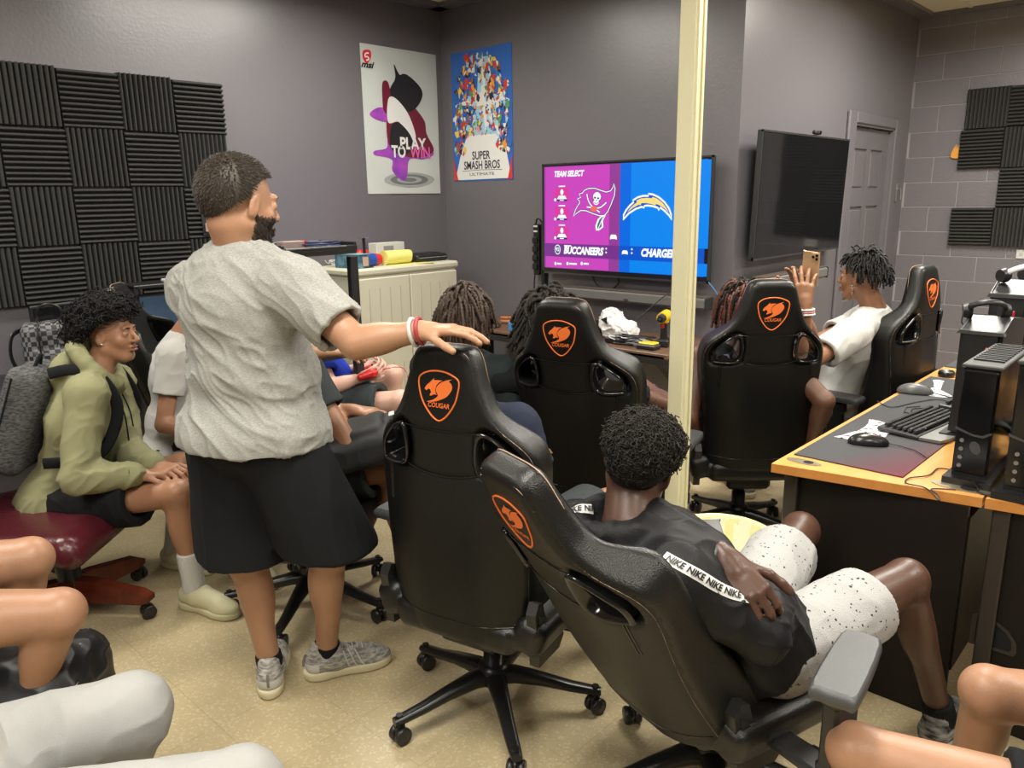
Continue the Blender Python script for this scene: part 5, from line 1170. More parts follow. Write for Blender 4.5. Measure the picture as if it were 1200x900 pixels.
# --- standing man
J = PE['man']; R_ = person('standing bearded man in a grey tee and black shorts holding a chair headrest')
make_body(R_, J, SK['tan'], .005, 1.08, hs=1.08, nkw=1.12, hands={'R': dict(n=V(.05, .1, -1), side=-1, curl=[.36, .38, .42, .46], spread=.05, thumb=.25), 'L': dict(curl=.5)}, belly=.03)
shirt(R_, J, M_GREYT, 1.14, .024, belly=.035, sleeve=.78, hem=-.03, res=.005, loose=.022, sg=.026, fold=dict(amp=.009, scale=17, fd=V(.75, .3, -.6), seed=4, stretch=.28))
shorts(R_, J, M_BLKC, 1.08, .028, t1=.92, flare=.045, hemn=V(-.1, 0, -1), res=.006, fold=dict(amp=.007, scale=7, fd=V(0, 0, 1), seed=8))
hair_obj(R_, J, 'short', M_HGB, 1.14, n=6500, L=.016, r=.0016, seed=3, front=.40, low=-.85, side=-.12, steps=4, wild=.5)
A = head_axes(J); rg = np.random.default_rng(5)
# beard: short strands along the jaw
BO = [c for c in R_.children if c.name.startswith('body')][0].data; bv_ = np.zeros(len(BO.vertices)*3); BO.vertices.foreach_get('co', bv_); bv_ = bv_.reshape(-1, 3); nn = np.zeros(len(bv_)*3); BO.vertices.foreach_get('normal', nn); nn = nn.reshape(-1, 3)
lc = (bv_-J['hd']) @ A/1.08; ln = nn @ A; ok = (np.abs(lc[:, 0]) < .09) & (lc[:, 2] < -.025+.0*lc[:, 1]) & (lc[:, 2] > -.125) & (lc[:, 1] > .0) & (lc[:, 1] < .13) & ~((np.abs(lc[:, 0]) < .045) & (lc[:, 2] > -.050)) & (ln[:, 2] > -.85) & (lc[:, 2] > -.112+.10*(.09-lc[:, 1])); d = np.concatenate([bv_[ok]]*5); nn = np.concatenate([nn[ok]]*5); d = d+rg.normal(0, .0018, d.shape); P = np.zeros((len(d), 3, 3))
for i in range(3): P[:, i] = d+nn*.0018*i+V(0, 0, -.002)*i-nn*.001
v, F = tube_arrays(P, np.broadcast_to([.0013, .001, .0004], (len(d), 3)), 3); link('beard', mesh_np('beard', v, F), M_HGB, R_)
eyes(R_, J, 1.08)
for q in 'LR': runner_detail(J, q, shoe(R_, J, q, M_KNIT, M_SOLE, label='grey and white knit running shoe')); sock(R_, J, q, M_BLKC, .03, .002)
w_ = J['wrR']; ax = J['wrR']-J['elR']; ring('wristband', w_-nrm(ax)*.020, ax, .034, .0055, M_RUB, R_, 1.4, 'white wristband'); ring('wristband', w_-nrm(ax)*.002, ax, .033, .0055, mat('red_rubber', (.35, .04, .05), .5), R_, 1.3, 'dark red wristband')
ring('necklace', J['nk']+(J['hd']-J['nk'])*.16+A @ V(0, -.01, .0), J['hd']-J['nk']+A @ V(0, .06, 0), .066, .0012, mat('brown_cord', (.15, .05, .03), .5), R_)
# --- olive hoodie boy
J = PE['olive']; R_ = person('smiling boy in an olive hoodie wearing a grey backpack, seated on the burgundy chair')
make_body(R_, J, SK['mid'], .005, .92, hands={'R': dict(n=V(0, 0, -1), side=-1, curl=.7, skip=False), 'L': dict(n=nrm(V(-.3, .2, -1)), side=1, curl=[.6, .7, .8, .8])}, hs=.98)
def hood(f):
    n_ = J['nk']; f_ = J['f']; r_ = J['r']; u = J['upv']
    for t in np.linspace(0, 2*math.pi, 18, endpoint=False):
        p = n_+r_*.100*math.cos(t)+f_*(.088*math.sin(t)-.005)+u*(.045-.055*math.sin(t)); f.cone(p, p+r_*.02*-math.sin(t)+f_*.02*math.cos(t), .030, .030, .02)
    f.ell(n_-f_*.105+u*-.01, V(.095, .055, .085), torso_axes(J), .03); f.cone(n_+u*.06+f_*.02, n_+u*.22, .070, .085, .01, 'sub')
shirt(R_, J, M_OLV, .98, .020, sleeve=1, fore=.93, sg=.024, hem=-.02, res=.0055, loose=.015, name='hoodie', neck=False, extra=hood, fold=dict(amp=.008, scale=12, fd=V(.5, .3, .6), seed=11, stretch=.4))
shorts(R_, J, M_BLKC, .95, .022, t1=.66, flare=.020, fold=dict(amp=.005, scale=8, seed=2)); hair_obj(R_, J, 'curl', M_HB, .98, n=3800, L=.056, r=.0024, seed=4, front=.42, low=-.45, side=-.02, steps=15, wild=.25, coil=.011, turns=19)
eyes(R_, J, .98); lips(R_, J, mat('lip_rose', (.24, .09, .07), .35), .98)
ring('cuff', J['wrR']-nrm(J['wrR']-J['elR'])*.02, J['wrR']-J['elR'], .040, .009, M_BLKC, R_, 1.5); ring('cuff', J['wrL']-nrm(J['wrL']-J['elL'])*.02, J['wrL']-J['elL'], .040, .009, M_BLKC, R_, 1.5)
for q in 'LR':
    sock(R_, J, q, M_SOCK, .15); shoe(R_, J, q, M_SLIDE, M_SLIDE, 'slide', 'cream moulded slide')
c = J['nk']+J['f']*.09-J['upv']*.03
for s_ in (-1, 1): MB().tube(smooth_path([c+J['r']*.03*s_, c+J['r']*.035*s_+J['f']*.03-V(0, 0, .09), c+J['r']*.04*s_+J['f']*.035-V(0, 0, .20)], 5), .003, 6).build('drawstring', M_BLKC, R_)
MB().lathe([(.0, .004), (.004, .002), (.004, -.002), (0, -.004)][::-1], J['hd']+head_axes(J) @ V(.082, .003, -.026), 8).build('ear_stud', mat('diamond', (.8, .8, .8), .1, .3), R_)
# his backpack (worn, so it moves on its own when taken off)
f_, u, r_ = J['f'], J['upv'], J['r']; bc = J['nk']-u*.24-f_*.205
t = thing('backpack', 'grey canvas backpack worn on the back of the boy in olive', 'backpack', bc)
M_CANV = heather('grey_canvas', (.045, .045, .047), (.13, .13, .13), 160); f = Field(V(-.3, -.3, -.35), V(.3, .3, .35), .006); A = torso_axes(J)
f.rbox((0, 0, 0), (.145, .075, .215), A, .05, .02); f.rbox(-f_*.065-u*.08, (.12, .035, .12), A, .03, .01); finish(f, 'bag_body', M_CANV, t, fold=dict(amp=.004, scale=9, seed=3))
for s_ in (-1, 1):
    MB().tube([-f_*.035+r_*(s_*.146)+u*z for z in np.linspace(-.18, .17, 8)], .004, 6).build('zip', M_BLKC, t)
for s_ in (-1, 1):
    o_ = J['nk']-bc+r_*s_*.115
    MB().tube(smooth_path([o_-f_*.13-u*.02, o_-f_*.06+u*.020, o_+f_*.03+u*.035, o_+f_*.13-u*.05, o_+f_*.155-u*.17+r_*s_*.02, o_+f_*.12-u*.28+r_*s_*.06, o_-f_*.05-u*.36+r_*s_*.05], 5), .022, 8, flat=.28).build('strap', M_BLKC, t)
MB().tube(smooth_path([u*.20-f_*.01-r_*.03, u*.26-f_*.01, u*.20-f_*.01+r_*.03], 5), .007, 6).build('handle', M_BLKC, t)
# --- white tee person
J = PE['white']; R_ = person('person in a white tee mostly hidden behind the standing man, seated at far left')
make_body(R_, J, SK['mid'], .009, .92, detail=False); shirt(R_, J, M_WHT, .98, .014, sleeve=.62, hem=-.06, res=.007, loose=.01, sg=.022, fold=dict(amp=.006, scale=8, seed=5)); shorts(R_, J, M_BLKC, .95, .02, t1=.8, res=.009); hair_obj(R_, J, 'curl', M_HB, 1, n=350, L=.03, r=.005, seed=9)
for q in 'LR': shoe(R_, J, q, M_SLIDE, M_SLIDE, 'slide'); sock(R_, J, q, M_SOCK, .12)
# --- blue tee person
J = PE['blue']; R_ = person('pale person in a royal blue tee holding a red game controller by the cabinet')
make_body(R_, J, SK['light'], .006, 1.0, detail=False, hands={'R': dict(n=nrm(V(-.2, .5, .3)), side=-1, curl=.9), 'L': dict(n=nrm(V(.2, -.5, .3)), side=1, curl=.9)}); shirt(R_, J, M_BLU, 1.08, .018, sleeve=.66, hem=-.07, res=.007, belly=.03, sg=.026, fold=dict(amp=.006, scale=9, seed=6)); shorts(R_, J, M_DGR, 1.0, .02, t1=.72, res=.008, fold=dict(amp=.005, scale=8, seed=6)); hair_obj(R_, J, 'short', M_HBR, 1, n=900, L=.03, r=.002, seed=9, steps=4)
for q in 'LR': shoe(R_, J, q, M_KNIT, M_SOLE)
hc = (J['tipsR'][1]+J['tipsL'][1])/2; hc = (hc+J['wrR']*.25+J['wrL']*.25)/1.5
def controller(label, c, fwd, m, cable=None):
    t = thing('game_controller', label, 'controller', c); fwd = nrm(fwd); rr = nrm(np.cross(fwd, V(0, 0, 1))); uu = np.cross(rr, fwd); A = np.column_stack([rr, fwd, uu]); f = Field(V(-.11, -.11, -.08), V(.11, .11, .08), .003)
    f.rbox((0, 0, 0), (.062, .028, .016), A, .014, .012); 
    for s_ in (-1, 1): f.cone(A @ V(s_*.05, -.005, 0), A @ V(s_*.062, -.065, -.008), .024, .017, .02)
    finish(f, 'shell', m, t)
    for s_, y in ((-1, .010), (.5, -.016)): MB().cyl(A @ V(s_*.040, y, .014), A @ V(s_*.040, y, .026), .006).cyl(A @ V(s_*.040, y, .025), A @ V(s_*.040, y, .029), .010).build('thumbstick', M_PLA, t)
    MB().cyl(A @ V(.040, .010, .014), A @ V(.040, .010, .019), .016).build('button_cluster', M_PLA, t); MB().box(A @ V(-.022, -.016, .016), (.018, .018, .006), R=A).build('direction_pad', M_PLA, t)
    if cable is not None: MB().tube(smooth_path([A @ V(0, .03, 0)]+[np.array(p)-c for p in cable], 8), .0022, 6).build('cable', m, t)
M_CRED = mat('red_plastic', (.55, .02, .02), .3); kc = at(436, 435, 4.08)
controller('red game controller in the hands of the pale person in blue', kc, V(.55, .8, .1), M_CRED, [kc+V(.12, .10, .02), kc+V(.17, .10, -.04), kc+V(.17, .06, -.12), kc+V(.12, .05, -.2)])
# --- dark grey tee person
J = PE['grey']; R_ = person('person in a dark grey tee with one elbow on the armrest, behind the standing man')
make_body(R_, J, SK['mid'], .007, .98, detail=False, hands={'R': dict(n=nrm(V(-.5, -.2, 0)), side=-1, curl=.8)}); shirt(R_, J, M_DGR, 1.05, .018, sleeve=.55, hem=-.08, res=.008, sg=.030, fold=dict(amp=.005, scale=8, seed=7)); shorts(R_, J, M_DGR, 1.0, .02, t1=.8, res=.009); hair_obj(R_, J, 'curl', M_HB, 1, n=350, L=.02, r=.005, seed=10)
for q in 'LR': shoe(R_, J, q, M_KNIT, M_SOLE)
# backpack on his lap
bc = at(438, 517, 3.02); t = thing('backpack', 'dark grey zipped backpack lying on a lap beside the armrest, below the blue tee', 'backpack', bc); A = rotz(rad(-40)) @ rotx(rad(14)); f = Field(V(-.3, -.3, -.3), V(.3, .3, .3), .006)
f.rbox((0, 0, 0), (.15, .21, .065), A, .045, .02); f.rbox(A @ V(0, -.05, .06), (.12, .11, .03), A, .025, .01); finish(f, 'bag_body', cloth('slate_nylon', (.035, .036, .038), .6), t, fold=dict(amp=.007, scale=8, seed=9))
MB().tube([A @ V(x, .175-.05*abs(x/.13)**3, .058) for x in np.linspace(-.13, .13, 14)], .0045, 6).build('zip', mat('zip_grey', (.22, .22, .22), .4), t); MB().box(A @ V(.03, .10, .095), (.05, .022, .006), R=A, bev=.002).build('buckle', M_RUB, t)
MB().tube(smooth_path([A @ V(-.10, .19, .03), A @ V(-.03, .25, .07), A @ V(.05, .24, .07), A @ V(.11, .19, .03)], 6), .014, 8, flat=.3).build('strap', mat('webbing_grey', (.10, .10, .10), .7), t)
# --- brown twists
J = PE['twists']; R_ = person('person with brown rope twists and a dark shirt, seen over the held headrest')
make_body(R_, J, SK['brown'], .009, .95, detail=False); shirt(R_, J, M_DTEAL, 1.0, .016, sleeve=.7, hem=-.04, res=.008, fold=dict(amp=.005, scale=8, seed=12)); shorts(R_, J, M_BLKC, .95, .02, t1=.8, res=.009)
hair_obj(R_, J, 'hang', M_HBR, 1.02, n=230, L=.150, r=.0075, seed=21, front=.35, low=-.6, side=-.1, steps=22, wild=.5)
for q in 'LR': shoe(R_, J, q, M_KNIT, M_SOLE)
# --- navy
J = PE['navy']; R_ = person('person in a navy tee low in the centre chair, one shoulder and arm in view')
make_body(R_, J, SK['tan'], .008, .95, detail=False); shirt(R_, J, M_NAVY, 1.05, .018, sleeve=.62, hem=-.03, res=.007, sg=.028, fold=dict(amp=.007, scale=9, seed=13)); shorts(R_, J, M_DGR, .95, .02, t1=.8, res=.009); hair_obj(R_, J, 'short', M_HBR, 1, n=700, L=.02, r=.002, seed=9, steps=4)
for q in 'LR': shoe(R_, J, q, M_BLKC, M_RUB)
# --- puffy hair
J = PE['puffy']; R_ = person('person with big puffy locs above the chair left of the cream column')
make_body(R_, J, SK['dark'], .009, .95, detail=False); shirt(R_, J, M_BLKC, 1.0, .016, sleeve=.7, hem=-.04, res=.008); shorts(R_, J, M_BLKC, .95, .02, t1=.8, res=.009)
hair_obj(R_, J, 'hang', M_HSOFT, 1.12, n=1100, L=.120, r=.0080, seed=31, front=.30, low=-.5, side=-.1, steps=16, wild=.9)
for q in 'LR': shoe(R_, J, q, M_KNIT, M_SOLE)
# --- tank top
J = PE['tank']; R_ = person('person in a black tank top with auburn-tipped dreadlocks right of the cream column')
make_body(R_, J, SK['dark'], .006, 1.05, detail=False); f = Field(*box_of([J['pel'], J['nk'], J['shL'], J['shR']], .2), .007); add_torso(f, J, 1.05, .012, sh=False)
for q, sg in (('L', -1), ('R', 1)): f.cone(J['nk']+J['r']*sg*.085-J['upv']*.03, J['nk']+J['r']*sg*.10-J['upv']*.18, .045, .07, .03); f.cone(J['nk']+J['r']*sg*.085-J['upv']*.02-J['f']*.05, J['nk']+J['r']*sg*.08-J['upv']*.2-J['f']*.06, .03, .06, .03)
f.plane(J['pel']-J['upv']*.05, -J['upv'], .004); finish(f, 'tank_top', cloth('charcoal_jersey', (.020, .024, .026)), R_, fold=dict(amp=.005, scale=8, seed=14)); shorts(R_, J, M_BLKC, .95, .02, t1=.8, res=.009)
hair_obj(R_, J, 'hang', M_HB, 1.0, n=150, L=.13, r=.0062, seed=41, front=.35, low=-.55, side=-.1, steps=20, wild=.4)
A = head_axes(J); h2 = hair_obj(R_, J, 'hang', M_HRED, 1.02, n=110, L=.17, r=.0066, seed=43, front=.2, low=-.55, side=-.1, steps=24, wild=.4, part=lambda d: d[:, 0] < -.25); h2['label'] = 'auburn coloured locs'
for q in 'LR': shoe(R_, J, q, M_KNIT, M_SOLE)
# --- boy in white with the phone
J = PE['phone']; R_ = person('boy in a white tee in profile raising a phone with both hands')
pn = nrm(J['wrL']-J['wrR']); make_body(R_, J, SK['brown'], .0042, .90, hs=1.0, nkw=.92, hands={'L': dict(n=nrm(V(-.25, .95, .15)), side=1, curl=[.50, .55, .6, .65], spread=.16, thumb=.3), 'R': dict(n=nrm(V(.1, -.95, .15)), side=-1, curl=[.55, .6, .65, .7], spread=.14, thumb=.3)})
shirt(R_, J, M_WHT, .95, .016, sleeve=.62, hem=-.02, res=.0055, loose=.012, sg=.030, fold=dict(amp=.008, scale=10, fd=V(.6, .1, .6), seed=15, stretch=.35)); shorts(R_, J, M_BLKC, .85, .008, t1=.8, res=.009)
hair_obj(R_, J, 'hang', M_HB, 1.0, n=300, L=.062, r=.0052, seed=51, front=.48, low=-.25, side=.02, steps=9, wild=.7); eyes(R_, J); lips(R_, J, mat('lip_mauve', (.30, .10, .09), .35), 1.05)
ax = J['wrL']-J['elL']; wc = J['wrL']-nrm(ax)*.018
ring('bracelet', wc, ax, .036, .0048, mat('white_beads', (.7, .66, .62), .4), R_, 1.0, 'white bead bracelet', 40, .0015); ring('bracelet', wc-nrm(ax)*.011, ax, .036, .0045, mat('pink_beads', (.6, .25, .24), .4), R_, 1.0, 'pink bead bracelet', 40, .0015); ring('bracelet', wc-nrm(ax)*.021, ax, .037, .0048, MATS['white_beads'], R_, 1.0, 'white bead bracelet', 40, .0015)
A = head_axes(J); e0 = J['hd']+A @ V(-.082, .0, -.040); M_GOLD = mat('gold', (.8, .5, .15), .2, 1.0)
MB().tube([e0+A @ V(0, .006*math.cos(t), .006*math.sin(t)+.002) for t in np.linspace(0, 2*math.pi, 12, endpoint=False)], .0014, 6, closed=True).box(e0+A @ V(-.001, 0, -.022), (.004, .004, .028)).box(e0+A @ V(-.001, 0, -.016), (.004, .014, .004), R=A).build('cross_earring', mat('silver', (.8, .78, .74), .15, 1.0), R_)
for q in 'LR': shoe(R_, J, q, M_KNIT, M_SOLE)
def smartphone(label, c, A, body, screen_c=(.01, .01, .01), cams=True):
    """A columns: width, length, screen normal"""
    t = thing('smartphone', label, 'phone', c); MB().box((0, 0, 0), (.074, .150, .009), bev=.004, R=None).v
    mb = MB(); pr = [tuple(p) for p in smooth_path([(.030, -.0745), (.0365, -.067), (.0365, .067), (.030, .0745), (-.030, .0745), (-.0365, .067), (-.0365, -.067), (-.030, -.0745)], 3, True)]
    M = np.column_stack([A, V(0, 0, 0)]); mb.prism(pr, -.0045, .0040, M=M); mb.build('case', body, t); MB().prism([(p[0]*.93, p[1]*.96) for p in pr], .0040, .0046, M=M).build('screen', mat('phone_glass', (.05, .05, .055), .35), t)
    if cams:
        MB().box(A @ V(-.019, .055, -.0055), (.032, .034, .003), R=A, bev=.001).build('camera_bump', body, t)
        for x, y in ((-.027, .063), (-.027, .047), (-.011, .055)): MB().cyl(A @ V(x, y, -.007), A @ V(x, y, -.0095), .006).build('lens', M_BEZ, t)
    return t
ph = at(950, 314, 3.45); zn = nrm(V(.05, .96, .22)); yv = nrm(V(.10, -.10, 1)-zn*(V(.05, -.10, 1)@zn)); zz_ = zn
smartphone('gold smartphone with a triple camera held up by the boy in white', ph, np.column_stack([np.cross(yv, zz_), yv, zz_]), mat('gold_phone', (.62, .42, .24), .3, .3))
# --- boy in the black hoodie
J = PE['hoodie']; R_ = person('boy in a black hoodie and speckled white shorts reclining in the foreground')
make_body(R_, J, SK['deep'], .005, .98, detail=True, nkw=1.08, hands={'L': dict(n=nrm(V(-.5, .6, -.6)), side=1, curl=.95, s=1.08), 'R': dict(n=nrm(V(-.3, .2, -1)), side=-1, curl=.7)})
def hood2(f):
    n_ = J['nk']; f_ = J['f']; r_ = J['r']; u = J['upv']
    for t in np.linspace(0, 2*math.pi, 18, endpoint=False):
        p = n_+r_*.088*math.cos(t)+f_*(.075*math.sin(t)-.01)+u*(.035-.045*math.sin(t)); f.cone(p, p+r_*.02*-math.sin(t)+f_*.02*math.cos(t), .026, .026, .02)
    f.ell(n_-f_*.085-u*.05, V(.115, .045, .11), torso_axes(J), .03); f.cone(n_+u*.04+f_*.02, n_+u*.22, .066, .085, .01, 'sub')
M_HOOD = cloth('black_tricot', (.006, .006, .007), .5)
shirt(R_, J, M_HOOD, 1.02, .020, sleeve=1, fore=.74, sg=.020, hem=.06, res=.005, loose=.012, name='hoodie', neck=False, extra=hood2, fold=dict(amp=.009, scale=12, fd=nrm(J['elR']-J['shR']), seed=17, stretch=.6))
shorts(R_, J, M_SPK, .92, .014, t1=.66, flare=.016, top=.03, res=.0055, fold=dict(amp=.006, scale=8, seed=18)); hair_obj(R_, J, 'curl', M_HSOFT, 1.02, n=5200, L=.026, r=.0016, seed=61, front=.42, low=-.62, side=-.12, steps=10, wild=.22, fade=True, coil=.006, turns=15, part=lambda d: (d[:, 2] > .02) | ((np.abs(d[:, 0]) < .55) & (d[:, 2] > -.35)))
hair_obj(R_, J, 'short', M_HB, 1.01, n=3000, L=.006, r=.0014, seed=62, front=.40, low=-.85, side=-.15, steps=3, wild=.5)
eyes(R_, J)
for q in 'LR': shoe(R_, J, q, heather('camo_knit', (.03, .03, .03), (.35, .35, .34), 60), M_RUB, label='black and white camouflage shoe'); sock(R_, J, q, M_BLKC, .06)
ring('watch', J['wrL']-nrm(J['wrL']-J['elL'])*.004, J['wrL']-J['elL'], .031, .009, M_ARM, R_, .5, 'dark sports watch band')
# white tape with repeated lettering along the right sleeve, sitting on the cloth
from mathutils.bvhtree import BVHTree
HO = [c for c in R_.children if c.name.startswith('hoodie')][0]; bv = BVHTree.FromPolygons([tuple(v.co) for v in HO.data.vertices], [tuple(p.vertices) for p in HO.data.polygons])
def tape(path):
    px_ = smooth_path(path, 6); mid_ = []; up_ = []
    for x, y, _ in px_:
        d = nrm(ray(x, y)); h_ = bv.ray_cast(tuple(CAM), tuple(d))
        if h_[0] is not None and (not mid_ or np.linalg.norm(V(*h_[0])-mid_[-1]) < .06): mid_.append(V(*h_[0])); up_.append(V(*h_[1]))
    mid_ = lap_path(np.array(mid_), 3); up_ = lap_path(np.array(up_), 6); up_ /= np.linalg.norm(up_, axis=1, keepdims=True); mid_ = mid_+up_*.003; n_ = len(mid_)
    T = np.gradient(mid_, axis=0); T /= np.linalg.norm(T, axis=1, keepdims=True); sd = np.cross(T, up_); hw = .013
    vs = np.concatenate([mid_-sd*hw-up_*.002, mid_+up_*.001, mid_+sd*hw-up_*.002]); mb = MB(); mb.add(vs, [(i+(k+1)*n_, i+1+(k+1)*n_, i+1+k*n_, i+k*n_) for i in range(n_-1) for k in (0, 1)], 0, True)
    cum = np.r_[0, np.cumsum(np.linalg.norm(np.diff(mid_, axis=0), axis=1))]; pos = .006
    v_, f_2 = text_geo('NIKE', .021, bold=.0008, shear=.2)
    while pos < cum[-1]-.02:
        vs = []
        for a, b_ in v_:
            sct = pos+.022+a*.9; i = np.clip(np.searchsorted(cum, sct)-1, 0, n_-2); t = (sct-cum[i])/(cum[i+1]-cum[i]); c = mid_[i]+(mid_[i+1]-mid_[i])*t; vs.append(c-sd[i]*(b_-.0075)*1.0+up_[i]*.0022)
        mb.add(vs, list(f_2), 1); pos += .048
    mb.build('sleeve_tape', [mat('white_tape', (.7, .7, .68), .6), M_PB], R_, 'white sleeve tape with black lettering')
tape([(778, 652, 0), (800, 664, 0), (822, 676, 0), (845, 690, 0), (868, 699, 0), (888, 704, 0)])
tape([(656, 606, 0), (668, 600, 0), (681, 596, 0), (694, 597, 0)])
ck = at(938, 772, 1.84); MB().prism([tuple(p) for p in smooth_path([(0, .022), (.012, .014), (.014, -.006), (.008, -.018), (0, -.024), (-.008, -.018), (-.014, -.006), (-.012, .014)], 3, True)], -.003, .003, M=np.column_stack([rotz(rad(-35)) @ rotx(rad(60)), V(0, 0, 0)]), holes=[[tuple(p) for p in smooth_path([(0, .004), (.006, -.010), (-.006, -.010)], 3, True)][::-1]]).build('key_clip', mat('mint_plastic', (.25, .62, .58), .35), None, loc=ck)
tag(bpy.data.objects['key_clip'], 'small mint green clip hanging at the pocket of the speckled shorts', 'clip')
zn = nrm(V(.15, -.25, 1)); yv = nrm(V(.75, .65, 0)-zn*(V(.75, .65, 0)@zn)); smartphone('dark grey smartphone lying face up on the sleeve of the black hoodie', at(811, 622, 1.97), np.column_stack([np.cross(yv, zn), yv, zn]), mat('grey_phone', (.06, .06, .065), .5), cams=False)
# --- people at the edges of the view
J = PE['edgeA']; R_ = person('seated person at the left edge with two bare knees above a black bag')
make_body(R_, J, SK['tan'], .006, 1.2, detail=False); shirt(R_, J, M_BLKC, 1.0, .016, hem=-.04, res=.01); shorts(R_, J, M_BLKC, 1.0, .02, t1=.40, res=.009); hair_obj(R_, J, 'short', M_HB, 1, n=400, L=.02, r=.003, seed=9, steps=4)
for q in 'LR': shoe(R_, J, q, M_KNIT, M_SOLE); sock(R_, J, q, M_SOCK, .08)
J = PE['edgeB']; R_ = person('seated person in pale grey trousers cut by the lower left corner')
make_body(R_, J, SK['brown'], .009, .98, detail=False); shirt(R_, J, M_WHT, 1.0, .016, hem=-.04, res=.01); trousers(R_, J, cloth('pale_grey_twill', (.36, .36, .35)), 1.05, .022, .006, fold=dict(amp=.006, scale=7, seed=22)); hair_obj(R_, J, 'short', M_HB, 1, n=400, L=.02, r=.003, seed=9, steps=4)
for q in 'LR': shoe(R_, J, q, M_BLKC, M_RUB)
J = PE['edgeC']; R_ = person('seated person at the lower right corner with two bare knees')
make_body(R_, J, SK['tan'], .006, .96, detail=False); shirt(R_, J, M_NAVY, 1.0, .016, hem=-.04, res=.01); shorts(R_, J, M_BLKC, .85, .02, t1=.28, res=.009); hair_obj(R_, J, 'short', M_HB, 1, n=400, L=.02, r=.003, seed=9, steps=4)
for q in 'LR': shoe(R_, J, q, M_KNIT, M_SOLE)
# ------------------------------------------------------------------ desks
def wood(name, c1, c2, sc=3, rough=.35):
    m = mat(name, c1, rough); nt = m.node_tree; b = nt.nodes['Principled BSDF']; g = nt.nodes.new('ShaderNodeTexCoord'); mp = nt.nodes.new('ShaderNodeMapping'); mp.inputs['Scale'].default_value = (sc*8, sc, sc*8)
    n = nt.nodes.new('ShaderNodeTexNoise'); n.inputs['Scale'].default_value = 1; n.inputs['Detail'].default_value = 6; n.inputs['Distortion'].default_value = .6; r = nt.nodes.new('ShaderNodeValToRGB'); r.color_ramp.elements[0].position = .3; r.color_ramp.elements[1].position = .7
    r.color_ramp.elements[0].color = (*c1, 1); r.color_ramp.elements[1].color = (*c2, 1); nt.links.new(g.outputs['Object'], mp.inputs[0]); nt.links.new(mp.outputs[0], n.inputs['Vector']); nt.links.new(n.outputs['Fac'], r.inputs[0]); nt.links.new(r.outputs[0], b.inputs['Base Color']); return m
M_MAPLE = wood('honey_maple_laminate', (.60, .29, .075), (.70, .36, .11)); M_EDGE = wood('honey_edge_band', (.52, .21, .045), (.58, .25, .06)); M_UMB = mat('dark_umber_panel', (.0075, .0052, .0040), .5, bump=(200, .05), spec=.3); M_UMB2 = mat('umber_edge', (.030, .024, .020), .4)
M_HOLE = mat('hole_black', (.004, .004, .004), .9); M_STEELC = mat('grommet_steel', (.42, .38, .28), .35, .8); M_WALN = wood('walnut_laminate', (.10, .055, .032), (.16, .09, .055)); M_BLKM = mat('black_powder_coat', (.012, .012, .013), .45)
Z = .74
def computer_desk(label, poly4, side_y, x0, x1, grommets=(), group='long computer desks'):
    t = thing('computer_desk', label, 'desk', ((x0+x1)/2, side_y, 0), group=group); o = V(-(x0+x1)/2, -side_y, 0); M = np.column_stack([np.eye(3), o])
    t_ = MB(); t_.prism(poly4, Z-.030, Z, M=M, mi=0, mi_side=1); t_.build('desktop', [M_MAPLE, M_EDGE], t)
    yb = max(p[1] for p in poly4)
    MB().box(V((x0+x1)/2, side_y+.045, (Z-.03)/2)+o, (x1-x0-.05, .022, Z-.032)).build('side_panel', M_UMB, t)
    MB().box(V(x0+.035, side_y+.035, (Z-.03)/2)+o, (.045, .045, Z-.032), bev=.004).build('corner_post', M_UMB2, t)
    MB().box(V(x0+.035, yb-.035, (Z-.03)/2)+o, (.045, .045, Z-.032), bev=.004).build('corner_post', M_UMB2, t)
    MB().box(V(x1-.03, (side_y+yb)/2, Z/2+.05)+o, (.02, yb-side_y-.1, .5)).build('modesty_panel', M_UMB, t)
    for gx, gy, r_ in grommets:
        pr = [(gx+r_*1.9*math.cos(a)*(1 if math.cos(a) > 0 else 1), gy+r_*.75*math.sin(a)) for a in np.linspace(0, 2*math.pi, 28, endpoint=False)]
        gr = MB().prism(pr, Z, Z+.003, M=M).build('grommet', M_STEELC, t); MB().prism(ellp((gx+r_*.5, gy), r_*.55, r_*.5, 18), Z+.003, Z+.0035, M=M).build('grommet_hole', M_HOLE, gr)
    return t
D1 = computer_desk('orange-brown computer desk with its end panel facing the camera, nearest the reclining boy', [(-1.02, 2.345), (-.432, 2.45), (-.432, 4.205), (-1.005, 4.205)], 2.40, -1.015, -.435, [(-.945, 2.425, .030), (-.50, 2.50, .042)])
D2 = computer_desk('computer desk behind the yellow seam, near the block wall', [(-1.0, 4.21), (-.432, 4.21), (-.432, 6.0), (-.985, 6.0)], 4.24, -1.0, -.435)
D3 = computer_desk('computer desk at the right edge of the photo with a quarter-round cable hole', [(-.425, 2.452), (.18, 2.56), (.18, 4.205), (-.425, 4.205)], 2.46, -.42, .17, [(-.30, 2.53, .042)])
q = ony(1165, 745, 2.494); pr = [(-.062, -.045), (.055, -.045), (.062, -.03), (.058, .0), (.035, .03), (.0, .05), (-.05, .058), (-.062, .048)]
pr2 = [(x*.78, y*.78) for x, y in pr]; Mq = frame(q-V(-.125, 2.46, 0), (1, 0, 0), (0, 0, 1), (0, -1, 0)); MB().prism(pr, 0, .006, M=Mq, holes=[pr2[::-1]]).build('cable_port_rim', M_UMB2, D3); MB().prism(pr2, -.001, .0015, M=Mq).build('cable_port', M_HOLE, D3)
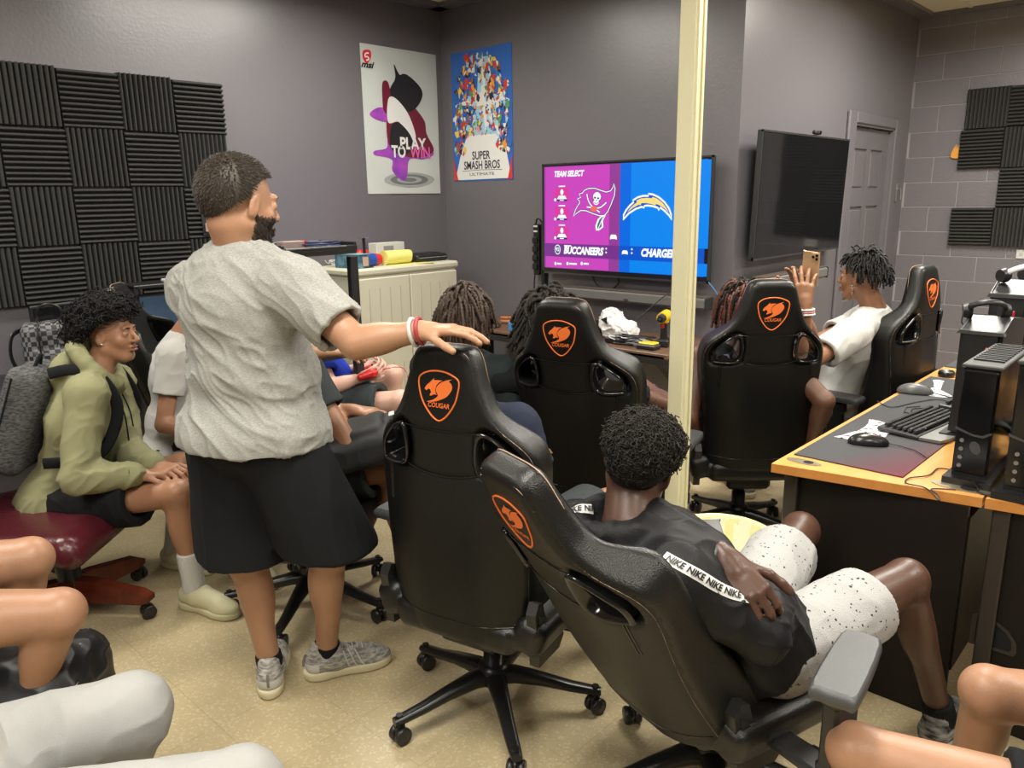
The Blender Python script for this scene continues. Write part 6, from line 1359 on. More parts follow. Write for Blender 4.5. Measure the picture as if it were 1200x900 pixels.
# big desk mat with a printed maroon fade at its front right
def deskmat(label, poly4, origin):
    m = mat('desk_mat_print', (.04, .04, .044), .75, bump=(600, .1)); nt = m.node_tree; b = nt.nodes['Principled BSDF']
    if not any(n.type == 'VALTORGB' for n in nt.nodes):
        tc = nt.nodes.new('ShaderNodeTexCoord'); s_ = nt.nodes.new('ShaderNodeSeparateXYZ'); a = nt.nodes.new('ShaderNodeMath'); a.operation = 'MULTIPLY_ADD'; a.inputs[1].default_value = -.42; r = nt.nodes.new('ShaderNodeValToRGB'); r.color_ramp.elements[0].position = .10; r.color_ramp.elements[0].color = (.040, .040, .045, 1); r.color_ramp.elements[1].position = .34; r.color_ramp.elements[1].color = (.12, .012, .03, 1)
        nt.links.new(tc.outputs['Object'], s_.inputs[0]); nt.links.new(s_.outputs[1], a.inputs[0]); nt.links.new(s_.outputs[0], a.inputs[2]); nt.links.new(a.outputs[0], r.inputs[0]); nt.links.new(r.outputs[0], b.inputs['Base Color'])
    o = MB().prism([(x-origin[0], y-origin[1]) for x, y in poly4], 0, .004).build('desk_mat', m, loc=(origin[0], origin[1], Z+.0005)); return tag(o, label, 'desk mat', 'desk mats')
deskmat('long charcoal desk mat fading to maroon, nearest the camera', [(-1.0, 2.475), (-.655, 2.475), (-.625, 4.0), (-.985, 4.0)], (-1.0, 2.475))
deskmat('charcoal desk mat beyond the yellow seam', [(-.995, 4.28), (-.5, 4.28), (-.5, 5.95), (-.98, 5.95)], (-1.0, 4.28))
ZM = Z+.0055
def mouse(label, p, rz, m, s=1.0):
    t = thing('computer_mouse', label, 'mouse', (p[0], p[1], ZM), rz); f = Field(V(-.06, -.08, -.01), V(.06, .08, .06), .0025)
    f.ell((0, -.008, .004), V(.033, .062, .036)*s, None, .01); f.ell((0, .03, .006), V(.028, .035, .022)*s, None, .01); f.plane(V(0, 0, 0), V(0, 0, -1), .003); f.rbox((0, .045, .035), (.0012, .03, .02), None, .0005, .002, 'sub'); finish(f, 'shell', m, t)
    MB().cyl((-.004, .040*s, .021*s), (.004, .040*s, .021*s), .009).build('scroll_wheel', M_HOLE, t); MB().tube([(0, .06*s, .008), (.01, .10, .004), (.05, .14, .004), (.12, .16, .004)], .0018, 6).build('cable', M_BLKM, t); return t
mouse('black angular mouse beside the nearest keyboard', onz(1018, 522, Z), rad(-65), mat('mouse_black', (.014, .014, .015), .25)); mouse('grey rounded mouse farther along the desk mat', onz(1073, 462, Z), rad(-75), mat('mouse_grey', (.11, .11, .11), .35), 1.1)
def keyboard(label, p, rz, L=.44):
    t = thing('keyboard', label, 'keyboard', (p[0], p[1], ZM), rz); MB().box((0, 0, .010), (L, .15, .016), R=rotx(.05), bev=.004).build('chassis', mat('keyboard_graphite', (.06, .06, .062), .35, .4), t)
    pr = [(-L/2, -.075), (-L/2+.01, -.145), (-L/2+.06, -.155), (L/2-.06, -.155), (L/2-.01, -.145), (L/2, -.075)]; MB().prism(pr, .002, .012).build('palm_rest', mat('palm_rest_grey', (.22, .22, .21), .4, .3), t)
    mb = MB()
    for r_ in range(6):
        y = -.055+.0195*r_+(.004 if r_ == 5 else 0); x = -L/2+.012; n = 0; ks_ = ([1.25]*3+[6.2]+[1.25]*4 if r_ == 0 else [2.2]+[1]*10+[2.6] if r_ == 1 else [1.8]+[1]*11+[2] if r_ == 2 else [1.5]+[1]*12+[1.3] if r_ == 3 else [1]*13+[2] if r_ == 4 else [1]*15)+[1]*6
        tot = sum(ks_); u_ = (L-.024)/tot
        for k in ks_: mb.box((x+k*u_/2, y, .0245+.0012*r_), (k*u_-.0025, .0165, .010), bev=.002, taper=.86); x += k*u_
    o = mb.build('keys', mat('key_caps', (.016, .016, .017), .4), t); o['kind'] = 'stuff'; MB().tube([(.1, .075, .008), (.12, .12, .004), (.2, .15, .003), (.26, .12, .003)], .002, 6).build('cable', M_BLKM, t); return t
keyboard('black mechanical keyboard with a grey palm rest, nearest the camera', onz(1080, 500, Z), rad(82), .40); keyboard('second black keyboard half hidden by the nearest tower', V(-.70, 3.58), rad(84), .40)
tag(MB().lathe([(0, 0), (.036, 0), (.038, .006), (.036, .018), (.030, .024), (.026, .016), (0, .016)][::-1], n=28).build('dock_puck', mat('puck_black', (.012, .012, .012), .3), loc=tuple(onz(1109, 440, ZM))), 'small round black puck on the desk mat by the yellow seam', 'dock')
# patterned paper sheets
M_PAT = mat('patterned_paper', (.62, .60, .60), .6); nt = M_PAT.node_tree; b = nt.nodes['Principled BSDF']; tc = nt.nodes.new('ShaderNodeTexCoord'); vo = nt.nodes.new('ShaderNodeTexVoronoi'); vo.inputs['Scale'].default_value = 75; r = nt.nodes.new('ShaderNodeValToRGB'); r.color_ramp.interpolation = 'CONSTANT'
for p_, c_ in ((0, (.62, .60, .60)), (.50, (.03, .03, .04)), (.62, (.6, .58, .58)), (.78, (.55, .14, .14)), (.88, (.62, .60, .60))): (r.color_ramp.elements[0] if p_ == 0 else r.color_ramp.elements.new(p_)).color = (*c_, 1)
r.color_ramp.elements[-1].color = (.62, .60, .60, 1)
s_ = nt.nodes.new('ShaderNodeSeparateColor'); nt.links.new(tc.outputs['Object'], vo.inputs['Vector']); nt.links.new(vo.outputs['Color'], s_.inputs[0]); nt.links.new(s_.outputs[0], r.inputs[0]); nt.links.new(r.outputs[0], b.inputs['Base Color'])
def sheet(label, pts, sc, ox, oy):
    P = [onz(ox+x/sc, oy+y/sc, ZM)[:2] for x, y in pts]; c = np.mean(P, 0); o = MB().prism([tuple(p-c) for p in P], 0, .0015).build('patterned_wrist_mat', M_PAT, loc=(c[0], c[1], ZM)); return tag(o, label, 'wrist mat')
sheet('white patterned wrist mat with red and black print beside the nearest keyboard', [(130, 540), (190, 530), (260, 508), (340, 488), (400, 455), (430, 425), (440, 385), (520, 400), (610, 430), (700, 455), (640, 490), (600, 520), (560, 570), (480, 585), (300, 572)], 7.5, 960, 440)
sheet('white patterned wrist mat behind the grey mouse', [(405, 690), (480, 660), (540, 640), (545, 600), (530, 552), (600, 555), (665, 570), (640, 620), (620, 670), (760, 745), (700, 762), (600, 755), (500, 745)], 10, 1040, 390)
# computer towers and headsets
M_GLOSS = mat('gloss_black_case', (.005, .005, .0055), .12); M_CASE = mat('matt_black_case', (.011, .011, .012), .4); M_GRT = mat('case_grey_trim', (.10, .10, .10), .3, .5); M_REDL = mat('red_accent', (.45, .02, .03), .35)
def tower(label, x, y, W, Dp, H, style=0, rz=0.0):
    t = thing('computer_tower', label, 'computer', (x, y, Z+.0005), rz, 'black desktop computer towers')
    body = MB().prism([(0, 0), (Dp, 0), (Dp, H), (.0, H-.0) if style == 0 else (.07, H)] if style == 0 else [(0, .03), (Dp, .0), (Dp, H*.93), (Dp*.35, H), (0, H*.90)], -W/2, W/2, M=frame((0, 0, .02), (0, 1, 0), (0, 0, 1), (1, 0, 0))).build('case_shell', M_GLOSS if style == 0 else M_CASE, t)
    MB().prism([(-W*.68, -.035), (W*.68, -.035), (W*.58, Dp), (-W*.58, Dp)], 0, .022).build('foot', M_CASE, t)
    if style == 0:
        MB().box((0, Dp/2, H+.026), (W+.012, Dp+.012, .012), bev=.003).build('top_plate', M_GRT, t)
        sl = MB()
        for k in range(11): sl.box((0, .075+k*(Dp-.10)/10, H+.034), (W*.85, .010, .006))
        sl.build('vent_slats', M_CASE, t); fr = MB().box((0, -.008, H*.52+.02), (W*.96, .016, H*.94), bev=.004).build('front_panel', M_GLOSS, t)
        MB().prism([(-W/2, .47*H), (-W/2, .45*H), (0, .405*H), (W*.28, .40*H), (W/2, .44*H), (W/2, .46*H), (W*.26, .42*H), (0, .42*H)], .0165, .020, M=frame((0, 0, .02), (1, 0, 0), (0, 0, 1), (0, -1, 0))).build('chrome_chevron', M_GRT, t)
        MB().prism([tuple(p) for p in ellp((.01, .30*H), .014, .020, 18, rot=.4)], .0165, .019, M=frame((0, 0, .02), (1, 0, 0), (0, 0, 1), (0, -1, 0))).build('badge', M_GRT, t)
        pb = MB()
        for k in range(4): pb.cyl((-W*.28, -.017, .06+k*.026), (-W*.28, -.020, .06+k*.026), .006)
        pb.build('front_ports', mat('port_silver', (.5, .5, .5), .3, 1), t)
    else:
        MB().prism([(-W*.5, 0), (W*.5, 0), (W*.4, H*.86), (-W*.4, H*.86)], 0, .02, M=frame((0, 0, .03), (1, 0, 0), (0, 0, 1), (0, -1, 0))).build('front_panel', M_CASE, t)
        MB().box((W*.18, -.022, H*.62), (.008, .006, H*.42), bev=.002).build('light_strip', M_REDL, t)
        MB().prism([(-W*.56, H*.885), (W*.56, H*.885), (W*.50, H*.915), (-W*.50, H*.915)], -.01, .025, M=frame((0, 0, .02), (1, 0, 0), (0, 0, 1), (0, -1, 0))).build('brow_trim', M_GRT, t)
        MB().tube([(-W*.5-.001, .0, H*.90+.02), (-W*.5-.001, Dp*.35, H+.022), (-W*.5-.001, Dp, H*.93+.02)], .004, 6).build('edge_trim', M_GRT, t)
    return t
tower('glossy black computer tower with a slatted top plate standing nearest on the desk mat side', -.492, 2.545, .095, .40, .335, 0)
tower('glossy black computer tower at the right frame edge with a row of silver buttons', -.335, 2.50, .12, .42, .37, 0)
tower('angular black tower with a red light strip, right behind the slatted tower', -.60, 3.02, .13, .36, .41, 1); tower('tallest angular black tower, farthest along the desk', -.61, 3.46, .13, .36, .50, 1); tower('black tower on the far desk at the right frame edge', -.28, 3.2, .14, .40, .40, 1)
def headset(label, p, rz, m2):
    t = thing('headset', label, 'headset', p, rz); t.scale = (.72, .72, .72); t.rotation_euler = (rad(55), 0, rz); band = [V(.085*math.cos(a), 0, .085*math.sin(a)+.02) for a in np.linspace(0, math.pi, 15)]; MB().tube(band, .009, 8, flat=1.8).build('headband', m2, t)
    for s_ in (-1, 1): e_ = MB().cyl((s_*.075, 0, .015), (s_*.10, 0, .012), .040, .034, 22).build('ear_cup', M_CASE, t); MB().cyl((s_*.060, 0, .016), (s_*.076, 0, .015), .036, .040, 22).build('ear_pad', M_HOLE, e_)
    MB().tube([(-.095, 0, 0), (-.10, -.05, -.02), (-.07, -.09, -.03)], .0035, 6).build('microphone', M_CASE, t); return t
M_WP = mat('white_gloss_plastic', (.55, .56, .56), .25)
headset('black and white headset resting on the tower behind the slatted one', (-.625, 3.15, Z+.02+.41+.012), rad(25), M_CASE); headset('black and white headset on the tallest, farthest tower', (-.635, 3.60, Z+.02+.50+.012), rad(60), M_WP); headset('black headset leaning at the foot of the slatted tower', (-.44+.0, 2.98, Z+.06), rad(70), M_CASE)
# loose cables on the desk
def cable(label, pts, r, m, name='cable'): return tag(MB().tube(smooth_path(pts, 8), r, 6).build(name, m), label, 'cable', 'loose cables')
zc = ZM+.003
dk = lambda L: [onz(x, y, zc-.004) for x, y in L]
cable('thin black cable looping on the bare front corner of the desk', dk([(1122, 552), (1100, 549), (1088, 557), (1066, 560), (1062, 566), (1085, 572), (1100, 586), (1099, 580), (1092, 573), (1120, 574)]), .002, M_BLKM)
cable('black cable crossing the desk mat below the grey mouse', [onz(x, y, zc) for x, y in [(1028, 470), (1045, 477), (1075, 471), (1100, 468), (1118, 474), (1100, 478), (1070, 479), (1072, 486), (1078, 490)]], .002, M_BLKM)
cable('black cable draping between the two nearest towers', [V(-.47, 2.50, Z+.03), V(-.455, 2.50, Z+.006), V(-.45, 2.48, Z+.004), V(-.40, 2.475, Z+.006), V(-.38, 2.52, Z+.02)], .003, M_BLKM)
# ------------------------------------------------------------------ waste bin with a yellow liner
c = V(-1.17, 2.325); t = thing('waste_bin', 'round waste bin with a pale yellow bag liner beside the cream column', 'bin', (c[0], c[1], 0)); t.scale = (1.1, 1.1, 1.1); M_BIN = mat('bin_cream', (.55, .52, .36), .5); M_LIN = mat('yellow_liner', (.75, .70, .36), .35, bump=(14, .5, 4))
MB().lathe([(0, .004), (.125, .004), (.13, .0), (.165, .40), (.158, .40), (.125, .012), (0, .012)], n=40).build('bin_body', M_BIN, t)
v = []; n = 72; rg = np.random.default_rng(8); pr = [(.1685, .30), (.172, .36), (.171, .405), (.165, .412), (.158, .40), (.150, .30), (.140, .15), (.12, .04), (0.0, .03)]; vs = []
for r_, z in pr:
    for i in range(n):
        a = 2*math.pi*i/n; k = 1+(.018*math.sin(a*11+z*8)+.012*math.sin(a*23+z*20))*(1 if r_ > 0 else 0)*(.3 if .39 < z else 1); vs.append(V(r_*k*math.cos(a), r_*k*math.sin(a), z+.006*math.sin(a*7)*(z < .32)))
MB().add(vs, [(k*n+i, k*n+(i+1) % n, (k+1)*n+(i+1) % n, (k+1)*n+i)[::-1] for k in range(len(pr)-1) for i in range(n)], 0, True).build('bag_liner', M_LIN, t)
# ------------------------------------------------------------------ cream resin cabinet and what stands on it
M_RES = mat('cream_resin', (.56, .54, .42), .5, bump=(150, .08)); CX, CY0, CY1, CZ = -4.2, 3.026, 3.957, 1.162
t = thing('storage_cabinet', 'cream two-door resin cabinet in the corner under the posters', 'cabinet', ((CX+XL)/2, (CY0+CY1)/2, 0)); o = V(-(CX+XL)/2, -(CY0+CY1)/2, 0)
MB().box(V((CX+XL+.02)/2-.01, (CY0+CY1)/2, (CZ-.05)/2)+o, (CX-XL-.05, CY1-CY0-.02, CZ-.05), bev=.006).build('cabinet_body', M_RES, t)
MB().box(V((CX+XL)/2+.004, (CY0+CY1)/2, CZ-.025)+o, (CX-XL-.012, CY1-CY0+.02, .05), bev=.014).build('cabinet_top', M_RES, t)
ym = (CY0+CY1)/2
for ya, yb in ((CY0+.02, ym-.003), (ym+.003, CY1-.02)):
    d = MB().box(V(CX-.008, (ya+yb)/2, (CZ-.06)/2+.01)+o, (.02, yb-ya, CZ-.09), bev=.006).build('door', M_RES, t)
    gm = MB(); w4 = (yb-ya)/5
    for k in range(1, 5):
        for z0_, z1_ in ((.12, .50), (.60, 1.03)): gm.tube([V(CX+.0022, ya+w4*k, z)+o for z in (z0_, z1_)], .0035, 6)
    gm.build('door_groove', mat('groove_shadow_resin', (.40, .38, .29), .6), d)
kn = MB().cyl(V(CX, ym+.03, .70)+o, V(CX+.02, ym+.03, .70)+o, .011).build('knob', M_BLKM, t)
gs = MB()
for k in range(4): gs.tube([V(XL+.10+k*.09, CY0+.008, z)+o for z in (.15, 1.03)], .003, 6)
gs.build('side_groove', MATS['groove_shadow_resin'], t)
def boxy(name, label, cat, p, dims, m, rz=0, bev=.003, group=None, extra=None):
    t = thing(name, label, cat, p, rz, group); MB().box((0, 0, dims[2]/2), dims, bev=bev).build('carton' if 'box' in name else 'body', m, t)
    if extra: extra(t)
    return t
M_TEAL = mat('teal_card', (.03, .10, .16), .4, noise=(25, (.14, .26, .33), .1)); M_TEALT = mat('pale_teal', (.22, .42, .48), .4)
def ex(t): MB().box((0, 0, .0925), (.225, .115, .005)).build('lid', M_TEALT, t); MB().box((.1135, .012, .045), (.003, .05, .06)).build('printed_patch', mat('warm_print', (.55, .38, .28), .4), t)
boxy('product_box', 'dark teal printed box at the left end of the cabinet top', 'box', (-4.36, 3.13, CZ), (.22, .11, .09), M_TEAL, rad(8), extra=ex)
t = thing('cable_bundle', 'small white tangled cord beside the teal box', 'cable', (-4.56, 3.10, CZ)); rg = np.random.default_rng(4); MB().tube(smooth_path([V(*(rg.uniform(-.05, .05, 2)), rg.uniform(.004, .045)) for _ in range(16)], 6), .003, 6).build('cord', M_RUB, t)
t = thing('small_stand', 'thin black post with a small silver plate on the cabinet top', 'stand', (-4.30, 3.19, CZ)); MB().box((0, 0, .003), (.10, .07, .006)).build('stand_base', M_BLKM, t); MB().box((0, 0, .10), (.014, .014, .19)).build('post', M_BLKM, t); MB().box((0, 0, .198), (.075, .03, .004)).build('plate', M_STEEL, t)
boxy('red_case', 'small red case behind the teal box', 'case', (-4.58, 3.38, CZ), (.07, .10, .10), M_CRED, 0, .02)
t = thing('wipes_canister', 'blue and white canister with a red end lying on the cabinet', 'canister', (-4.36, 3.31, CZ+.043)); MB().cyl((0, -.09, 0), (0, .0, 0), .043, n=24).build('label_wrap', mat('blue_label', (.02, .07, .34), .4), t); MB().cyl((0, -.095, 0), (0, -.09, 0), .042, n=24).build('bottom', M_RUB, t); MB().cyl((0, 0, 0), (0, .05, 0), .043, .036, 24).build('red_cap', M_CRED, t)
t = thing('yellow_roll', 'bright yellow roll of film lying on the cabinet', 'roll', (-4.34, 3.50, CZ+.05)); MB().cyl((0, -.12, 0), (0, .10, 0), .05, .047, 28).build('film', mat('yellow_film', (.80, .74, .22), .35, bump=(30, .3)), t); MB().cyl((0, .10, 0), (0, .13, -.01), .047, .012, 20).build('tail', MATS['yellow_film'], t)
tag(MB().box((0, 0, .001), (.16, .34, .002)).build('yellow_paper', mat('yellow_paper', (.70, .66, .20), .6), loc=(-4.30, 3.56, CZ), rz=rad(-6)), 'flat yellow paper under the front of the yellow roll', 'paper')
def ex(t):
    MB().box((.048, -.02, .10), (.002, .09, .035)).build('grey_label', mat('print_mid_grey', (.25, .25, .24), .5), t); MB().prism(ellp((0, 0), .045, .028, 20, 0, math.pi), 0, .002, M=frame((.0475, .02, .03), (0, 1, 0), (0, 0, 1), (1, 0, 0))).build('printed_picture', mat('print_dark', (.08, .06, .06), .5), t)
boxy('product_box', 'white printed box standing at the back of the cabinet top', 'box', (-4.58, 3.60, CZ), (.095, .26, .14), mat('white_card', (.60, .60, .55), .5), extra=ex)
t = thing('black_case', 'flat black zipped case on the right of the cabinet top', 'case', (-4.40, 3.80, CZ)); f = Field(V(-.15, -.2, -.01), V(.15, .2, .09), .005); f.rbox((0, 0, .028), (.10, .15, .028), None, .02, .01); f.rbox((.03, -.02, .05), (.05, .12, .012), None, .01, .01); finish(f, 'shell', M_CASE, t, fold=dict(amp=.003, scale=12, seed=5)); MB().tube([V(.10, y, .03) for y in np.linspace(-.13, .13, 6)], .003, 6).build('zip', MATS['zip_grey'], t)
# ------------------------------------------------------------------ black equipment stand beside the man, with a tray
t = thing('equipment_stand', 'black two-post equipment stand with a plastic tray behind the standing man', 'stand', (-3.33, 2.10, 0)); 
MB().box((0, 0, 1.36), (.32, .42, .02), bev=.005).box((0, -.20, 1.385), (.32, .02, .045), bev=.004).box((0, .20, 1.385), (.32, .02, .045), bev=.004).box((-.15, 0, 1.385), (.02, .42, .045), bev=.004).box((.155, 0, 1.378), (.02, .42, .03), bev=.004).build('tray', M_CASE, t)
MB().tube([(.166, y, 1.388) for y in np.linspace(-.19, .14, 6)], .006, 6).build('tray_edge', M_GRT, t)
for y in (-.06, .255): MB().box((.05, y, .69), (.035, .05, 1.34 if y < 0 else 1.28), bev=.004).build('post', M_BLKM, t)
MB().box((.05, .10, .84), (.03, .32, .04)).build('cross_bar', M_BLKM, t); MB().box((.05, .10, .012), (.3, .44, .024), bev=.006).build('stand_base', M_BLKM, t)
def ex(t): MB().box((.0, .066, .022), (.064, .012, .046)).build('red_end', M_CRED, t)
boxy('small_box', 'small red and grey box on the black tray', 'box', (-3.36, 2.06, 1.371), (.06, .12, .045), mat('card_grey_red', (.30, .22, .20), .5), extra=ex)
t = thing('controller_cable', 'coiled blue and black cable on the black tray', 'cable', (-3.33, 2.22, 1.373)); MB().tube([V(.075*math.cos(a)*(1+.1*math.sin(a*2.3)), .10*math.sin(a)*(1+.12*math.cos(a*1.7)), .006+a*.0016) for a in np.linspace(0, 19, 110)], .004, 6).build('coil', mat('blue_black_cable', (.02, .03, .10), .4), t)
# ------------------------------------------------------------------ left wall desk with monitors and bags
t = thing('wall_desk', 'black desk along the left wall under the foam panels', 'desk', (-4.34, 1.50, 0)); MB().box((0, 0, .725), (.66, 2.5, .03), bev=.004).build('desktop', mat('black_laminate', (.018, .018, .02), .35), t)
for y in (-1.2, 1.2):
    for x in (-.29, .29): MB().box((x, y, .355), (.04, .04, .71)).build('leg', M_BLKM, t)
def monitor(label, x, y, rz, W, H, z0, mscreen):
    t = thing('monitor', label, 'monitor', (x, y, Z), rz); MB().box((0, 0, z0-Z+H/2), (.03, W, H), bev=.006).build('housing', M_CASE, t); MB().box((.0155, 0, z0-Z+H/2+.004), (.002, W-.02, H-.035)).build('screen', mscreen, t)
    MB().box((-.04, 0, (z0-Z)/2+.05), (.03, .05, z0-Z+.12)).build('stand_post', M_CASE, t); MB().box((-.03, 0, .006), (.18, .24, .012), bev=.004).build('stand_foot', M_CASE, t); return t
M_BSC = mat('monitor_blue_picture', (.02, .03, .04), .25, emit=(.02, .035, .06), es=1.0, noise=(3, (.05, .08, .10), .2)); 
monitor('monitor with a dim blue picture between the boy in olive and the standing man', -4.36, 1.98, rad(0), .56, .32, .80, M_BSC)
def ex(t): MB().box((0, .05, .03), (.10, .10, .014), bev=.003).build('white_charger', M_RUB, t)
tag(MB().box((0, 0, .03), (.20, .62, .02), bev=.004).box((0, -.30, .01), (.2, .02, .04)).box((0, .30, .01), (.2, .02, .04)).build('monitor_shelf', M_CASE, loc=(-4.40, 1.98, 1.135)), 'thin black shelf resting on top of the dim blue monitor', 'shelf')
tag(MB().box((0, 0, .008), (.07, .13, .016), bev=.003).cyl((0, .04, .016), (0, .04, .022), .012).build('wall_charger', M_RUB, loc=(-4.38, 1.93, 1.176)), 'small white charger on the black shelf above the blue monitor', 'charger')
monitor('switched-off black monitor behind the curly head of the boy in olive', -4.45, 1.45, rad(8), .52, .31, .80, mat('monitor_off', (.008, .008, .009), .12))
# checkered rucksack on the desk
M_CHK = mat('checkered_canvas', (.05, .05, .05), .6); nt = M_CHK.node_tree; b = nt.nodes['Principled BSDF']; tc = nt.nodes.new('ShaderNodeTexCoord'); ch = nt.nodes.new('ShaderNodeTexChecker'); ch.inputs['Scale'].default_value = 42; ch.inputs['Color1'].default_value = (.022, .022, .024, 1); ch.inputs['Color2'].default_value = (.16, .16, .17, 1); nt.links.new(tc.outputs['Object'], ch.inputs['Vector']); nt.links.new(ch.outputs['Color'], b.inputs['Base Color'])
bp_ = V(-4.30, 1.245, Z); t = thing('rucksack', 'checkered grey and black leather-handled rucksack on the wall desk', 'backpack', bp_, rad(-15)); f = Field(V(-.2, -.22, -.01), V(.2, .22, .4), .006); f.rbox((0, 0, .15), (.075, .135, .15), None, .05, .02); f.rbox((.07, 0, .09), (.03, .10, .075), None, .025, .02); finish(f, 'bag_body', M_CHK, t, fold=dict(amp=.006, scale=9, seed=6))
M_LTH = mat('black_leather', (.012, .012, .013), .3)
for y in (-.06, .05): MB().tube(smooth_path([(.092, y, .02), (.100, y, .16), (.085, y, .27), (.03, y+.01, .315), (-.03, y, .30)], 6), .014, 8, flat=.3).build('strap', M_LTH, t)
MB().tube(smooth_path([(-.02, -.05, .30), (-.01, -.045, .36), (0, 0, .385), (0, .05, .36), (0, .055, .30)], 6), .007, 8).build('handle', M_LTH, t)
MB().tube(smooth_path([(-.02, -.12, .27), (.02, -.17, .24), (.04, -.185, .14), (.03, -.15, .03)], 6), .016, 8, flat=.3).build('shoulder_strap', M_LTH, t)
# blister pack hung on the foam
t = thing('blister_pack', 'small blue and black hanging blister pack on the foam by the man\'s head', 'package', (XL+.055, 2.285, 1.41)); MB().box((0, 0, .08), (.003, .075, .165)).build('card', mat('pack_black', (.02, .02, .025), .4), t); MB().box((.002, 0, .145), (.003, .073, .036)).build('header', mat('pack_blue', (.02, .12, .45), .4), t)
MB().box((.012, 0, .045), (.022, .050, .055), bev=.006).build('bubble', mat('clear_beige', (.45, .36, .27), .2), t); MB().box((.0245, 0, .05), (.003, .03, .03)).build('gadget', M_CASE, t); MB().box((.0036, .0, .140), (.001, .04, .008)).build('header_print', M_RUB, t)
# orange tag on the block wall
q = ony(1121, 178, YB-.02); t = thing('hanging_tag', 'orange hand-shaped tag hanging on the block wall beside the foam', 'tag', q); MB().prism([tuple(p) for p in smooth_path([(-.032, -.045), (.022, -.05), (.036, -.02), (.034, .03), (.016, .055), (.006, .035), (-.004, .058), (-.022, .03), (-.036, -.01)], 3, True)], 0, .006, M=frame((0, 0, 0), (1, 0, 0), (0, 0, 1), (0, -1, 0))).build('tag_body', mat('orange_plastic', (.80, .36, .05), .4), t); MB().cyl((0, -.006, .04), (0, -.012, .04), .006).build('hook', M_STEEL, t)
# outlets
def outlet(label, px, py, W_=.115, H_=.07):
    q = ony(px, py, YB-.006); t = thing('wall_outlet', label, 'outlet', q); MB().box((0, -.004, 0), (W_, .008, H_), bev=.002).build('cover_plate', M_RUB, t)
    for x in (-.025, .025): MB().box((x, -.009, 0), (.028, .003, .03), bev=.001).build('socket', mat('socket_shade', (.45, .44, .42), .5), t)
outlet('white wall outlet on the block wall behind the farthest gaming chair', 1083, 331); outlet('white outlet on the block wall below the lowest foam panels, cut by the frame', 1201, 298)
# ------------------------------------------------------------------ desk under the lit television and its clutter
t = thing('wall_desk', 'walnut topped desk with black legs under the lit television', 'desk', (-3.13, 3.98, 0)); MB().box((0, 0, .725), (1.78, .60, .03), bev=.003).build('desktop', M_WALN, t); MB().box((0, -.29, .70), (1.74, .02, .05)).build('front_rail', M_BLKM, t)
for x in (-.80, .80):
    MB().box((x, 0, .35), (.05, .07, .66), bev=.004).build('leg', M_BLKM, t); MB().box((x, 0, .012), (.06, .56, .024), bev=.004).build('foot', M_BLKM, t); MB().prism([(-.27, .0), (.0, -.22), (.03, -.22), (.03, -.16), (-.20, .0)], -.02, .02, M=frame((x, -.02, .70), (0, 1, 0), (0, 0, 1), (1, 0, 0))).build('bracket', M_BLKM, t)
ZD = .7405
t = thing('plastic_bag', 'crumpled white plastic bag with a small black triangle on the walnut desk', 'bag', (-2.77, 3.96, ZD)); f = Field(V(-.22, -.16, -.01), V(.22, .16, .26), .005); f.ell((-.04, 0, .085), (.085, .07, .095), None, .02); f.ell((.06, -.01, .055), (.08, .06, .06), None, .03); f.ell((.11, 0, .06), (.03, .04, .05), None, .02); f.plane((0, 0, 0), (0, 0, -1), .004); finish(f, 'film', mat('white_film', (.72, .72, .70), .35), t, fold=dict(amp=.016, scale=22, seed=7)); MB().prism([(-.02, 0), (.025, -.025), (.025, .02)], 0, .003, M=frame((-.05, -.082, .12), (1, 0, 0), (0, 0, 1), (0, -1, 0))).build('printed_triangle', M_BLKM, t)
for k in range(3):
    o_ = boxy('laptop', ['black laptop at the bottom of the stack on the walnut desk', 'black laptop in the middle of the stack on the walnut desk', 'black laptop on top of the stack on the walnut desk'][k], 'laptop', (-3.05+.01*k, 3.98, ZD+.024*k), (.34, .24, .022), M_CASE, rad(4-5*k), group='stacked laptops'); MB().box((0, -.118, .012), (.30, .004, .004)).build('lid_gap', M_HOLE, o_)
rg = np.random.default_rng(12)
for k in range(4):
    P = [V(-2.72+.30*rg.random(), 3.76+.12*rg.random(), ZD+.006+.05*rg.random()) for _ in range(12)]; tag(MB().tube(smooth_path(P, 6), .0035, 6).build('cable', M_BLKM if k < 3 else M_WP), ['black cable tangled in front of the plastic bag', 'thin black cord tangled before the plastic bag', 'black lead tangled near the drill', 'pale cord tangled near the drill'][k], 'cable', 'tangled cables on the walnut desk')
t = thing('power_adapter', 'black power adapter before the plastic bag', 'adapter', (-2.68, 3.80, ZD)); MB().box((0, 0, .018), (.12, .055, .036), bev=.006).build('brick', M_CASE, t); MB().tube([(.06, 0, .02), (.10, .01, .015), (.14, -.03, .006)], .003, 6).build('lead', M_CASE, t)
t = thing('clear_packet', 'crinkled clear plastic packet right of the cables', 'packet', (-2.52, 3.82, ZD)); f = Field(V(-.1, -.07, -.01), V(.1, .07, .07), .005); f.rbox((0, 0, .02), (.07, .04, .02), None, .015, .01); finish(f, 'film', mat('clear_film', (.45, .46, .45), .15, trans=.5), t, fold=dict(amp=.012, scale=30, seed=3))
t = thing('cordless_drill', 'yellow and black cordless drill standing on the walnut desk by the column', 'drill', (-2.40, 3.90, ZD), rad(200)); M_YEL = mat('tool_yellow', (.75, .48, .02), .35)
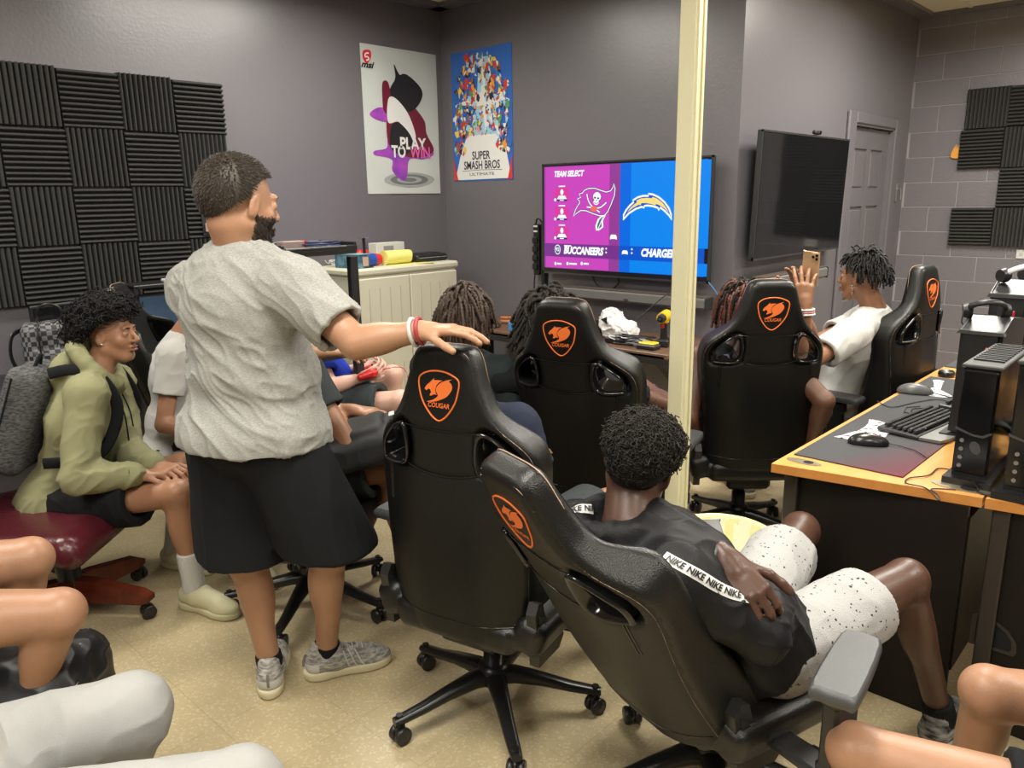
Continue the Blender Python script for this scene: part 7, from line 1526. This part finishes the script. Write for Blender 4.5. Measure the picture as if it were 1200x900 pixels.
MB().box((0, 0, .022), (.075, .11, .044), bev=.008).build('battery', M_CASE, t); MB().cyl((0, 0, .04), (0, .012, .15), .022, .020, 16).build('grip', M_CASE, t); MB().cyl((0, -.06, .175), (0, .07, .175), .034, .032, 22).box((0, .0, .15), (.05, .06, .03), bev=.008).build('motor_housing', M_YEL, t); MB().cyl((0, .07, .175), (0, .12, .175), .026, .018, 20).cyl((0, .12, .175), (0, .165, .175), .008, .006, 10).build('chuck', M_CASE, t); MB().box((0, .03, .125), (.014, .02, .03), bev=.004).build('trigger', M_CRED, t)
t = thing('battery_pack', 'flat yellow and black tool battery in front of the drill', 'battery', (-2.42, 3.77, ZD)); MB().box((0, 0, .014), (.12, .08, .028), bev=.006).build('pack_base', M_CASE, t); MB().box((0, 0, .034), (.10, .07, .014), bev=.005).build('pack_top', M_YEL, t)
mouse_ = mouse('black mouse at the left end of the walnut desk', (-3.68, 3.80), rad(30), MATS['mouse_black']); mouse_.location[2] = ZD
boxy('small_box', 'small blue and white box at the left end of the walnut desk', 'box', (-3.47, 3.76, ZD), (.06, .05, .055), mat('blue_box', (.05, .22, .50), .4)); t = thing('charging_cable', 'orange cable loop at the left end of the walnut desk', 'cable', (-3.66, 3.95, ZD)); MB().tube([V(.10*math.cos(a), .05*math.sin(a), .006+.004*a) for a in np.linspace(0, 11, 50)], .004, 6).build('loop', mat('orange_cable', (.6, .22, .08), .5), t)
# power strip hung beside the television, and cables
t = thing('power_strip', 'upright black power strip hung on the wall left of the lit television', 'power strip', (-3.70, YT-.03, 1.07)); MB().box((0, 0, .17), (.055, .045, .36), bev=.006).build('strip_body', M_CASE, t); MB().box((.055, .005, .13), (.035, .04, .44), bev=.005).build('side_adapter', M_CASE, t)
for z in (.335, .30): MB().box((0, -.024, z), (.034, .004, .012)).build('label_tab', M_RUB, t)
for k in range(4): MB().box((0, -.032, .05+.062*k), (.044, .024, .042), bev=.006).build('plug', M_CASE, t)
MB().tube(smooth_path([(0, -.02, .35), (.02, -.03, .385), (.05, -.03, .38), (.06, 0, .34)], 5), .006, 6).tube(smooth_path([(-.01, -.02, 0), (-.02, -.02, -.1), (.0, -.01, -.24), (.02, -.01, -.32)], 5), .005, 6).build('flex', M_CASE, t)
cable('black cable drooping under the lit television', [V(-3.18, YT-.08, 1.10), V(-3.15, YT-.05, 1.02), V(-3.05, YT-.04, 1.0), V(-2.98, YT-.05, 1.04), V(-2.96, YT-.08, 1.09)], .006, M_BLKM)
cable('black cable running down from the television to the bag on the walnut desk', [V(-2.42, YT-.06, 1.06), V(-2.52, YT-.02-.12, 1.03), V(-2.66, 4.05, .88), V(-2.72, 3.93, .80)], .004, M_BLKM)
cable('light blue network cable on the wall right of the cream column', [V(-2.30, YT-.10, 1.10), V(-2.27, YT-.012, 1.00), V(-2.24, YT-.012, .85), V(-2.215, YT-.012, .70)], .0045, mat('sky_cable', (.12, .32, .60), .5))
# ------------------------------------------------------------------ burgundy executive chair under the boy in olive
t = thing('executive_chair', 'burgundy leather office chair with wooden legs under the boy in olive', 'chair', (-3.22, .86, 0), rad(-47)); M_BUR = mat('burgundy_leather', (.075, .010, .016), .28, bump=(90, .12)); M_MAH = wood('mahogany_gloss', (.085, .014, .008), (.16, .035, .016), 2, .15)
f = Field(V(-.34, -.46, .28), V(.34, .30, .50), .008); f.rbox((0, -.10, .385), (.27, .28, .055), None, .05, .02); f.cone((-.22, .16, .365), (.22, .16, .365), .055, k=.04); finish(f, 'seat', M_BUR, t)
f = Field(V(-.34, -.60, .40), V(.34, -.20, 1.15), .010); f.rbox((0, -.45, .75), (.26, .05, .34), rotx(.10), .05, .02)
for z in (.60, .80, .98): f.cone((-.2, -.415, z), (.2, -.415, z), .05, k=.05)
finish(f, 'backrest', M_BUR, t); MB().tube([(x, y, .372) for x, y in [(-.24, .195), (0, .215), (.24, .195)]], .004, 6).build('piping', M_BUR, t)
MB().box((0, -.05, .30), (.24, .30, .05), bev=.01).build('tilt_mechanism', M_PLA, t); MB().lathe([(.045, .10), (.045, .22), (.030, .24), (.030, .29)], n=20).build('gas_lift', M_PLA, t)
for k in range(5):
    a = rad(12)+k*2*math.pi/5; l = MB().prism([(.02, .08), (.06, .065), (.30, .062), (.335, .075), (.335, .095), (.30, .115), (.10, .155), (.02, .16)], -.024, .024, M=frame((0, 0, 0), (1, 0, 0), (0, 0, 1), (0, -1, 0))).build('base_leg', M_MAH, t); l.rotation_euler = (0, 0, a)
    c_ = link('caster', bpy.data.meshes['caster'], None, l); c_.location = (.315, 0, .0275); c_.rotation_euler = (0, 0, .8*k); MB().cyl((.315, 0, .05), (.315, 0, .075), .009).build('caster_stem', M_PLA, l)
# stools that carry people whose seats are hidden or out of view
def stool(x, y, h, label):
    t = thing('stool', label, 'stool', (x, y, 0), 0, 'plain round black stools'); MB().lathe([(0, h), (.15, h), (.17, h-.015), (.17, h-.05), (.15, h-.06), (0, h-.06)][::-1], n=28).build('seat', M_LTH, t)
    MB().cyl((0, 0, .12), (0, 0, h-.06), .025).build('column', M_BLKM, t)
    for k in range(5):
        a = k*2*math.pi/5; l = MB().tube([(0, 0, .12), (.12, 0, .09), (.25, 0, .05)], .016, 8).build('base_leg', M_BLKM, t); l.rotation_euler = (0, 0, a); c_ = link('caster', bpy.data.meshes['caster'], None, l); c_.location = (.25, 0, .0275)
for n_, lab in (('blue', 'black stool under the pale person in blue'), ('twists', 'black stool under the person with brown twists'), ('edgeA', 'black stool under the person at the left edge'), ('edgeB', 'black stool under the person in pale grey trousers'), ('edgeC', 'black stool under the person at the lower right corner')):
    p = PE[n_]['pel']; stool(p[0], p[1], p[2]-.115, lab)
# black duffel on the floor at lower left
bc = V(-2.64, .47, 0); t = thing('duffel_bag', 'black nylon duffel bag with a small white swoosh on the floor at lower left', 'bag', bc, rad(-50)); f = Field(V(-.28, -.42, -.01), V(.28, .42, .36), .007); f.rbox((0, 0, .14), (.17, .32, .14), None, .11, .03); f.ell((.12, .12, .10), (.10, .14, .10), None, .04); f.plane((0, 0, .0), (0, 0, -1), .004); DUF = finish(f, 'bag_body', mat('black_nylon', (.012, .012, .013), .45), t, fold=dict(amp=.018, scale=8, seed=8))
MB().tube(smooth_path([(-.05, -.25, .28), (-.02, 0, .29), (-.03, .26, .27)], 6), .004, 6).build('zip', MATS['zip_grey'], t)
bpy.context.view_layer.update()
bv = BVHTree.FromPolygons([tuple(t.matrix_world @ v.co) for v in DUF.data.vertices], [tuple(p.vertices) for p in DUF.data.polygons]); 
t0 = bpy.data.objects[t.name]; Minv = np.array(t0.matrix_world.inverted())
def on_bag(px, py):
    h_ = bv.ray_cast(tuple(CAM), tuple(nrm(ray(px, py))))[0]
    return None if h_ is None else (Minv @ np.array([*(V(*h_)+nrm(CAM-V(*h_))*.004), 1]))[:3]
sw = [on_bag(*p) for p in ((84, 808), (85, 811), (88, 808), (92, 799), (89, 803), (86, 806))]
if all(p is not None for p in sw): MB().add(sw, [(0, 1, 2, 3, 4, 5)]).add(sw, [(5, 4, 3, 2, 1, 0)]).build('swoosh', M_RUB, t0)
